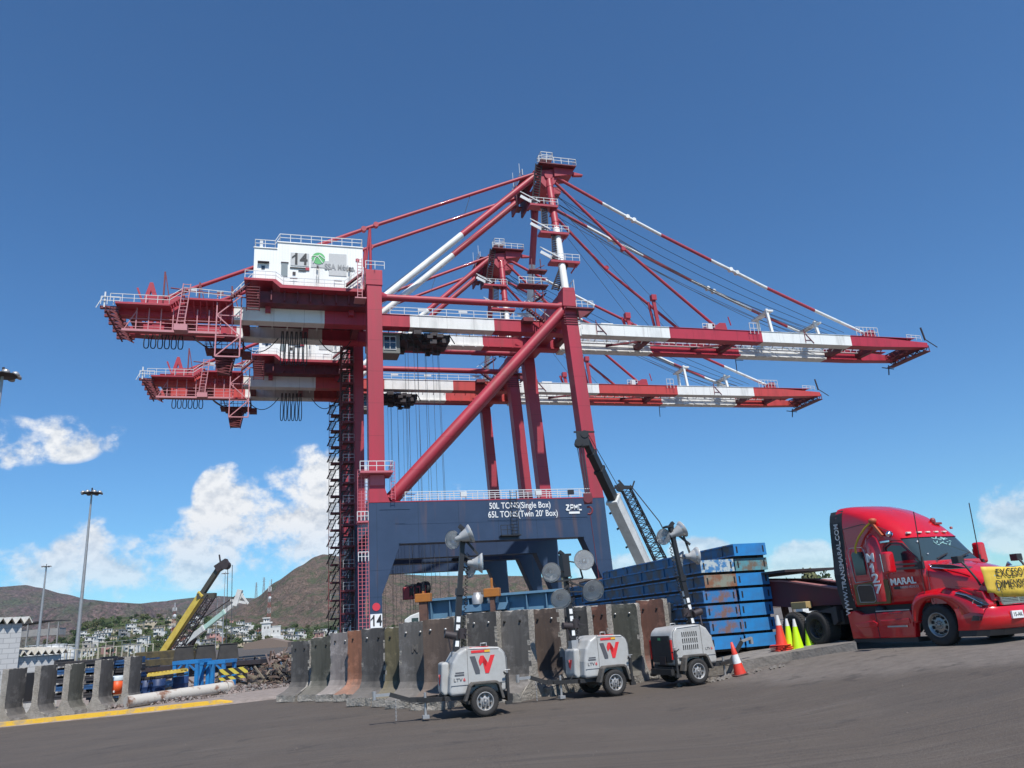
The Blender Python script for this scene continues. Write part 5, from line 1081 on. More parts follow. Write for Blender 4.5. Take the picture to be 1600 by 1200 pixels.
# local axes: +X forward, +Y left (away from the camera), the visible side is -Y
def tp(m, name, mt, par=None, **k): return m.build(name, mt, par or truck, **k)
def interp(tab, z):
    for (a, *va), (b_, *vb) in zip(tab, tab[1:]):
        if z <= b_: t = (z - a) / (b_ - a); return [p + (q - p) * t for p, q in zip(va, vb)]
    return list(tab[-1][1:])
# cab and sleeper as stacked plan outlines: z, front x, rear x, half width, front corner radius
CABT = [(1.10, -.10, -3.02, 1.10, .10), (1.5, -.05, -3.04, 1.16, .12), (2.05, -.02, -3.05, 1.18, .16), (2.18, -.02, -3.05, 1.17, .28), (2.45, -.20, -3.02, 1.15, .34), (2.86, -.48, -2.99, 1.13, .40), (2.95, -.56, -2.99, 1.13, .46), (3.2, -.78, -2.96, 1.13, .55), (3.5, -1.10, -2.93, 1.13, .70), (3.75, -1.48, -2.90, 1.10, .80), (3.9, -1.85, -2.88, 1.06, .85), (3.99, -2.2, -2.87, .98, .80), (4.03, -2.45, -2.86, .85, .36)]
NF = 12
def outline(z):
    xf, xr, hw, rc = interp(CABT, z); pts = []
    rc = min(rc, hw * .95, (xf - xr) * .9)
    pts += [(xr + (xf - rc - xr) * k / 10, -hw) for k in range(11)]
    for k in range(1, 7): a = PI / 2 * k / 7; pts.append((xf - rc + math.sin(a) * rc, -hw + rc - math.cos(a) * rc))
    pts += [(xf + .05 * (1 - (2 * k / NF - 1) ** 2), (-hw + rc) + (2 * (hw - rc)) * k / NF) for k in range(NF + 1)]
    for k in range(1, 7): a = PI / 2 * k / 7; pts.append((xf - rc + math.cos(a) * rc, hw - rc + math.sin(a) * rc))
    pts += [(xf - rc + (xr - xf + rc) * k / 10, hw) for k in range(11)]
    return pts
zs_ = [1.10, 1.3, 1.5, 1.75, 2.05, 2.18, 2.24, 2.45, 2.65, 2.86, 2.95, 3.05, 3.2, 3.35, 3.5, 3.63, 3.75, 3.83, 3.9, 3.95, 3.99, 4.03]
rings = [[(x, y, z) for x, y in outline(z)] for z in zs_]; NP = len(rings[0])
cab = MB(); glass = MB(); sideg = MB()
allv = [p for r_ in rings for p in r_]; cf, gf = [], []
for j in range(len(zs_) - 1):
    for i in range(NP):
        i2 = (i + 1) % NP; f = (j * NP + i, j * NP + i2, (j + 1) * NP + i2, (j + 1) * NP + i); zc = (zs_[j] + zs_[j + 1]) / 2
        ws = 2.2 < zc < 2.9 and 12 <= i <= 11 + 6 + NF + 4
        (gf if ws else cf).append(f)
cf.append(tuple((len(zs_) - 1) * NP + i for i in range(NP))); cf.append(tuple(range(NP)))
cab.add(allv, cf, True); cabo = tp(cab, 'cab', M_tred, fixn=True)
glass.add([(p[0] - .03, p[1] * .985, p[2]) for p in allv], gf, True); wsm = bpy.data.materials.new('windshield_glass'); wsm.use_nodes = True
_b = wsm.node_tree.nodes['Principled BSDF']; _b.inputs['Base Color'].default_value = (.035, .055, .06, 1); _b.inputs['Roughness'].default_value = .05; _b.inputs['Coat Weight'].default_value = .6
ws = tp(glass, 'windshield', wsm, cabo)
# prune the unused vertices of both meshes
for o in (cabo, ws):
    bm = bmesh.new(); bm.from_mesh(o.data); bmesh.ops.delete(bm, geom=[v for v in bm.verts if not v.link_faces], context='VERTS'); bm.to_mesh(o.data); bm.free()
Y0 = -1.19
def sidebox(mb, x0, x1, z0, z1, y=Y0, t=.012): mb.box(x0, x1, y - t, y, z0, z1)
def sidepoly(mb, poly, y0=Y0, t=.012, wy=None): mb.prism(poly, 'y', y0 - t, y0)
b = MB(); b.prism([(-1.15, 2.08), (-1.17, 2.62), (-1.0, 2.70), (-.66, 2.66), (-.30, 2.30), (-.14, 2.10)], 'y', -1.165, -1.135); dg = tp(b, 'door_window', M_glass, cabo)
b = MB(); b.path([(-1.2, -1.172, 2.05), (-1.22, -1.160, 2.66), (-1.0, -1.150, 2.76), (-.62, -1.145, 2.71), (-.24, -1.160, 2.30), (-.08, -1.175, 2.06), (-1.2, -1.172, 2.05)], .022, 5); tp(b, 'window_frame', M_tdk, dg)
# door seam, handle
b = MB(); b.path([(-1.30, -1.185, 1.15), (-1.30, -1.19, 2.0), (-1.28, -1.165, 2.7), (-1.05, -1.15, 2.84), (-.6, -1.14, 2.8)], .010, 4); b.path([(-.22, -1.185, 1.15), (-.16, -1.19, 2.05)], .010, 4); b.path([(-2.98, -1.135, 3.35), (-1.9, -1.14, 3.42), (-1.3, -1.14, 3.25), (-.9, -1.12, 3.05)], .010, 4); b.path([(-2.68, -1.19, 1.15), (-2.68, -1.17, 2.6), (-2.68, -1.14, 3.35)], .008, 4); tp(b, 'panel_gap', M_tdk, cabo)
b = MB(); b.box(-1.16, -.94, -1.21, -1.18, 1.50, 1.58); tp(b, 'door_handle', M_tdk, cabo, bevel=.01)
# sleeper window with fairing hood above
b = MB(); b.prism([(-2.42, 1.98), (-2.46, 2.58), (-2.40, 2.66), (-2.08, 2.64), (-2.04, 2.56), (-2.04, 1.98)], 'y', -1.205, -1.12); tp(b, 'sleeper_window', M_glass, cabo)
b = MB(); b.path([(-2.50, -1.195, 1.78), (-2.58, -1.19, 2.68), (-2.5, -1.19, 2.78), (-2.04, -1.19, 2.76), (-1.97, -1.19, 2.66), (-1.90, -1.195, 1.80), (-2.5, -1.195, 1.78)], .012, 5); b.path([(-2.45, -1.20, 1.22), (-2.48, -1.20, 1.64), (-2.40, -1.20, 1.70), (-1.95, -1.20, 1.68), (-1.88, -1.20, 1.6), (-1.86, -1.20, 1.26), (-1.94, -1.2, 1.2), (-2.45, -1.20, 1.22)], .012, 5); tp(b, 'hatch_trim', M_galv, cabo)
b = MB(); b.prism([(-2.43, 1.24), (-2.46, 1.64), (-2.38, 1.68), (-1.97, 1.66), (-1.90, 1.6), (-1.88, 1.26)], 'y', -1.197, -1.15); tp(b, 'side_hatch', mat('hatch_dark', (.06, .03, .02), .4), cabo)
b = MB(); b.prism([(-1.40, 1.14), (-2.6, 1.14), (-2.6, 1.72), (-2.0, 1.76), (-1.35, 1.8), (-1.32, 1.5)], 'y', -1.1895, -1.15); tp(b, 'paint_swoosh', M_gold, cabo)
# bulging fairing column behind the door
b = MB(); b.lathe([(.40, 1.2), (.42, 2.6), (.38, 2.95), (.28, 3.15), (.05, 3.24)], (-1.68, -.83, 0), n=32); tp(b, 'fairing', M_tred, cabo)
b = MB(); b.path([(-2.25, -1.22, 2.62), (-2.2, -1.25, 2.8), (-2.0, -1.26, 3.05), (-1.7, -1.27, 3.28), (-1.5, -1.25, 3.40)], .03, 5); st_ = tp(b, 'strap', mat('strap_yellow', (.62, .42, .03), .7)); 
b = MB(); b.lathe([(.03, 0), (.10, .05), (.12, .12), (.08, .16), (0, .18)], (-1.45, -1.18, 3.36), n=12); b.beam((-1.45, -1.2, 3.36), (-1.2, -1.2, 3.0), .07); tp(b, 'beacon', mat('beacon_orange', (.45, .10, .04), .5))
b = MB(); b.lathe([(.085, 0), (.09, .04), (.07, .09), (0, .12)], (-.98, -1.14, 3.02), (-.5, -1, 0), 16); b.lathe([(.085, .0), (.0, .0)], (-.98, -1.14, 3.02), (.6, -1, .1), 16); tp(b, 'work_lamp', M_chrome)
b = MB(); b.box(-1.3, -.98, -1.24, -1.16, 2.78, 2.86); tp(b, 'grab_cover', M_chrome, cabo, bevel=.02)
# rear extender (black) with the web address
for s in (-1, 1):
    b = MB(); V = []; zz_ = [1.06, 1.5, 2.05, 2.5, 2.95, 3.3, 3.6, 3.82, 3.94]
    for z in zz_:
        xf, xr, hw, rc = interp(CABT, z); V += [(xr - .24, s * hw, z), (xr + .27, s * (hw + .012), z), (xr + .27, s * (hw - .03), z), (xr - .24, s * (hw - .04), z)]
    b.add(V, [(j * 4 + k, j * 4 + (k + 1) % 4, j * 4 + 4 + (k + 1) % 4, j * 4 + 4 + k) for j in range(len(zz_) - 1) for k in range(4)] + [(0, 1, 2, 3), tuple(range(len(V) - 4, len(V)))]); tp(b, 'side_extender', M_tdk)
text('lettering', 'WWW.TRANSMARAL.COM', .225, mat('lettering_silver', (.50, .50, .50), .5), truck, face_mat((-2.90, -1.215, 2.22), (.03, .025, 1), (-1, 0, 0)), .004, sx=.98, bold=.004)
for i, (ch, x, z) in enumerate((('M', -1.72, 2.42), ('1', -1.70, 2.13), ('2', -1.68, 1.84), ('7', -1.66, 1.54))): text('lettering', ch, .345, M_txtw, truck, face_mat((x, -1.264, z), (1, 0, 0)), .006, sx=1.5 if i else 1.15, bold=.008)
text('lettering', 'MARAL', .245, M_txtw, truck, face_mat((-.82, -1.205, 1.70), (1, 0, 0)), .003, sx=1.08, bold=.008)
text('lettering', 'CARRIERS MEXICO', .085, mat('lettering_silver', (.5, .5, .5), .5), truck, face_mat((-.70, -1.205, 1.54), (1, 0, 0)), .003)
# inside of the cab seen dimly, toys behind the windshield
b = MB(); b.box(-1.05, -1.0, -.7, -.2, 1.9, 2.6)
# sun visor strip, marker lamps, wipers
b = MB()
for k in (-.45, -.15, .15, .45): b.box(-.60, -.50, k * 1.1 - .07, k * 1.1 + .07, 2.98, 3.02)
b.box(-.62, -.54, -.95, -.80, 2.97, 3.02); tp(b, 'marker_lamp', mat('marker_white', (.75, .7, .62), .3), cabo, bevel=.01)
b = MB(); b.beam((.05, -.75, 2.22), (-.08, -.15, 2.36), .03); b.beam((.05, .1, 2.22), (-.06, .7, 2.36), .03); tp(b, 'wiper', M_tdk, cabo)
rr = random.Random(5); b = MB()
for k in range(22): y = rr.uniform(-.2, .45); z = rr.uniform(2.60, 2.80); x = -.17 - (z - 2.3) * .72 + .10; b.beam((x, y, z), (x - .01, y + rr.uniform(-.18, .18), z + rr.uniform(-.07, .07)), .02)
tp(b, 'windshield_ornament', mat('ornament_teal', (.35, .62, .60), .5), ws)
b = MB()
for k in range(3): y = rr.uniform(-.9, -.75); z = rr.uniform(2.28, 2.75); x = -.14 - (z - 2.3) * .72 + .06; b.box(x - .03, x, y, y + rr.uniform(.03, .09), z, z + rr.uniform(.02, .05))
tp(b, 'windshield_sticker', M_txtw, ws)
# beacons on the far roof edge, aerials
b = MB(); b.lathe([(.07, 0), (.08, .08), (.05, .14), (0, .15)], (-.92, .62, 3.30), n=12); b.box(-1.0, -.78, .5, .8, 3.24, 3.30); b.lathe([(.04, 0), (.04, .06), (0, .07)], (-.6, .9, 3.08), n=10); tp(b, 'beacon', mat('beacon_dark', (.25, .03, .03), .4))
for y, xs, zt in ((-1.16, -.10, 3.30), (1.25, -.2, 3.55)): b = MB(); b.tube((xs, y, 2.2), (xs + .12, y - .05, zt + .2), .014, 5); b.tube((xs, y, 2.1), (xs + .02, y, 2.3), .03, 6); tp(b, 'aerial', M_tdk)
# mirrors
def mirror(s):
    dxm = 0 if s < 0 else .45
    b = MB(); b.box(-.96 + dxm, -.72 + dxm, min(s * 1.42, s * 1.72), max(s * 1.42, s * 1.72), 1.93 + dxm * .3, 2.52 + dxm * .3); mo = tp(b, 'mirror', M_tred, bevel=.07, bseg=3)
    b = MB(); b.beam((-.12, s * 1.16, 2.12), (-.85 + dxm, s * 1.50, 2.16), .05); b.beam((-.12, s * 1.16, 2.02), (-.85 + dxm, s * 1.50, 2.03), .05); b.box(-.30, -.05, min(s * 1.15, s * 1.23), max(s * 1.15, s * 1.23), 1.98, 2.16); b.build('mirror_arm', M_tdk, mo)
    b = MB(); b.box(-.975 + dxm, -.955 + dxm, min(s * 1.45, s * 1.69), max(s * 1.45, s * 1.69), 1.98, 2.47); b.build('mirror_glass', M_chrome, mo)
mirror(-1); mirror(1)
# hood: lofted cross sections from the firewall to the nose
def hood_sec(x):
    t = (x + .10) / 1.55; hw = 1.12 - .36 * t ** 1.2; zt = 2.20 - .36 * t - .20 * t ** 4; zb_ = 1.05; pts = []
    for k in range(9): pts.append((x, -hw - .02 * (1 - k / 8), zb_ + (zt - .34 - zb_) * k / 8))
    for k in range(1, 9): a = PI / 2 * k / 8; pts.append((x, -hw + .36 * (1 - math.cos(a)), zt - .34 + .28 * math.sin(a)))
    for k in range(1, 8): u = k / 8; y = (-hw + .36) + 2 * (hw - .36) * u; pts.append((x, y, zt - .06 + .07 * (1 - (2 * u - 1) ** 2)))
    pts += [(x, -p[1], p[2]) for p in pts[:17]][::-1]
    return pts
secs = [hood_sec(-.10 + 1.55 * k / 12) for k in range(13)]; n = len(secs[0]); b = MB()
b.add([p for s in secs for p in s], [(j * n + i, j * n + i + 1, (j + 1) * n + i + 1, (j + 1) * n + i) for j in range(12) for i in range(n - 1)], True)
b.add(secs[-1], [tuple(range(n))]); hood = tp(b, 'hood', M_tred)
b = MB(); b.prism([(.05, 2.08), (.10, 1.99), (.55, 1.92), (1.05, 1.90), (.60, 2.02)], 'y', -1.06, -.98); b.build('hood_intake', M_tdk, hood)
b = MB(); b.path([(.06, -1.12, 2.08), (.12, -1.10, 1.98), (.6, -1.02, 1.91), (1.1, -.90, 1.89)], .018, 5); b.path([(.55, -.96, 2.06), (1.12, -.86, 1.90)], .012, 5); b.build('chrome_trim', M_chrome, hood)
# fender over the front wheel with an arch, headlight, bumper
ar = .66
def arch(n0=14): return [(math.cos(PI - PI * k / n0) * ar, .52 + math.sin(PI - PI * k / n0) * ar) for k in range(n0 + 1)]
for s in (-1, 1):
    b = MB(); V = []; F = []
    top_ = [(-.74, .95), (-.72, 1.16), (-.60, 1.33), (-.35, 1.43), (0, 1.46), (.35, 1.45), (.7, 1.37), (1.05, 1.20), (1.32, 1.02), (1.38, .90)]
    outer = [(-.74, .95)] + arch()[0:1]
    ys = [(.76, .0, 0), (.90, .02, 0), (1.05, .0, 0), (1.16, -.05, 0), (1.215, -.14, 0)]
    inn = [(-.70, .80)] + [(math.cos(PI - PI * k / 12) * ar, .56 + math.sin(PI - PI * k / 12) * ar) for k in range(13)]
    N_ = 15
    def samp(poly, t):
        L = [0]; 
        for p, q in zip(poly, poly[1:]): L.append(L[-1] + math.hypot(q[0] - p[0], q[1] - p[1]))
        d = t * L[-1]
        for i in range(len(L) - 1):
            if d <= L[i + 1] + 1e-9: u = (d - L[i]) / (L[i + 1] - L[i] or 1); return (poly[i][0] + (poly[i + 1][0] - poly[i][0]) * u, poly[i][1] + (poly[i + 1][1] - poly[i][1]) * u)
        return poly[-1]
    inner_poly = [(-.70, .62)] + [(math.cos(PI - (PI * .93) * k / 14) * ar, .56 + math.sin(PI - (PI * .93) * k / 14) * ar) for k in range(15)] 
    top_poly = [(-.78, .62)] + top_
    cols = 22; rowsF = []
    for yy, dz, _ in ys: rowsF.append([(x, s * yy, z + dz) for x, z in (samp(top_poly, k / cols) for k in range(cols + 1))])
    rowsF.append([(x * .5 + x2 * .5, s * 1.235, z * .5 + z2 * .5) for (x, z), (x2, z2) in ((samp(top_poly, k / cols), samp(inner_poly, k / cols)) for k in range(cols + 1))])
    rowsF.append([(x, s * 1.225, z) for x, z in (samp(inner_poly, k / cols) for k in range(cols + 1))])
    rowsF.append([(x, s * .80, z) for x, z in (samp(inner_poly, k / cols) for k in range(cols + 1))])
    nn = cols + 1; b.add([p for r_ in rowsF for p in r_], [(j * nn + i, j * nn + i + 1, (j + 1) * nn + i + 1, (j + 1) * nn + i) for j in range(len(rowsF) - 1) for i in range(cols)], True)
    fd = tp(b, 'fender', M_tred)
    b = MB(); b.prism([(.66, 1.20), (.78, 1.02), (1.36, .93), (1.44, .96), (1.30, 1.10), (.98, 1.24), (.72, 1.33)], 'y', min(s * .98, s * 1.19), max(s * .98, s * 1.19)); hl = tp(b, 'headlight', M_glass, bevel=.03)
    b = MB(); b.path([(.72, s * 1.20, 1.30), (1.0, s * 1.19, 1.22), (1.38, s * 1.17, 1.0)], .02, 5)
    for k in range(3): b.lathe([(.065, 0), (.05, -.02), (0, -.03)], (.92 + k * .14, s * 1.20, 1.07 - k * .02), (.2, s, 0), 14)
    b.path([(.80, s * 1.197, 1.01), (1.36, s * 1.197, .94)], .012, 5); b.build('lamp_detail', M_chrome, hl)
b = MB(); V = []
bs = [(-1.24, .62), (-1.20, 1.12), (-1.05, 1.40), (-.7, 1.55), (0, 1.62), (.7, 1.55), (1.05, 1.40), (1.20, 1.12), (1.24, .62)]
for z, k in ((.37, .94), (.46, .99), (.62, 1.02), (.84, 1.0), (.90, .97)): V += [(x * k, y, z) for y, x in bs]
m9 = len(bs); b.add(V, [(j * m9 + i, j * m9 + i + 1, (j + 1) * m9 + i + 1, (j + 1) * m9 + i) for j in range(4) for i in range(m9 - 1)], True); b.add([(x * .97, y, .90) for y, x in bs] + [(.66, 1.1, .90), (.66, -1.1, .90)], [tuple(range(m9 + 2))])
bp_ = tp(b, 'bumper', M_tred)
b = MB()
V = []
for z, k in ((.22, .90), (.37, .95)): V += [(x * k, y * .99, z) for y, x in bs]
b.add(V, [(i, i + 1, m9 + i + 1, m9 + i) for i in range(m9 - 1)]); b.build('lower_valance', M_tdk, bp_)
b = MB(); b.prism([(1.02, .60), (1.10, .72), (1.28, .70), (1.24, .60)], 'y', -1.25, -1.1); b.build('fog_lamp', M_glass, bp_)
b = MB(); b.box(1.6, 1.645, -.55, -.15, .60, .78); b.build('licence_plate', M_txtw, bp_)
text('lettering', '15-AK', .13, M_black, bp_, face_mat((1.65, -.35, .69), (0, 1, 0)), .002)
b = MB(); b.path([(-.05, -1.135, 1.1), (-.04, -1.14, 1.9), (-.06, -1.0, 2.16)], .009, 4); b.path([(.72, -1.235, .92), (.80, -1.21, 1.02), (.60, -1.19, 1.30)], .008, 4); b.path([(-.70, -1.205, .93), (.0, -1.05, 1.50), (.9, -.96, 1.42)], .006, 4); tp(b, 'panel_gap', M_tdk)
b = MB()
for k in range(9): b.tube((-2.70, -1.192, 1.3 + k * .15), (-2.70, -1.199, 1.3 + k * .15), .010, 6)
for k in range(7): b.tube((-1.34, -1.19, 1.3 + k * .15), (-1.34, -1.197, 1.3 + k * .15), .008, 6)
tp(b, 'rivet_row', M_chrome)
# grille and banner
b = MB(); b.box(.55, 1.30, -1.0, 1.0, .60, .95); b.box(-.6, 1.35, -.70, .70, .9, 1.5); tp(b, 'engine_bay', M_tdk)
for s in (-1, 1): b = MB(); b.prism([(-.05, 1.30), (.75, 1.42), (1.32, 1.30), (1.40, .95), (1.36, .88), (.7, 1.0), (-.05, 1.0)], 'y', min(s * .66, s * .99), max(s * .66, s * .99)); tp(b, 'hood_side', M_tred, bevel=.05, bseg=3)
b = MB(); b.prism([(-.62, .92), (-.72, 1.55), (-.66, 1.86), (.66, 1.86), (.72, 1.55), (.62, .92)], 'x', 1.40, 1.52); gr = tp(b, 'grille', M_chrome, bevel=.03)
b = MB()
for s in (-1, 1):
    for k in range(22): b.box(1.52, 1.535, min(s * .05, s * .60), max(s * .05, s * .60), 1.0 + k * .036, 1.014 + k * .036)
b.build('grille_mesh', M_tdk, gr)
b = MB(); b.prism([(.02, 1.88), (.10, 2.0), (.18, 1.9)], 'y', -.03, .03); b.build('badge', M_chrome, gr, loc=(1.38, 0, -.02))
M_ban = mat('banner_yellow', (.72, .50, .06), .6, col2=(.55, .36, .05), scale=5, amount=.7)
b = MB(); nb = 14; V = []
for j in range(7):
    for i in range(nb + 1): y = -1.0 + 2.0 * i / nb; z = 1.22 + .64 * j / 6; V.append((1.60 - .16 * abs(y) ** 2 + .015 * math.sin(i * 1.9) * (1 - j / 6) + .010 * math.sin(j * 2 + i), y * (.97 + .03 * j / 6), z - (.10 if j == 0 and abs(y) < .75 else 0) + .05 * (abs(y) - .5)))
b.add(V, [(j * (nb + 1) + i, j * (nb + 1) + i + 1, (j + 1) * (nb + 1) + i + 1, (j + 1) * (nb + 1) + i) for j in range(6) for i in range(nb)], True)
ban = tp(b, 'banner', M_ban); sm_ = ban.modifiers.new('thick', 'SOLIDIFY'); sm_.thickness = .008
def curved_text(s_, z, size, sx):
    o = text('lettering', s_, size, M_black, ban, Matrix.Identity(4), .002, sx=sx)
    for v in o.data.vertices:
        y = v.co.x; zz = z + v.co.y; t = (zz - 1.22) / .64; v.co = (1.60 - .16 * y * y + .028 + v.co.z, y, zz)
    return o
curved_text('EXCESO DE', 1.70, .29, .88); curved_text('DIMENSIONES', 1.42, .29, .80)
b = MB(); b.path([(1.25, -.92, 1.45), (1.28, -1.04, 1.6), (1.10, -1.10, 1.95), (1.0, -1.12, 2.08)], .032, 6); b.box(.84, 1.05, -1.24, -1.02, 2.02, 2.20); hm = tp(b, 'hood_mirror', M_tdk, bevel=.015)
b = MB(); b.path([(1.25, .92, 1.45), (1.28, 1.04, 1.6), (1.10, 1.10, 1.95), (1.0, 1.12, 2.08)], .032, 6); b.box(.84, 1.05, 1.02, 1.24, 2.02, 2.20); tp(b, 'hood_mirror', M_tdk, bevel=.015)
# side skirts, tank and steps
b = MB(); b.prism([(-3.0, .20), (-3.05, .95), (-2.75, 1.0), (-2.5, .88), (-2.0, .90), (-.80, .93), (-.70, .60), (-.78, .22)], 'y', -1.20, -1.0); sk = tp(b, 'side_skirt', M_tred, bevel=.03)
b = MB(); b.prism([(-2.8, .62), (-2.1, .70), (-1.95, .62), (-2.0, .52), (-2.7, .50)], 'y', -1.235, -1.19); b.prism([(-1.85, .70), (-.85, .72), (-.85, .58), (-1.85, .55)], 'y', -1.225, -1.19); b.build('skirt_panel', M_tred, sk, bevel=.02)
b = MB(); b.box(-1.95, -.80, -1.22, -1.205, .93, .96); b.box(-1.6, -.95, -1.26, -1.22, .50, .54); b.build('step', M_galv, sk)
b = MB(); b.box(-2.0, -1.98, -1.206, -1.2, .2, .9); b.build('panel_gap', M_tdk, sk)
b = MB(); b.prism([(-1.80, 2.20), (-1.80, 2.14), (-1.71, 2.19), (-1.71, 2.25)], 'y', -1.271, -1.258); tp(b, 'lettering', M_txtw)
for k in range(4): text('lettering', ['PESO VEHICULAR', 'KG', 'LARGO', 'ALTO'][k] , .06, mat('lettering_faded', (.42, .16, .16), .6), sk, face_mat((-1.28, -1.207, .87 - k * .085), (1, 0, 0)), .002)
b = MB(); b.box(-3.0, -.75, -1.16, -.7, .10, .22); b.box(-3.0, -.1, -1.0, 1.0, .85, 1.12); b.tube((-2.8, -.8, .6), (-1.0, -.8, .6), .3, 20); b.lathe([(.16, 0), (.15, .12), (.08, .18), (0, .2)], (-1.9, -1.05, .92), n=16); tp(b, 'lower_cladding', M_tdk)
b = MB(); b.box(-6.3, .9, -.45, -.35, .72, .98); b.box(-6.3, .9, .35, .45, .72, .98); b.box(-3.9, -3.4, -1.0, 1.0, .62, 1.02); b.prism([(-4.3, 1.02), (-3.5, 1.16), (-3.5, .70), (-3.7, .60), (-3.72, .95)], 'y', -1.15, -.75)
b.box(-5.3, -4.3, -.55, .55, 1.05, 1.2); tp(b, 'chassis_frame', M_tdk)
for s in (-1, 1):
    wheel('front_wheel', .525, .29, truck, (0, s * 1.06, .525), .30, M_alu, outer=s, spokes=10, lugs=10, dish=.01)
    for x in (-4.42, -5.45): wheel('drive_wheel', .525, .56, truck, (x, s * .93, .525), .30, M_tdk, outer=s, spokes=10, lugs=10, dish=-.08)
b = MB(); b.box(-3.3, -3.28, -1.6, -1.3, 2.15, 2.3)
# lowboy trailer coupled behind
tr = empty('lowboy_trailer', (torg.x, torg.y, FW.z), tang, 'dark red lowboy trailer with sloping gooseneck coupled behind the red truck', 'trailer')
M_low = mat('trailer_maroon', (.13, .02, .025), .6, col2=(.07, .03, .028), scale=1, amount=.9)
for s in (-1, 1):
    b = MB(); b.prism([(-3.5, 1.18), (-4.4, 1.2), (-5.6, 1.18), (-9.5, 1.5), (-12.5, 1.6), (-12.5, 2.3), (-9.5, 2.32), (-6.0, 2.05), (-3.5, 1.62)], 'y', min(s * .62, s * .74) + .0, max(s * .62, s * .74)); gn = b.build('gooseneck_beam', M_low, tr)
    b = MB(); b.prism([(-3.5, 1.62), (-6.0, 2.05), (-9.5, 2.32), (-9.5, 2.36), (-6, 2.10), (-3.5, 1.67)], 'y', min(s * .52, s * .82), max(s * .52, s * .82)); b.build('flange', mat('flange_pale', (.30, .12, .11), .6), gn)
b = MB()
for k in range(6): b.box(-4 - k * 1.6, -3.8 - k * 1.6, -.62, .62, 1.35, 1.6)
b.box(-11, -5.5, -1.1, 1.1, 2.34, 2.42); b.build('deck', M_dark, tr)
b = MB(); b.box(-5.6, -4.9, -1.0, -.75, 1.14, 1.36); b.build('hydraulic_box', mat('ochre', (.40, .28, .12), .7), tr, bevel=.02)
b = MB(); b.box(-24, -12.5, -1.3, 1.3, .75, 1.05); b.build('load_bed', M_low, tr)
for x in (-19, -20.4, -21.8):
    for s in (-1, 1): wheel('wheel', .45, .28, tr, (x, s * 1.1, .45), .26, M_tdk, outer=s)
# ------------------------------------------------------------ mobile crane with white boom behind the stack
M_wboom = mat('boom_white', (.66, .66, .63), .5, col2=(.45, .43, .40), scale=1.5, amount=.7)
M_ybm = mat('boom_yellow', (.66, .50, .10), .5, col2=(.45, .28, .03), scale=1.5, amount=.7)
def box_boom(root, p, q, secs, hook=True):
    """telescopic boom from p to q: sections (t0, t1, size, material)"""
    p = Vector(p); q = Vector(q); d = (q - p).normalized()
    for t0, t1, s, m in secs:
        b = MB(); a = p.lerp(q, t0); c = p.lerp(q, t1); b.beam(a, c, s * .8, s); b.beam(c - d * .25, c, s * .92, s * 1.14); o = b.build('boom_section', m, root, bevel=.03)
mc = at(1024, 905, 66); tipw = at(911, 680, 58)
mr_ = empty('mobile_crane', (mc.x, mc.y, 0), 0, 'mobile crane with white boom and black tip raised left above the blue stack', 'mobile crane')
rel = lambda v: Vector((v.x - mc.x, v.y - mc.y, v.z))
p0 = rel(at(1012, 893, 66)) ; q0 = rel(tipw); d0 = q0 - p0
box_boom(mr_, p0 - d0 * .16, q0, [(0, .72 * .86, 1.05, M_wboom), (.60, .80, .78, M_black), (.78, .90, .68, M_black), (.88, 1.0, .58, M_black)])
b = MB(); b.box(q0.x - .5, q0.x + .4, q0.y - .35, q0.y + .35, q0.z - .9, q0.z + .25); b.beam(q0 + Vector((-.7, 0, .3)), q0 + Vector((.9, 0, .2)), .12); b.tube(q0 + Vector((-.4, -.4, -.6)), q0 + Vector((-.4, .4, -.6)), .32, 12); b.tube(q0 + Vector((.1, -.4, 0)), q0 + Vector((.1, .4, 0)), .3, 12); b.build('boom_head', M_black, mr_)
b = MB()
for t in (.30, .42, .52): c = (p0 - d0 * .16).lerp(q0, t); b.beam(c + Vector((-.9, -.3, 0)), c + Vector((-.3, -.3, .3)), .16)
b.path([(p0).lerp(q0, .02) + Vector((.9, 0, .2)), p0.lerp(q0, .5) + Vector((.75, 0, .5)), q0 + Vector((.3, 0, .3))], .03, 4); b.build('boom_fitting', M_dark, mr_)
hz_ = rel(at(922, 785, 58)).z
for k in (-.25, 0, .25): b = MB(); b.tube(q0 + Vector((k - .3, 0, -.7)), (q0.x + k * .5 - .1, q0.y, hz_ + .6), .03, 4, cap=False); b.build('hoist_rope', M_rope, mr_)
b = MB(); hx = q0.x - .1; b.box(hx - .32, hx + .32, q0.y - .2, q0.y + .2, hz_ - .1, hz_ + .7); b.tube((hx, q0.y - .25, hz_ + .3), (hx, q0.y + .25, hz_ + .3), .36, 14); b.build('hook_block', M_dred, mr_, bevel=.05)
b = MB(); b.path([(hx + .25 * math.sin(a) , q0.y, hz_ - .35 - .28 * math.cos(a) * -1 - .25) for a in [R(x) for x in range(-30, 240, 30)]], .08, 6); b.tube((hx + .05, q0.y, hz_ - .6), (hx + .3, q0.y, 3.4), .025, 4); b.build('hook', M_dred, mr_)
b = MB(); b.box(-1.6, 2.6, -1.3, 1.3, 1.9, 3.6); b.box(-1.8, -.3, -1.7, -.5, 1.9, 3.7); b.build('superstructure', M_wboom, mr_, bevel=.08)
b = MB(); b.box(-4.5, 5.5, -1.35, 1.35, .9, 1.7); b.build('carrier', M_dark, mr_, bevel=.05)
for x in (-3.6, -2.2, 1.4, 2.8, 4.2):
    for s in (-1, 1): wheel('wheel', .6, .4, mr_, (x, s * 1.15, .6 + .15), .33, M_tdk, outer=s)
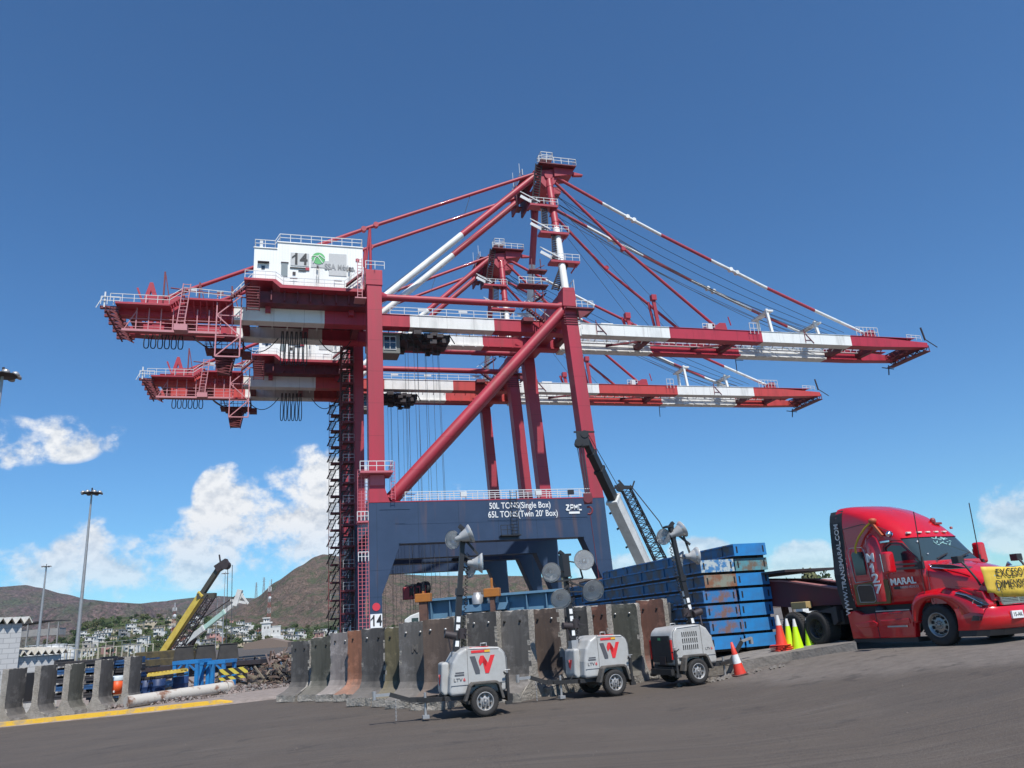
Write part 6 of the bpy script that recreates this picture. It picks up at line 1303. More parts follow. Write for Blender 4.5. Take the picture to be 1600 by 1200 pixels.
# black lattice boom crane beyond it
lb = at(1050, 900, 84); lr_ = empty('lattice_crane', (lb.x, lb.y, 0), 0, 'crane with black lattice boom rising to the right of the white crane boom', 'crane')
rl = lambda v: Vector((v.x - lb.x, v.y - lb.y, v.z))
p1 = rl(at(1042, 896, 84)); q1 = rl(at(978, 764, 82))
b = MB(); b.truss(p1 - (q1 - p1) * .22, q1, (1.25, .9), (1.25, .9), 22, .075, up=(0, 1, 0)); b.build('lattice_boom', M_black, lr_)
b = MB(); b.beam(q1 + Vector((-1.2, 0, .3)), q1 + Vector((.7, 0, .1)), .35); b.tube(q1 + Vector((-.6, -.3, .2)), q1 + Vector((-.6, .3, .2)), .45, 12); b.beam(q1, q1 + Vector((-.7, 0, 1.0)), .2); b.beam(q1 + Vector((.6, 0, -.1)), q1 + Vector((1.0, 0, .8)), .15); b.build('boom_head', M_black, lr_)
b = MB(); b.path([q1 + Vector((.5, 0, .4)), p1.lerp(q1, .5) + Vector((1.5, 0, .9)), p1 + Vector((1.7, 0, .7))], .06, 5); b.build('pendant_rope', M_rope, lr_)
b = MB(); b.box(-1.8, 3.0, -1.6, 1.6, 1.2, 3.4); b.box(-2.6, 3.4, -2.4, -1.5, 0, 1.1); b.box(-2.6, 3.4, 1.5, 2.4, 0, 1.1); b.build('superstructure', M_dark, lr_, bevel=.08)

# ------------------------------------------------------------ pale blue steel girder behind the wall, with bollards and clamps
M_pblue = mat('girder_pale_blue', (.12, .25, .36), .6, col2=(.09, .17, .26), scale=1.0, amount=.9, streak=True)
g0 = at(668, 965, 43); g1 = at(925, 938, 41); gt0 = at(668, 940, 43).z; gt1 = gt0
gd = Vector((g1.x - g0.x, g1.y - g0.y, 0)); gl = gd.length; gy = math.atan2(gd.y, gd.x)
gr_ = empty('steel_girder', (g0.x, g0.y, 0), gy, 'pale blue deep steel girder lying behind the middle of the concrete wall', 'steel girder')
b = MB(); b.box(0, gl + 3, 0, .06, .3, gt0); b.box(0, gl + 3, -.35, .5, gt0, gt0 + .12); b.box(0, gl + 3, .8, .86, .3, gt0); b.box(0, gl + 3, -.2, 1.0, .2, .32); b.build('girder_web', M_pblue, gr_)
b = MB()
for k in range(11): b.box(.3 + k * 1.05, .34 + k * 1.05, -.3, 0, .3, gt0)
b.build('stiffener', M_pblue, gr_)
b = MB()
for u in (3.0, 3.85): b = MB(); b.lathe([(.29, -.35), (.29, .10), (.2, .14), (.2, .24), (0, .24)], (u, -.55, gt0), n=20); b.build('cylinder', M_galv, gr_)
b = MB(); b.prism([(2.0, gt0 - .35), (4.7, gt0 - .35), (4.5, gt0 - .7), (2.3, gt0 - .7)], 'y', -.75, -.1); b.box(2.9, 3.3, -.6, -.1, gt0 - 1.6, gt0 - .5); b.box(3.6, 4.0, -.6, -.1, gt0 - 1.6, gt0 - .5); b.build('cylinder_cradle', M_pblue, gr_)
M_or = mat('clamp_orange', (.42, .15, .02), .6, col2=(.22, .08, .03), scale=3)
for i, px in enumerate((664, 771)):
    P = at(px, 950, 42.3 - i * .6); o0 = empty('sling_clamp', (P.x, P.y - .5, 0), gy, ['rusty post with orange clamp at the left end of the pale blue girder', 'orange clamp with dangling strap on the middle of the pale blue girder'][i], 'clamp')
    b = MB(); b.box(-.12, .12, -.1, .1, gt0 - 1.3, gt0 + .15) if i else b.box(-.22, .22, -.12, .12, .2, gt0 + .1); b.build('clamp_post', _M['rust_brown'], o0)
    b = MB(); b.box(-.42, .42, -.2, .2, gt0 - .05, gt0 + .38); b.box(-.06, .06, -.06, .06, gt0 + .3, gt0 + (.9 if i else .5)); b.build('clamp_head', M_or, o0, bevel=.03)
P = at(652, 958, 46); b = MB(); b.prism([(-.45, .3), (-.45, 2.75), (-.1, 2.95), (.45, 3.1), (.45, .3)], 'y', -.9, .9); wv_ = b.build('white_cab', M_white, None, (P.x, P.y, 0), gy, bevel=.06); wv_.name = 'parked_van'; tag(wv_, 'small white vehicle roof showing over the wall left of the pale blue girder', 'van')
b = MB(); b.box(.0, .4, -.92, -.88, 2.1, 2.8); b.build('window', M_glass, wv_)

# ------------------------------------------------------------ light masts
def high_mast(px_b, px_t, y_t, Y, label, r0=.28, nl=8):
    top = at(px_t, y_t, Y); g = gz(top.x, Y); r = empty('light_mast', (top.x, top.y, g), 0, label, 'light mast', 'tall floodlight masts over the port'); h = top.z - g
    b = MB(); b.path([(0, 0, 0), (0, 0, h * .5), (0, 0, h)], [r0, r0 * .7, r0 * .4], 14); b.lathe([(r0 * 1.8, 0), (r0 * 1.8, .06), (r0 * 1.1, .1)], n=14); b.build('pole', M_galv, r)
    b = MB(); b.lathe([(.12, h - .15), (1.1, h - .10), (1.1, h + .0), (.12, h + .05)], n=20); b.tube((0, 0, h), (0, 0, h + .7), .1, 8); b.build('head_ring', M_dark, r)
    for k in range(nl):
        a = 2 * PI * k / nl; c = Vector((math.cos(a) * 1.15, math.sin(a) * 1.15, h)); b = MB(); b.lathe([(.1, .22), (.28, .1), (.34, -.05), (.05, -.08)], c, (math.cos(a) * .5, math.sin(a) * .5, 1), 12); b.build('floodlight', M_galv, r)
    return r
high_mast(118, 143.5, 770, 106, 'tall grey floodlight mast standing between the clouds, nearest of the slim masts in full view')
high_mast(60, 72.5, 885, 240, 'distant thin floodlight mast left of the tall grey one', r0=.5)
high_mast(-60, 4, 586, 62, 'floodlight mast at the left edge of the picture with only its lamp ring showing')
# far thin masts
for px, yt, Y, lab in ((352, 882, 300, 'thin distant mast just right of the yellow crane boom tip'), (340, 921, 420, 'thin distant mast low beside the hanging rope of the yellow crane')): high_mast(0, px, yt + 14, Y, lab, r0=.22, nl=6)

# ------------------------------------------------------------ white block building at the left edge
M_blk_w = bpy.data.materials.new('white_blockwork'); M_blk_w.use_nodes = True
def blockwork(m):
    t = m.node_tree; bb = t.nodes['Principled BSDF']; c = t.nodes.new('ShaderNodeTexCoord'); mp = t.nodes.new('ShaderNodeMapping'); mp.inputs['Rotation'].default_value = (R(90), 0, 0)
    br = t.nodes.new('ShaderNodeTexBrick'); br.inputs['Color1'].default_value = (.42, .42, .42, 1); br.inputs['Color2'].default_value = (.47, .47, .46, 1); br.inputs['Mortar'].default_value = (.30, .30, .30, 1); br.inputs['Scale'].default_value = 1.0
    br.inputs['Mortar Size'].default_value = .018; br.inputs['Brick Width'].default_value = .62; br.inputs['Row Height'].default_value = .27
    t.links.new(c.outputs['Object'], mp.inputs[0]); t.links.new(mp.outputs[0], br.inputs['Vector']); t.links.new(br.outputs[0], bb.inputs['Base Color']); bb.inputs['Roughness'].default_value = .85
blockwork(M_blk_w)
e_ = at(34, 1010, 45); zr = at(42, 966, 45).z
bd = empty('block_building', (e_.x, e_.y, -1.1), R(46), 'white blockwork shed with jagged corrugated roof edge at the left border', 'building')
b = MB(); b.box(-14, -.1, 0, 10, 0, zr + 1.1 - .25); w_ = b.build('wall', M_blk_w, bd)
b = MB(); b.box(-.1, 2.2, .5, 6, 0, 3.3); b.build('annex_wall', M_blk_w, bd)
M_corr = mat('corrugated_sheet', (.62, .60, .54), .5, col2=(.42, .38, .31), scale=2, amount=.8)
def corrugated(parent, x0, x1, y0, y1, z0, z1, n, amp):
    b = MB(); V = []
    for i in range(2 * n + 1):
        x = x0 + (x1 - x0) * i / (2 * n); dz = amp if i % 2 else 0; V += [(x, y0, z0 + dz), (x, y1, z1 + dz)]
    b.add(V, [(2 * i, 2 * i + 2, 2 * i + 3, 2 * i + 1) for i in range(2 * n)]); o = b.build('roof', M_corr, parent); s = o.modifiers.new('thick', 'SOLIDIFY'); s.thickness = .05; return o
corrugated(bd, -14, .35, -.3, 10, zr + .85, zr + 1.2, 34, .34)
corrugated(bd, -.3, 2.5, .2, 6, 3.35, 3.6, 8, .26)
b = MB(); b.box(.2, 1.0, .44, .5, .9, 2.4); b.build('doorway', M_black, bd)
b = MB(); b.box(-2.0, -.9, -.05, 0, .9, 2.6); b.build('doorway', M_black, bd)

# ------------------------------------------------------------ stored goods behind the upright barriers
M_sb = mat('rack_blue', (.022, .10, .26), .55, col2=(.025, .04, .07), scale=2, amount=.9)
M_nvy = mat('rack_dark', (.025, .028, .036), .7, col2=(.05, .04, .035), scale=2, amount=.9)
k = 0
for j in range(3):
    for i in range((5, 5, 3)[j]):
        P = at(84 + j * 50, 1094 - i * 13, 44.5 + j * 1.4); L = 2.5; k += 1
        b = MB(); b.box(0, L, 0, 2.2, 0, .14); b.box(0, L, -.02, .06, .14, .24); b.box(0, .1, 0, 2.2, .12, .34); b.box(L - .1, L, 0, 2.2, .12, .34)
        for q in range(6): b.box(.3 + q * .6, .36 + q * .6, .05, 2.1, .14, .22)
        fr = b.build('cargo_rack', M_sb if (i + j) % 2 else M_nvy, None, (P.x, P.y, max(P.z, gz(P.x) + .15)), R(6 + j * 2))
        tag(fr, f'{"low blue" if (i + j) % 2 else "low black"} steel rack behind the kerb, {["lowest", "second", "third", "fourth", "fifth", "topmost"][i]} layer of the {["left", "middle", "right"][j]} pile', 'steel rack', 'low steel racks piled by the block building')
# white small cabin
P = at(190, 1055, 47); wc = empty('site_cabin', (P.x, P.y, gz(P.x)), R(4), 'small white box cabin behind the orange drum', 'cabin')
b = MB(); b.box(-.55, .55, 0, .8, 0, 2.35); b.box(-.62, .62, -.1, .9, 2.35, 2.45); b.build('wall', M_white, wc, bevel=.03); b = MB(); b.box(.05, .4, -.03, 0, 1.2, 2.0); b.build('window', M_glass, wc); b = MB(); b.box(-.45, -.1, -.03, 0, .2, 2.0); b.build('door', M_rail, wc)
# orange drum
P = at(182, 1085, 43.6); od = empty('water_cooler', (P.x, P.y, at(182, 1084.5, 43.6).z), 0, 'orange water cooler with pale lid seen between two upright barriers', 'water cooler')
b = MB(); b.lathe([(0, 0), (.25, 0), (.29, .68), (0, .68)], n=24); b.build('body', mat('cooler_orange', (.75, .10, .02), .5), od); b = MB(); b.lathe([(.30, .68), (.31, .86), (.25, .92), (0, .92)], n=24); b.build('lid', mat('cooler_lid', (.55, .62, .66), .5), od); b = MB(); b.box(-.03, .03, -.34, -.25, .1, .2); b.build('tap', M_txtw, od)
P0 = at(168, 1085, 37.3); b = MB(); zz = od.location.z; b.box(od.location.x - .4, od.location.x + .4, od.location.y - .35, od.location.y + .35, zz - .06, zz - .005)
for sx_ in (-.34, .34):
    for sy_ in (-.3, .3): b.beam((od.location.x + sx_, od.location.y + sy_, zz - .05), (od.location.x + sx_, od.location.y + sy_, gz(od.location.x)), .07)
tag(b.build('timber_stand', mat('bench_timber', (.22, .17, .12), .9)), 'small dark timber stand carrying the orange water cooler', 'stand')
# barrels
for i, (px, py, c) in enumerate(((228, 1066, 'blue'), (247, 1062, 'blue'), (283, 1058, 'blue'), (153, 1080, 'blue'))):
    P = at(px, py, 47.5); o = empty('oil_drum', (P.x, P.y, gz(P.x)), 0, ['dark blue drum left of the other one behind the long white pipe', 'dark blue drum right beside its twin behind the long white pipe', 'dark blue drum under the yellow beam right of the pair', 'dark blue drum left of the orange cooler'][i], 'drum')
    b = MB(); b.lathe([(0, 0), (.42, 0), (.42, .4), (.44, .43), (.42, .46), (.42, .82), (.44, .85), (.42, .88), (.42, 1.2), (.40, 1.22), (.38, 1.18), (0, 1.18)], n=24); b.build('drum_body', mat('drum_blue', (.02, .045, .13), .45), o); b = MB(); b.lathe([(.05, 1.18), (.05, 1.22), (0, 1.22)], (.2, 0, 0), n=8); b.build('bung', M_galv, o)
# yellow beam lying
b = MB(); a0 = at(236, 1056, 46); a1 = at(288, 1049, 47); b.beam(a0, a1, .9, .05); b.beam(a0 + Vector((0, -.5, .05)), a1 + Vector((0, -.5, .05)), .08, .14); b.beam(a0 + Vector((0, .5, .05)), a1 + Vector((0, .5, .05)), .08, .14)
for k in range(9): c = a0.lerp(a1, (k + .5) / 9); b.beam(c + Vector((0, -.5, .12)), c + Vector((0, .5, .12)), .1)
tag(b.build('yellow_beam', M_ybm), 'yellow steel ladder beam lying on the goods left of the blue stands', 'steel beam')
# blue stands
for i, (px, Y) in enumerate(((290, 50), (332, 51))):
    P = at(px, 1055, Y); o = empty('blue_stand', (P.x, P.y, gz(P.x)), R(-6), ['blue square steel stand, left of the two in front of the black tubs', 'blue square steel stand with diagonal braces, right of the two under the black tubs'][i], 'steel stand')
    zt = at(px, 1032, Y).z - gz(P.x)
    for sx in (-1, 1):
        for sy in (0, 1.4): b = MB(); b.box(sx * .72 - .1, sx * .72 + .1, sy - .1, sy + .1, 0, zt); b.build('leg', M_bl[0], o)
    b = MB(); b.box(-.85, .85, -.12, .0, zt - .22, zt); b.box(-.85, .85, 1.4, 1.52, zt - .22, zt); b.box(-.85, -.7, 0, 1.4, zt - .2, zt); b.box(.7, .85, 0, 1.4, zt - .2, zt); b.beam((-.6, -.05, zt - .6), (-.1, -.05, zt - .1), .1); b.beam((.6, -.05, zt - .6), (.1, -.05, zt - .1), .1); b.build('top_frame', M_bl[0], o)
# three black tubs
for i, px in enumerate((287, 321, 356)):
    P = at(px, 1030, 56); z0 = at(px, 1035 - i * 1.6, 56).z; z1 = at(px, 1011 - i * 2.2, 56).z
    b = MB(); h = z1 - z0; b.prism([(-.70, 0), (.70, 0), (.55, h), (-.55, h)], 'y', -.5, .5); 
    for s in (-1, 1): b.box(-.7, .7, s * .52 - .04, s * .52 + .04, 0, .12)
    b.box(-.59, .59, -.55, .55, h, h + .06); o = b.build('concrete_tub', mat('tub_black', (.035, .032, .03), .7, col2=(.08, .07, .06), scale=2), None, (P.x, P.y, z0), R(24), bevel=.04)
    tag(o, ['leftmost black trapezoid tub on the low trailer by the yellow crane', 'middle black trapezoid tub on the low trailer', 'rightmost black trapezoid tub on the low trailer'][i], 'tub', 'black tubs on the low trailer')
P = at(322, 1040, 56.2); b = MB(); zd = at(322, 1035, 56).z; b.box(-4.4, 4.0, -1.2, 1.2, zd - .32, zd - .03); b.box(-4.2, 3.8, -.9, -.7, zd - .7, zd - .3)
for k in range(8): b.box(-4 + k * 1.0, -3.9 + k * 1.0, -1.25, -1.2, zd - .32, zd)
lt = b.build('flatbed_trailer', M_dark, None, (P.x, P.y, 0), R(4)); tag(lt, 'dark low flatbed trailer carrying the three black tubs', 'trailer')
for x in (-3.4, -2.3, 2.0, 3.1): wheel('wheel', .45, .3, lt, (x, -.9, gz(P.x) + .45), .25, M_tdk)
# yellow and black striped beam
b = MB(); a0 = at(342, 1051, 49); a1 = at(386, 1046, 50)
b.beam(a0, a1, .35, .35); b.beam(a0 + Vector((0, 0, -.4)), a1 + Vector((0, 0, -.35)), .2, .2); st = bpy.data.materials.new('hazard_stripes'); st.use_nodes = True; t = st.node_tree; c = t.nodes.new('ShaderNodeTexCoord'); mp = t.nodes.new('ShaderNodeMapping'); mp.inputs['Rotation'].default_value = (0, R(45), 0); wv = t.nodes.new('ShaderNodeTexWave'); wv.inputs['Scale'].default_value = .9; k_ = t.nodes.new('ShaderNodeValToRGB'); k_.color_ramp.interpolation = 'CONSTANT'; k_.color_ramp.elements[0].color = (.02, .02, .02, 1); k_.color_ramp.elements[1].position = .5; k_.color_ramp.elements[1].color = (.55, .45, .06, 1)
t.links.new(c.outputs['Object'], mp.inputs[0]); t.links.new(mp.outputs[0], wv.inputs[0]); t.links.new(wv.outputs[0], k_.inputs[0]); t.links.new(k_.outputs[0], t.nodes['Principled BSDF'].inputs['Base Color'])
tag(b.build('striped_beam', st), 'yellow and black striped beam lying right of the blue stands', 'steel beam')
# long rusty white pipe
b = MB(); a0 = at(198, 1092, 41.0); a1 = at(352, 1063, 45.5); rp_ = .30
a0.z = gz(a0.x) + .1 + rp_; a1.z = gz(a1.x) + .12 + rp_
b.tube(a0, a1, rp_, 28); dd = (a1 - a0).normalized(); b.tube(a1, a1 + dd * .35, rp_ * 1.25, 28); b.tube(a0.lerp(a1, .5), a0.lerp(a1, .5) + dd * .12, rp_ * 1.04, 28)
tag(b.build('steel_pipe', mat('pipe_white_rust', (.46, .43, .38), .65, col2=(.20, .10, .06), scale=1.5, amount=1, lo=.50, hi=.62, bump=.1)), 'long rust-stained white pipe lying on the gravel behind the kerb', 'pipe')
# rubble and scrap
def heap(name, cx, cy, rx, ry, h, n, mats_, label, cat, seed, smin=.08, smax=.4, rod=.4, kind='stuff'):
    r = random.Random(seed); b = MB(); V = []; na, nr_ = 28, 8
    g = gz(cx, cy)
    for j in range(nr_ + 1):
        for i in range(na): a = 2 * PI * i / na; t = j / nr_; q = 1 + .25 * mnoise.noise(Vector((math.cos(a) * 2, math.sin(a) * 2, seed))); V.append((math.cos(a) * rx * t * q, math.sin(a) * ry * t * q, h * (1 - t) ** .8 * (1 + .3 * mnoise.noise(Vector((math.cos(a) * t * 4, math.sin(a) * t * 4, seed)))) - .02))
    b.add(V, [(j * na + i, j * na + (i + 1) % na, (j + 1) * na + (i + 1) % na, (j + 1) * na + i) for j in range(nr_) for i in range(na)])
    for k in range(n):
        a = r.uniform(0, 2 * PI); t = r.random() ** .6; x, y = math.cos(a) * rx * t, math.sin(a) * ry * t; z = h * (1 - t) ** .8 + r.uniform(-.05, .15); s = r.uniform(smin, smax); b.cur = r.randrange(len(mats_))
        if r.random() < rod:
            d = Vector((r.uniform(-1, 1), r.uniform(-1, 1), r.uniform(-.35, .35))).normalized(); L = r.uniform(.6, 2.4); b.beam(Vector((x, y, z)) - d * L / 2, Vector((x, y, z)) + d * L / 2, r.uniform(.04, .12))
        else:
            d = Vector((r.uniform(-1, 1), r.uniform(-1, 1), r.uniform(-1, 1))).normalized(); b.beam(Vector((x, y, z)) - d * s / 2, Vector((x, y, z)) + d * s / 2, s * r.uniform(.5, 1), s * r.uniform(.3, .9), up=(r.random(), r.random(), r.random() + .01))
    b.cur = 0
    o = b.build(name, None, None, (cx, cy, g), mats=mats_); return tag(o, label, cat, kind=kind)
M_sc = [mat('scrap_brown', (.13, .09, .07), .9, col2=(.07, .05, .045)), mat('scrap_pink', (.22, .16, .14), .9), mat('scrap_dark', (.03, .028, .03), .8), mat('scrap_wood', (.20, .165, .12), .9), mat('scrap_blue', (.05, .09, .14), .6), mat('scrap_rust', (.15, .08, .055), .8)]
M_rb = [mat('rubble_pink', (.26, .21, .19), .95), mat('rubble_grey', (.21, .19, .175), .95), mat('rubble_brown', (.15, .115, .10), .95)]
P = at(408, 1040, 56); heap('scrap_heap', P.x, P.y, 4.2, 2.5, 1.1, 520, M_sc, 'tangled heap of scrap, rods and planks left of the wall', 'scrap heap', 3, rod=.6)
P = at(438, 1035, 60); heap('scrap_heap', P.x, P.y, 3.2, 2.5, 1.7, 420, [M_sc[1], M_sc[0], M_rb[0], M_sc[5], M_sc[3]], 'pinkish mound of rubble and scrap behind the far left end of the wall', 'scrap heap', 4, rod=.45)
P = at(445, 1058, 51); heap('scrap_heap', P.x, P.y, 2.6, 1.6, .8, 260, [M_sc[0], M_sc[3], M_sc[2]], 'low heap of dark brown branches and planks just left of the wall', 'scrap heap', 5, rod=.8)
P = at(330, 1068, 46); heap('rubble', P.x + 1, P.y, 6.0, 1.4, .35, 700, M_rb, 'low bank of pinkish broken stone along the end of the white pipe', 'rubble', 6, .05, .22, 0)
P = at(270, 1084, 42.5); heap('rubble', P.x, P.y, 4.5, .8, .18, 420, M_rb, 'thin strip of broken stone between the white pipe and the yellow kerb', 'rubble', 8, .04, .16, 0)
P = at(1150, 1052, 24); b = MB(); rr = random.Random(2)
for k in range(60): x = rr.uniform(-1.8, 1.4); y = rr.uniform(-.25, .15); s = rr.uniform(.02, .07); zq = gz(P.x + x, P.y + y); b.beam((x, y, zq), (x + s, y + s * .5, zq + s), s * 1.4)
tag(b.build('kerb_rubble', M_slab, None, (P.x, P.y + .1, 0)), 'small broken concrete lumps at the foot of the raised yard edge', 'rubble', kind='stuff')

# ------------------------------------------------------------ yellow telescopic crane and green-white crane in the yard
yb = at(255, 1030, 80); yc = empty('mobile_crane', (yb.x, yb.y, 0), 0, 'yellow telescopic crane with dark tip and lattice jib folded along its boom', 'mobile crane')
ry_ = lambda v: Vector((v.x - yb.x, v.y - yb.y, v.z))
p2 = ry_(at(250, 1028, 80)); q2 = ry_(at(345, 884, 78))
box_boom(yc, p2, q2, [(0, .70, .66, M_ybm), (.60, 1.0, .50, mat('boom_grey', (.07, .065, .05), .6))])
b = MB(); b.beam(q2 + Vector((-.4, 0, -.3)), q2 + Vector((.7, 0, .35)), .7, .7); b.tube(q2 + Vector((.5, -.4, .0)), q2 + Vector((.5, .4, .0)), .4, 12); b.beam(q2, q2 + Vector((-.2, 0, 1.1)), .12); b.build('boom_head', M_dark, yc)
b = MB(); o_ = Vector((.95, -.4, -.5)); b.truss(p2.lerp(q2, .12) + o_, p2.lerp(q2, .72) + o_, (.75, .6), (.75, .6), 13, .05, up=(0, 1, 0)); b.build('lattice_jib', M_dark, yc)
b = MB(); b.beam(p2.lerp(q2, .67) + Vector((-.3, 0, 0)), p2.lerp(q2, .70) + Vector((1.3, 0, -.3)), .6, .5); b.build('jib_clamp', mat('boom_grey', (.07, .065, .05), .6), yc)
for k in (0, .45): b = MB(); b.tube(q2 + Vector((.7 + k, 0, 0)), (q2.x + .9 + k, q2.y, 1.2), .035, 4, cap=False); b.build('hoist_rope', M_rope, yc)
b = MB(); b.box(-2.2, 2.4, -1.3, 1.3, .9, 1.9); b.box(-1.2, 2.2, -1.4, 1.4, .1, 1.2); b.box(2.0, 3.2, -1.3, 1.3, .5, 1.7); b.build('superstructure', mat('crane_yellow_dirty', (.10, .075, .03), .6, col2=(.03, .025, .02), scale=1.5, amount=.9), yc, bevel=.08)
b = MB(); b.box(-4.8, 4, -1.3, 1.3, -.2, .6); b.box(-5.5, -4.6, -1.2, 1.2, 0, 1.6); b.build('carrier', M_dark, yc, bevel=.08)
for x in (-3.8, -2.4, 1.8, 3.2): wheel('wheel', .55, .4, yc, (x, -1.2, .0), .3, M_tdk)
gb = at(272, 1030, 86); gc = empty('mobile_crane', (gb.x, gb.y, 0), 0, 'smaller crane with pale green and white boom leaning right of the yellow one', 'mobile crane')
rg_ = lambda v: Vector((v.x - gb.x, v.y - gb.y, v.z)); p3 = rg_(at(265, 1024, 86)); q3 = rg_(at(372, 940, 84))
box_boom(gc, p3, q3, [(0, .52, .60, M_wboom), (.45, .82, .48, mat('boom_mint', (.42, .60, .52), .5)), (.80, 1, .42, M_wboom)])
b = MB(); b.beam(q3 + Vector((-.3, 0, -.4)), q3 + Vector((.2, 0, 1.2)), .5, .5); b.beam(q3 + Vector((.1, 0, 1.0)), q3 + Vector((1.1, 0, -.3)), .18); b.beam(q3 + Vector((-.8, 0, .2)), q3 + Vector((.9, 0, -.2)), .25); b.beam(q3, q3 + Vector((.5, 0, .8)), .15); b.build('boom_head', M_wboom, gc)
b = MB(); b.beam(p3 + Vector((1.4, 0, -.8)), p3.lerp(q3, .38) + Vector((0, 0, -.3)), .35); b.path([p3 + Vector((-.3, 0, 2.0)), p3.lerp(q3, .6) + Vector((-.2, 0, .9)), q3 + Vector((-.3, 0, .6))], .06, 5); b.build('luffing_ram', M_dark, gc)
b = MB(); b.box(-2, 2, -1.3, 1.3, .2, 1.8); b.box(-4, 4, -1.3, 1.3, -.5, .3); b.build('superstructure', M_dark, gc, bevel=.06)
# fence, rails and tanks
tk = mat('tank_white', (.66, .66, .63), .6, col2=(.5, .48, .44), scale=.4, amount=.7)
for i, (px, r_, h, Y, lab) in enumerate(((70, 5.9, 6.4, 255, 'larger white storage tank beyond the block building'), (93, 4.2, 6.0, 262, 'smaller white storage tank just right of the larger one'))):
    P = at(px, 1030, Y); o = empty('storage_tank', (P.x, P.y, -1.2), 0, lab, 'storage tank'); zt = at(px, 1011.5, Y).z + 1.2
    b = MB(); b.lathe([(r_, 0), (r_, zt - .3), (r_ * .5, zt + .2), (0, zt + .35)], n=40); b.build('shell', tk, o)
    b = MB()
    for q in range(4): b.lathe([(r_ + .05, zt * (q + 1) / 4.3), (r_ + .09, zt * (q + 1) / 4.3 + .06), (r_ + .05, zt * (q + 1) / 4.3 + .12)], n=40)
    b.rail([(r_ * math.cos(a), r_ * math.sin(a), zt - .3) for a in [2 * PI * k / 16 for k in range(17)]], 1.0, .06, 3); b.build('rim_rail', M_rail, o)
def fence(p, q, h, n, label, m, rails=2):
    o = empty('fence', p, 0, label, 'fence'); q = Vector(q) - Vector(p); b = MB()
    for k in range(n + 1): c = q * (k / n); b.beam(c, c + Vector((0, 0, h)), .08)
    b.build('fence_post', m, o); b = MB()
    for k in range(rails): b.beam(Vector((0, 0, h * (1 - k * .45))), q + Vector((0, 0, h * (1 - k * .45))), .08)
    b.build('fence_rail', m, o)
M_fc = mat('fence_cream', (.55, .50, .38), .7)
a = at(75, 1028, 95); c = at(238, 1030, 88); fence((a.x, a.y, -1), (c.x, c.y, -1), at(75, 1018, 95).z + 1.0, 18, 'pale cream pipe fence beyond the stored goods on the left', M_fc)
a = at(108, 1000, 130); c = at(230, 1006, 118); fence((a.x, a.y, -1), (c.x, c.y, -1), at(120, 1012, 130).z + 1.5, 10, 'far cream railing in front of the storage tanks', M_fc, 1)
P = at(1290, 910, 90)

# ------------------------------------------------------------ vegetation and the town on the slope
M_leaf = [mat('foliage_dark', (.045, .075, .022), .8, col2=(.025, .045, .015), scale=.6, amount=.9), mat('foliage_mid', (.075, .11, .032), .8, col2=(.045, .07, .02), scale=.6, amount=.9), mat('foliage_dry', (.12, .125, .05), .85, col2=(.07, .08, .03), scale=.6, amount=.9)]
M_bark = mat('bark', (.11, .08, .055), .9)
def tree_proto(kind, seed):
    r = random.Random(seed); o = empty('tree'); h = r.uniform(5, 8); b = MB(); b.path([(0, 0, -.5), (r.uniform(-.2, .2), 0, h * .3), (r.uniform(-.5, .5), r.uniform(-.4, .4), h * .6)], [.28, .2, .1], 6)
    cl = []
    for k in range(6): a = r.uniform(0, 2 * PI); e = Vector((math.cos(a) * h * .28, math.sin(a) * h * .28, h * r.uniform(.5, .8))); b.beam((0, 0, h * .33), e, .1); cl.append((e, h * r.uniform(.16, .26)))
    cl.append((Vector((0, 0, h * .75)), h * .28)); b.build('trunk', M_bark, o); b = MB()
    for c, rad in cl:
        for k in range(60):
            d = Vector((r.gauss(0, 1), r.gauss(0, 1), r.gauss(0, .8))).normalized(); p = c + d * rad * r.uniform(.6, 1.1); s = h * r.uniform(.035, .075); t = Vector((r.gauss(0, 1), r.gauss(0, 1), r.gauss(0, 1))).normalized(); u = t.orthogonal().normalized(); v = t.cross(u)
            b.add([p - u * s - v * s * .6, p + u * s - v * s * .5, p + u * s * .7 + v * s, p - u * s * .6 + v * s * .8], [(0, 1, 2, 3)])
    b.build('crown', M_leaf[kind], o, fixn=False); return o
HW = [('white', (.62, .61, .58)), ('cream', (.52, .44, .32)), ('pink', (.50, .28, .24)), ('grey', (.30, .29, .28)), ('brick red', (.30, .13, .09)), ('pale blue', (.35, .45, .52))]
HM = {n_: mat('house_wall_' + n_.replace(' ', '_'), c, .85, col2=tuple(q * .7 for q in c), scale=.5, amount=.8) for n_, c in HW}
def house_proto(cn, two, seed):
    r = random.Random(seed); o = empty('house'); w, d, h = r.uniform(5.5, 8.5), r.uniform(5, 7), 5.8 if two else 3.0
    b = MB(); b.box(-w / 2, w / 2, -d / 2, d / 2, -3, h); 
    if two: b.box(-w / 2 - .8, w * .1, -d / 2 - 1.2, -d / 2, h * .5 - .15, h * .5); 
    if seed % 2: b.box(w / 2, w / 2 + 2.8, -d / 2 + .4, d / 2, -3, h * .55)
    b.build('wall', HM[cn], o)
    b = MB(); b.box(-w / 2 - .3, w / 2 + .3, -d / 2 - .5, d / 2 + .3, h, h + .22)
    if seed % 3 == 0: b.box(-w / 4, -w / 4 + 1.2, -.6, .6, h + .22, h + 1.5)
    b.build('roof', mat('roof_slab', (.42, .38, .34), .9, col2=(.25, .2, .17), scale=1), o)
    for fl in range(2 if two else 1):
        z = 1.0 + fl * 2.9
        for x in (-w * .3, w * .28): b = MB(); b.box(x - .55, x + .55, -d / 2 - .04, -d / 2, z, z + 1.2); b.build('window', M_hole, o)
    b = MB(); b.box(-.5, .5, -d / 2 - .05, -d / 2, 0, 2.1); b.build('door', M_bark, o); return o
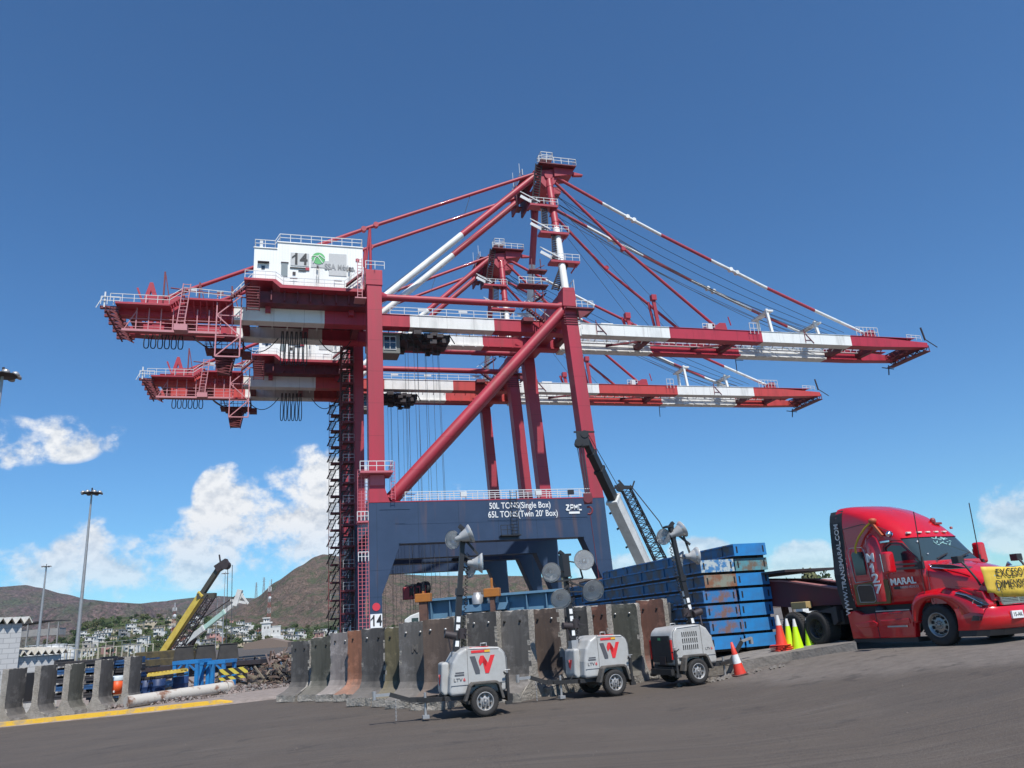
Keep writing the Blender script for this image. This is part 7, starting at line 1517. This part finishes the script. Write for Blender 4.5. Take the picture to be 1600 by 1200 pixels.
protos = [(cn, two, house_proto(cn, two, i * 2 + two)) for i, (cn, _) in enumerate(HW) for two in (0, 1)]
used = set()
def place_copy(proto, loc, rz, s=1.0):
    key = proto.name
    if key not in used: used.add(key); o = proto
    else: o = copy_tree(proto)
    o.location = loc; o.rotation_euler = (0, 0, rz); o.scale = (s, s, s); return o
rt = random.Random(21)
def az_of(px, py): return azel(px, py)[0]
LM = [(68, 'the thin mast'), (130, 'the tall mast'), (271, 'the short tower'), (310, 'the yellow boom'), (352, 'the mint boom'), (415, 'the turret building'), (515, 'the crane stairs'), (590, 'the crane leg'), (720, 'the nearest light tower')]
spots = []
def town(n, x0, x1, t0, t1, rowname):
    c = 0; tries = 0
    while c < n and tries < 4000:
        tries += 1; px = rt.uniform(x0, x1); t = rt.uniform(t0, t1); a = az_of(px, 1000); P = TERR['hill_town'](a, t)
        if any((P - q).length < 7.5 for q in spots): continue
        spots.append(P); cn, two, pr = rt.choices(protos, weights=[7, 6, 2.2, 1.4, 1.5, .7, 1.2, .7, 1, .5, .4, .2])[0]
        o = place_copy(pr, P + Vector((0, 0, .4)), -a + rt.uniform(-.5, .5), rt.uniform(.55, .85)); lmk = min(LM, key=lambda q: abs(q[0] - px))
        side = 'left of' if px < lmk[0] else 'right of'
        tag(o, f'{"two" if two else "one"}-storey {cn} house, {rowname} slope, {side} {lmk[1]}', 'house', f'{"two" if two else "one"}-storey {cn} houses {side} {lmk[1]}'); o['px'] = px; c += 1
town(34, 65, 250, .06, .50, 'lower'); town(10, 150, 330, .45, .80, 'upper'); town(36, 250, 400, .06, .6, 'lower'); town(16, 300, 420, .55, .98, 'upper'); town(42, 395, 560, .05, .7, 'lower')
tp_ = [tree_proto(i % 3, 50 + i) for i in range(5)]
c = 0
for _ in range(6000):
    if c >= 260: break
    px = rt.uniform(50, 640); t = rt.uniform(.03, .97); a = az_of(px, 1000); P = TERR['hill_town'](a, t)
    if any((P - q).length < 6 for q in spots): continue
    spots.append(P); k = rt.randrange(5); o = place_copy(tp_[k], P - Vector((0, 0, .3)), rt.uniform(0, 6), rt.uniform(.35, .85)); lmk = min(LM, key=lambda q: abs(q[0] - px)); kn = ['dark green', 'mid green', 'dry olive green'][k % 3]; row = 'lower' if t < .35 else 'middle' if t < .68 else 'upper'
    tag(o, f'{kn} tree, {row} town slope, near {lmk[1]}', 'tree', f'{kn} trees on the {row} town slope near {lmk[1]}'); o['px'] = px; c += 1
# trees low on the horizon to the right of the stack
for i, px in enumerate((1232, 1247, 1262, 1280, 1290, 1302)):
    P = at(px, 912, 260); o = copy_tree([t_ for t_ in bpy.data.objects if t_.name.startswith('tree') and t_.parent is None][i]); o.location = (P.x, P.y, -1); zt = at(px, 906 - (i % 3) * 2, 260).z + 1; o.scale = (1.1, 1.1, zt / 6.5); tag(o, f'distant low skyline tree between blue stack and truck, {["first", "second", "third", "fourth", "fifth", "last"][i]} from left', 'tree', 'skyline trees between the stack and the truck')
P = at(1268, 911, 240); b = MB(); b.box(-5, 5, -3, 3, -1, P.z + .6); b.box(-5.3, 5.3, -3.3, 3.3, P.z + .6, P.z + 1.0)
o = b.build('low_building', M_white, None, (P.x, P.y, 0)); tag(o, 'low white building on the skyline between the blue stack and the truck', 'building')
# prototypes that no spot used are removed
for pr in [p[2] for p in protos] + tp_:
    if pr.name not in used:
        for q in list(pr.children_recursive) + [pr]: bpy.data.objects.remove(q)
# white turret building
a = az_of(422, 1000); P = TERR['hill_town'](a, .10); P = at(425, 1000, P.y); zg = TERR['hill_town'](a, .10).z - 1
s_ = P.y / 1202 * 1.0
tb = empty('turret_building', (P.x, P.y, zg), .3, 'white building with a square turret, largest in the hillside town', 'building'); H_ = at(415, 966, P.y).z - zg; W2 = 15 * s_
b = MB(); b.box(-W2 * .9, W2 * 1.1, -4, 5, -1, H_ * .32); b.box(-W2 * .2, W2 * .8, -3, 5, H_ * .3, H_ * .66); b.box(-W2 * 1.0, -W2 * .15, -4.3, 1, -1, H_ * .80); b.box(-W2 * 1.15, 0, -4.8, 1.5, H_ * .80, H_ * .85); b.box(-W2 * .85, -W2 * .3, -3.6, .3, H_ * .84, H_ * .98); b.build('wall', HM['white'], tb)
b = MB(); b.box(-W2 * .95, -W2 * .2, -4.2, .8, H_ * .98, H_ * 1.02); b.box(W2 * -.25, W2 * .85, -3.2, 5.2, H_ * .66, H_ * .69); b.build('roof', HM['white'], tb)
for x, z in ((-.75, .60), (-.45, .60), (-.7, .88), (-.48, .88), (.1, .45), (.5, .45), (.2, .12), (.7, .12), (-.6, .2)): b = MB(); b.box(W2 * x, W2 * x + W2 * .10, -4.36, -4.28, H_ * z, H_ * (z + .08)) if x < 0 and z < .8 else b.box(W2 * x, W2 * x + W2 * .1, -3.66 if z > .8 else (-4.06 if z < .2 else -3.06), -3.6 if z > .8 else (-4.0 if z < .2 else -3.0), H_ * z, H_ * (z + .07)); b.build('window', M_hole, tb)
# brown shed in front of it
P = at(420, 1010, 330); b = MB(); zt = at(420, 1001, 330).z; b.prism([(-9, -1.2), (9, -1.2), (9, zt - 1), (1, zt + 1), (-9, zt - .6)], 'y', -4, 4); o = b.build('shed', mat('shed_brown', (.20, .15, .12), .9), None, (P.x, P.y, 0)); tag(o, 'low brown shed in front of the white turret building', 'shed')
# left open-sided canopy building far away
P = at(68, 990, 420); b = MB(); b.prism([(-13, 9.3), (3, 10.8), (11, 10.3), (11, 9.9), (3, 10.3), (-13, 8.9)], 'y', -5, 5)
z0 = at(68, 972, 420).z
o = empty('canopy_building', (P.x, P.y, z0 - 10), 0, 'distant dark open-sided canopy on the slope behind the block building', 'building'); b.build('roof', M_dark, o); b = MB()
for x in (-12, -6, 0, 5, 10): b.box(x - .25, x + .25, -4.6, -4.1, -4, 9.4)
b.box(-12, 10, -3, 3, 3.0, 6.4); b.build('column', HM['grey'], o)
# red and white lattice towers
def tower(px, yb_, yt, Y, label, w=3.0, plat=True):
    B0 = at(px, yb_, Y); T0 = at(px, yt, Y); o = empty('radio_tower', (B0.x, B0.y, B0.z - 6), 0, label, 'radio tower'); h = T0.z - B0.z + 6; n = 8
    for k in range(n): b = MB(); b.truss((0, 0, h * k / n), (0, 0, h * (k + 1) / n), (w * (1 - .6 * k / n), w * (1 - .6 * (k + 1) / n)), (w * (1 - .6 * k / n), w * (1 - .6 * (k + 1) / n)), 2, .09); b.build('lattice_section', [mat('tower_red', (.36, .09, .07), .6), mat('tower_grey', (.45, .43, .42), .6)][k % 2], o)
    if plat:
        b = MB()
        for q in (0, 2.1, 4.2): a_ = q; b.box(math.cos(a_) * 1.3 - .2, math.cos(a_) * 1.3 + .2, math.sin(a_) * 1.3 - .2, math.sin(a_) * 1.3 + .2, h * .88, h * .97)
        b.box(-1.3, 1.3, -1.3, 1.3, h * .86, h * .865); b.tube((0, 0, h), (0, 0, h * 1.12), .2, 6); b.lathe([(0, .3), (1.1, .0)], (.8, -1.2, h * .72), (0, -1, 0), 12); b.build('antenna', M_rail, o)
tower(271, 985, 948, 560, 'shorter red and white lattice radio tower left of the yellow crane boom', 2.6)
tower(420, 972, 915, 640, 'tall red and white lattice radio tower above the white turret building', 2.6)
def pylon(px, yb_, yt, Y, label):
    B0 = at(px, yb_, Y); T0 = at(px, yt, Y); h = T0.z - B0.z; o = empty('power_pylon', B0, 0, label, 'power pylon', 'power pylons on the saddle of the hills'); b = MB(); b.truss((0, 0, -5), (0, 0, h), (h * .16, h * .03), (h * .16, h * .03), 9, .28)
    for z in (.72, .84, .95): b.beam((-h * .13, 0, h * z), (h * .13, 0, h * z), .35)
    b.build('lattice', M_galv, o)
for px, yb_, yt, lab in ((400, 934, 910, 'leftmost faint power pylon on the hill saddle'), (412, 926, 902, 'middle faint power pylon on the hill saddle'), (424, 916, 905, 'rightmost faint power pylon partly behind the slope')): pylon(px, yb_, yt, 1650, lab)
# scattered scrub on the town slope, too many to count
b = MB(); rs = random.Random(9)
for k in range(2600):
    px = rs.uniform(30, 760); t = rs.uniform(.02, .99); a = az_of(px, 1000); P = TERR['hill_town'](a, t); s = rs.uniform(.5, 1.6)
    for q in range(4):
        c_ = P + Vector((rs.uniform(-s, s), rs.uniform(-s, s), rs.uniform(.1, s))); u = Vector((rs.gauss(0, 1), rs.gauss(0, 1), rs.gauss(0, 1))).normalized(); v = u.orthogonal().normalized()
        b.add([c_ - u * s * .5, c_ + v * s * .5, c_ + u * s * .5, c_ - v * s * .5], [(0, 1, 2, 3)])
tag(b.build('scrub', M_leaf[1], fixn=False), 'scattered green scrub covering the town slope', 'scrub', kind='stuff')
# haze

# ordinal words where several look alike: counted from the left
from collections import defaultdict
dd_ = defaultdict(list)
for o in list(bpy.data.objects):
    if 'px' in o: dd_[o['label']].append(o)
ORD = ['first', 'second', 'third', 'fourth', 'fifth', 'sixth', 'seventh', 'eighth', 'ninth', 'tenth', 'eleventh', 'twelfth', 'thirteenth']
for lab, lst in dd_.items():
    if len(lst) > 1:
        for i, o in enumerate(sorted(lst, key=lambda q: q['px'])): o['label'] = f'{ORD[min(i, 12)]} {lab}' if i < 13 else lab
for o in list(bpy.data.objects):
    if 'px' in o: del o['px']
    if o.get('label') and len(o['label'].split()) > 16: print('LONG', o['label'])

b = MB(); b.box(-3600, 3600, -320, 4200, -3.2, 700); hz__ = bpy.data.materials.new('haze'); hz__.use_nodes = True; t = hz__.node_tree; t.nodes.clear()
pv = t.nodes.new('ShaderNodeVolumePrincipled'); pv.inputs['Density'].default_value = .00005; pv.inputs['Color'].default_value = (.80, .88, 1, 1); pv.inputs['Anisotropy'].default_value = .3
ou = t.nodes.new('ShaderNodeOutputMaterial'); t.links.new(pv.outputs[0], ou.inputs['Volume']); tag(b.build('haze', hz__), kind='stuff')
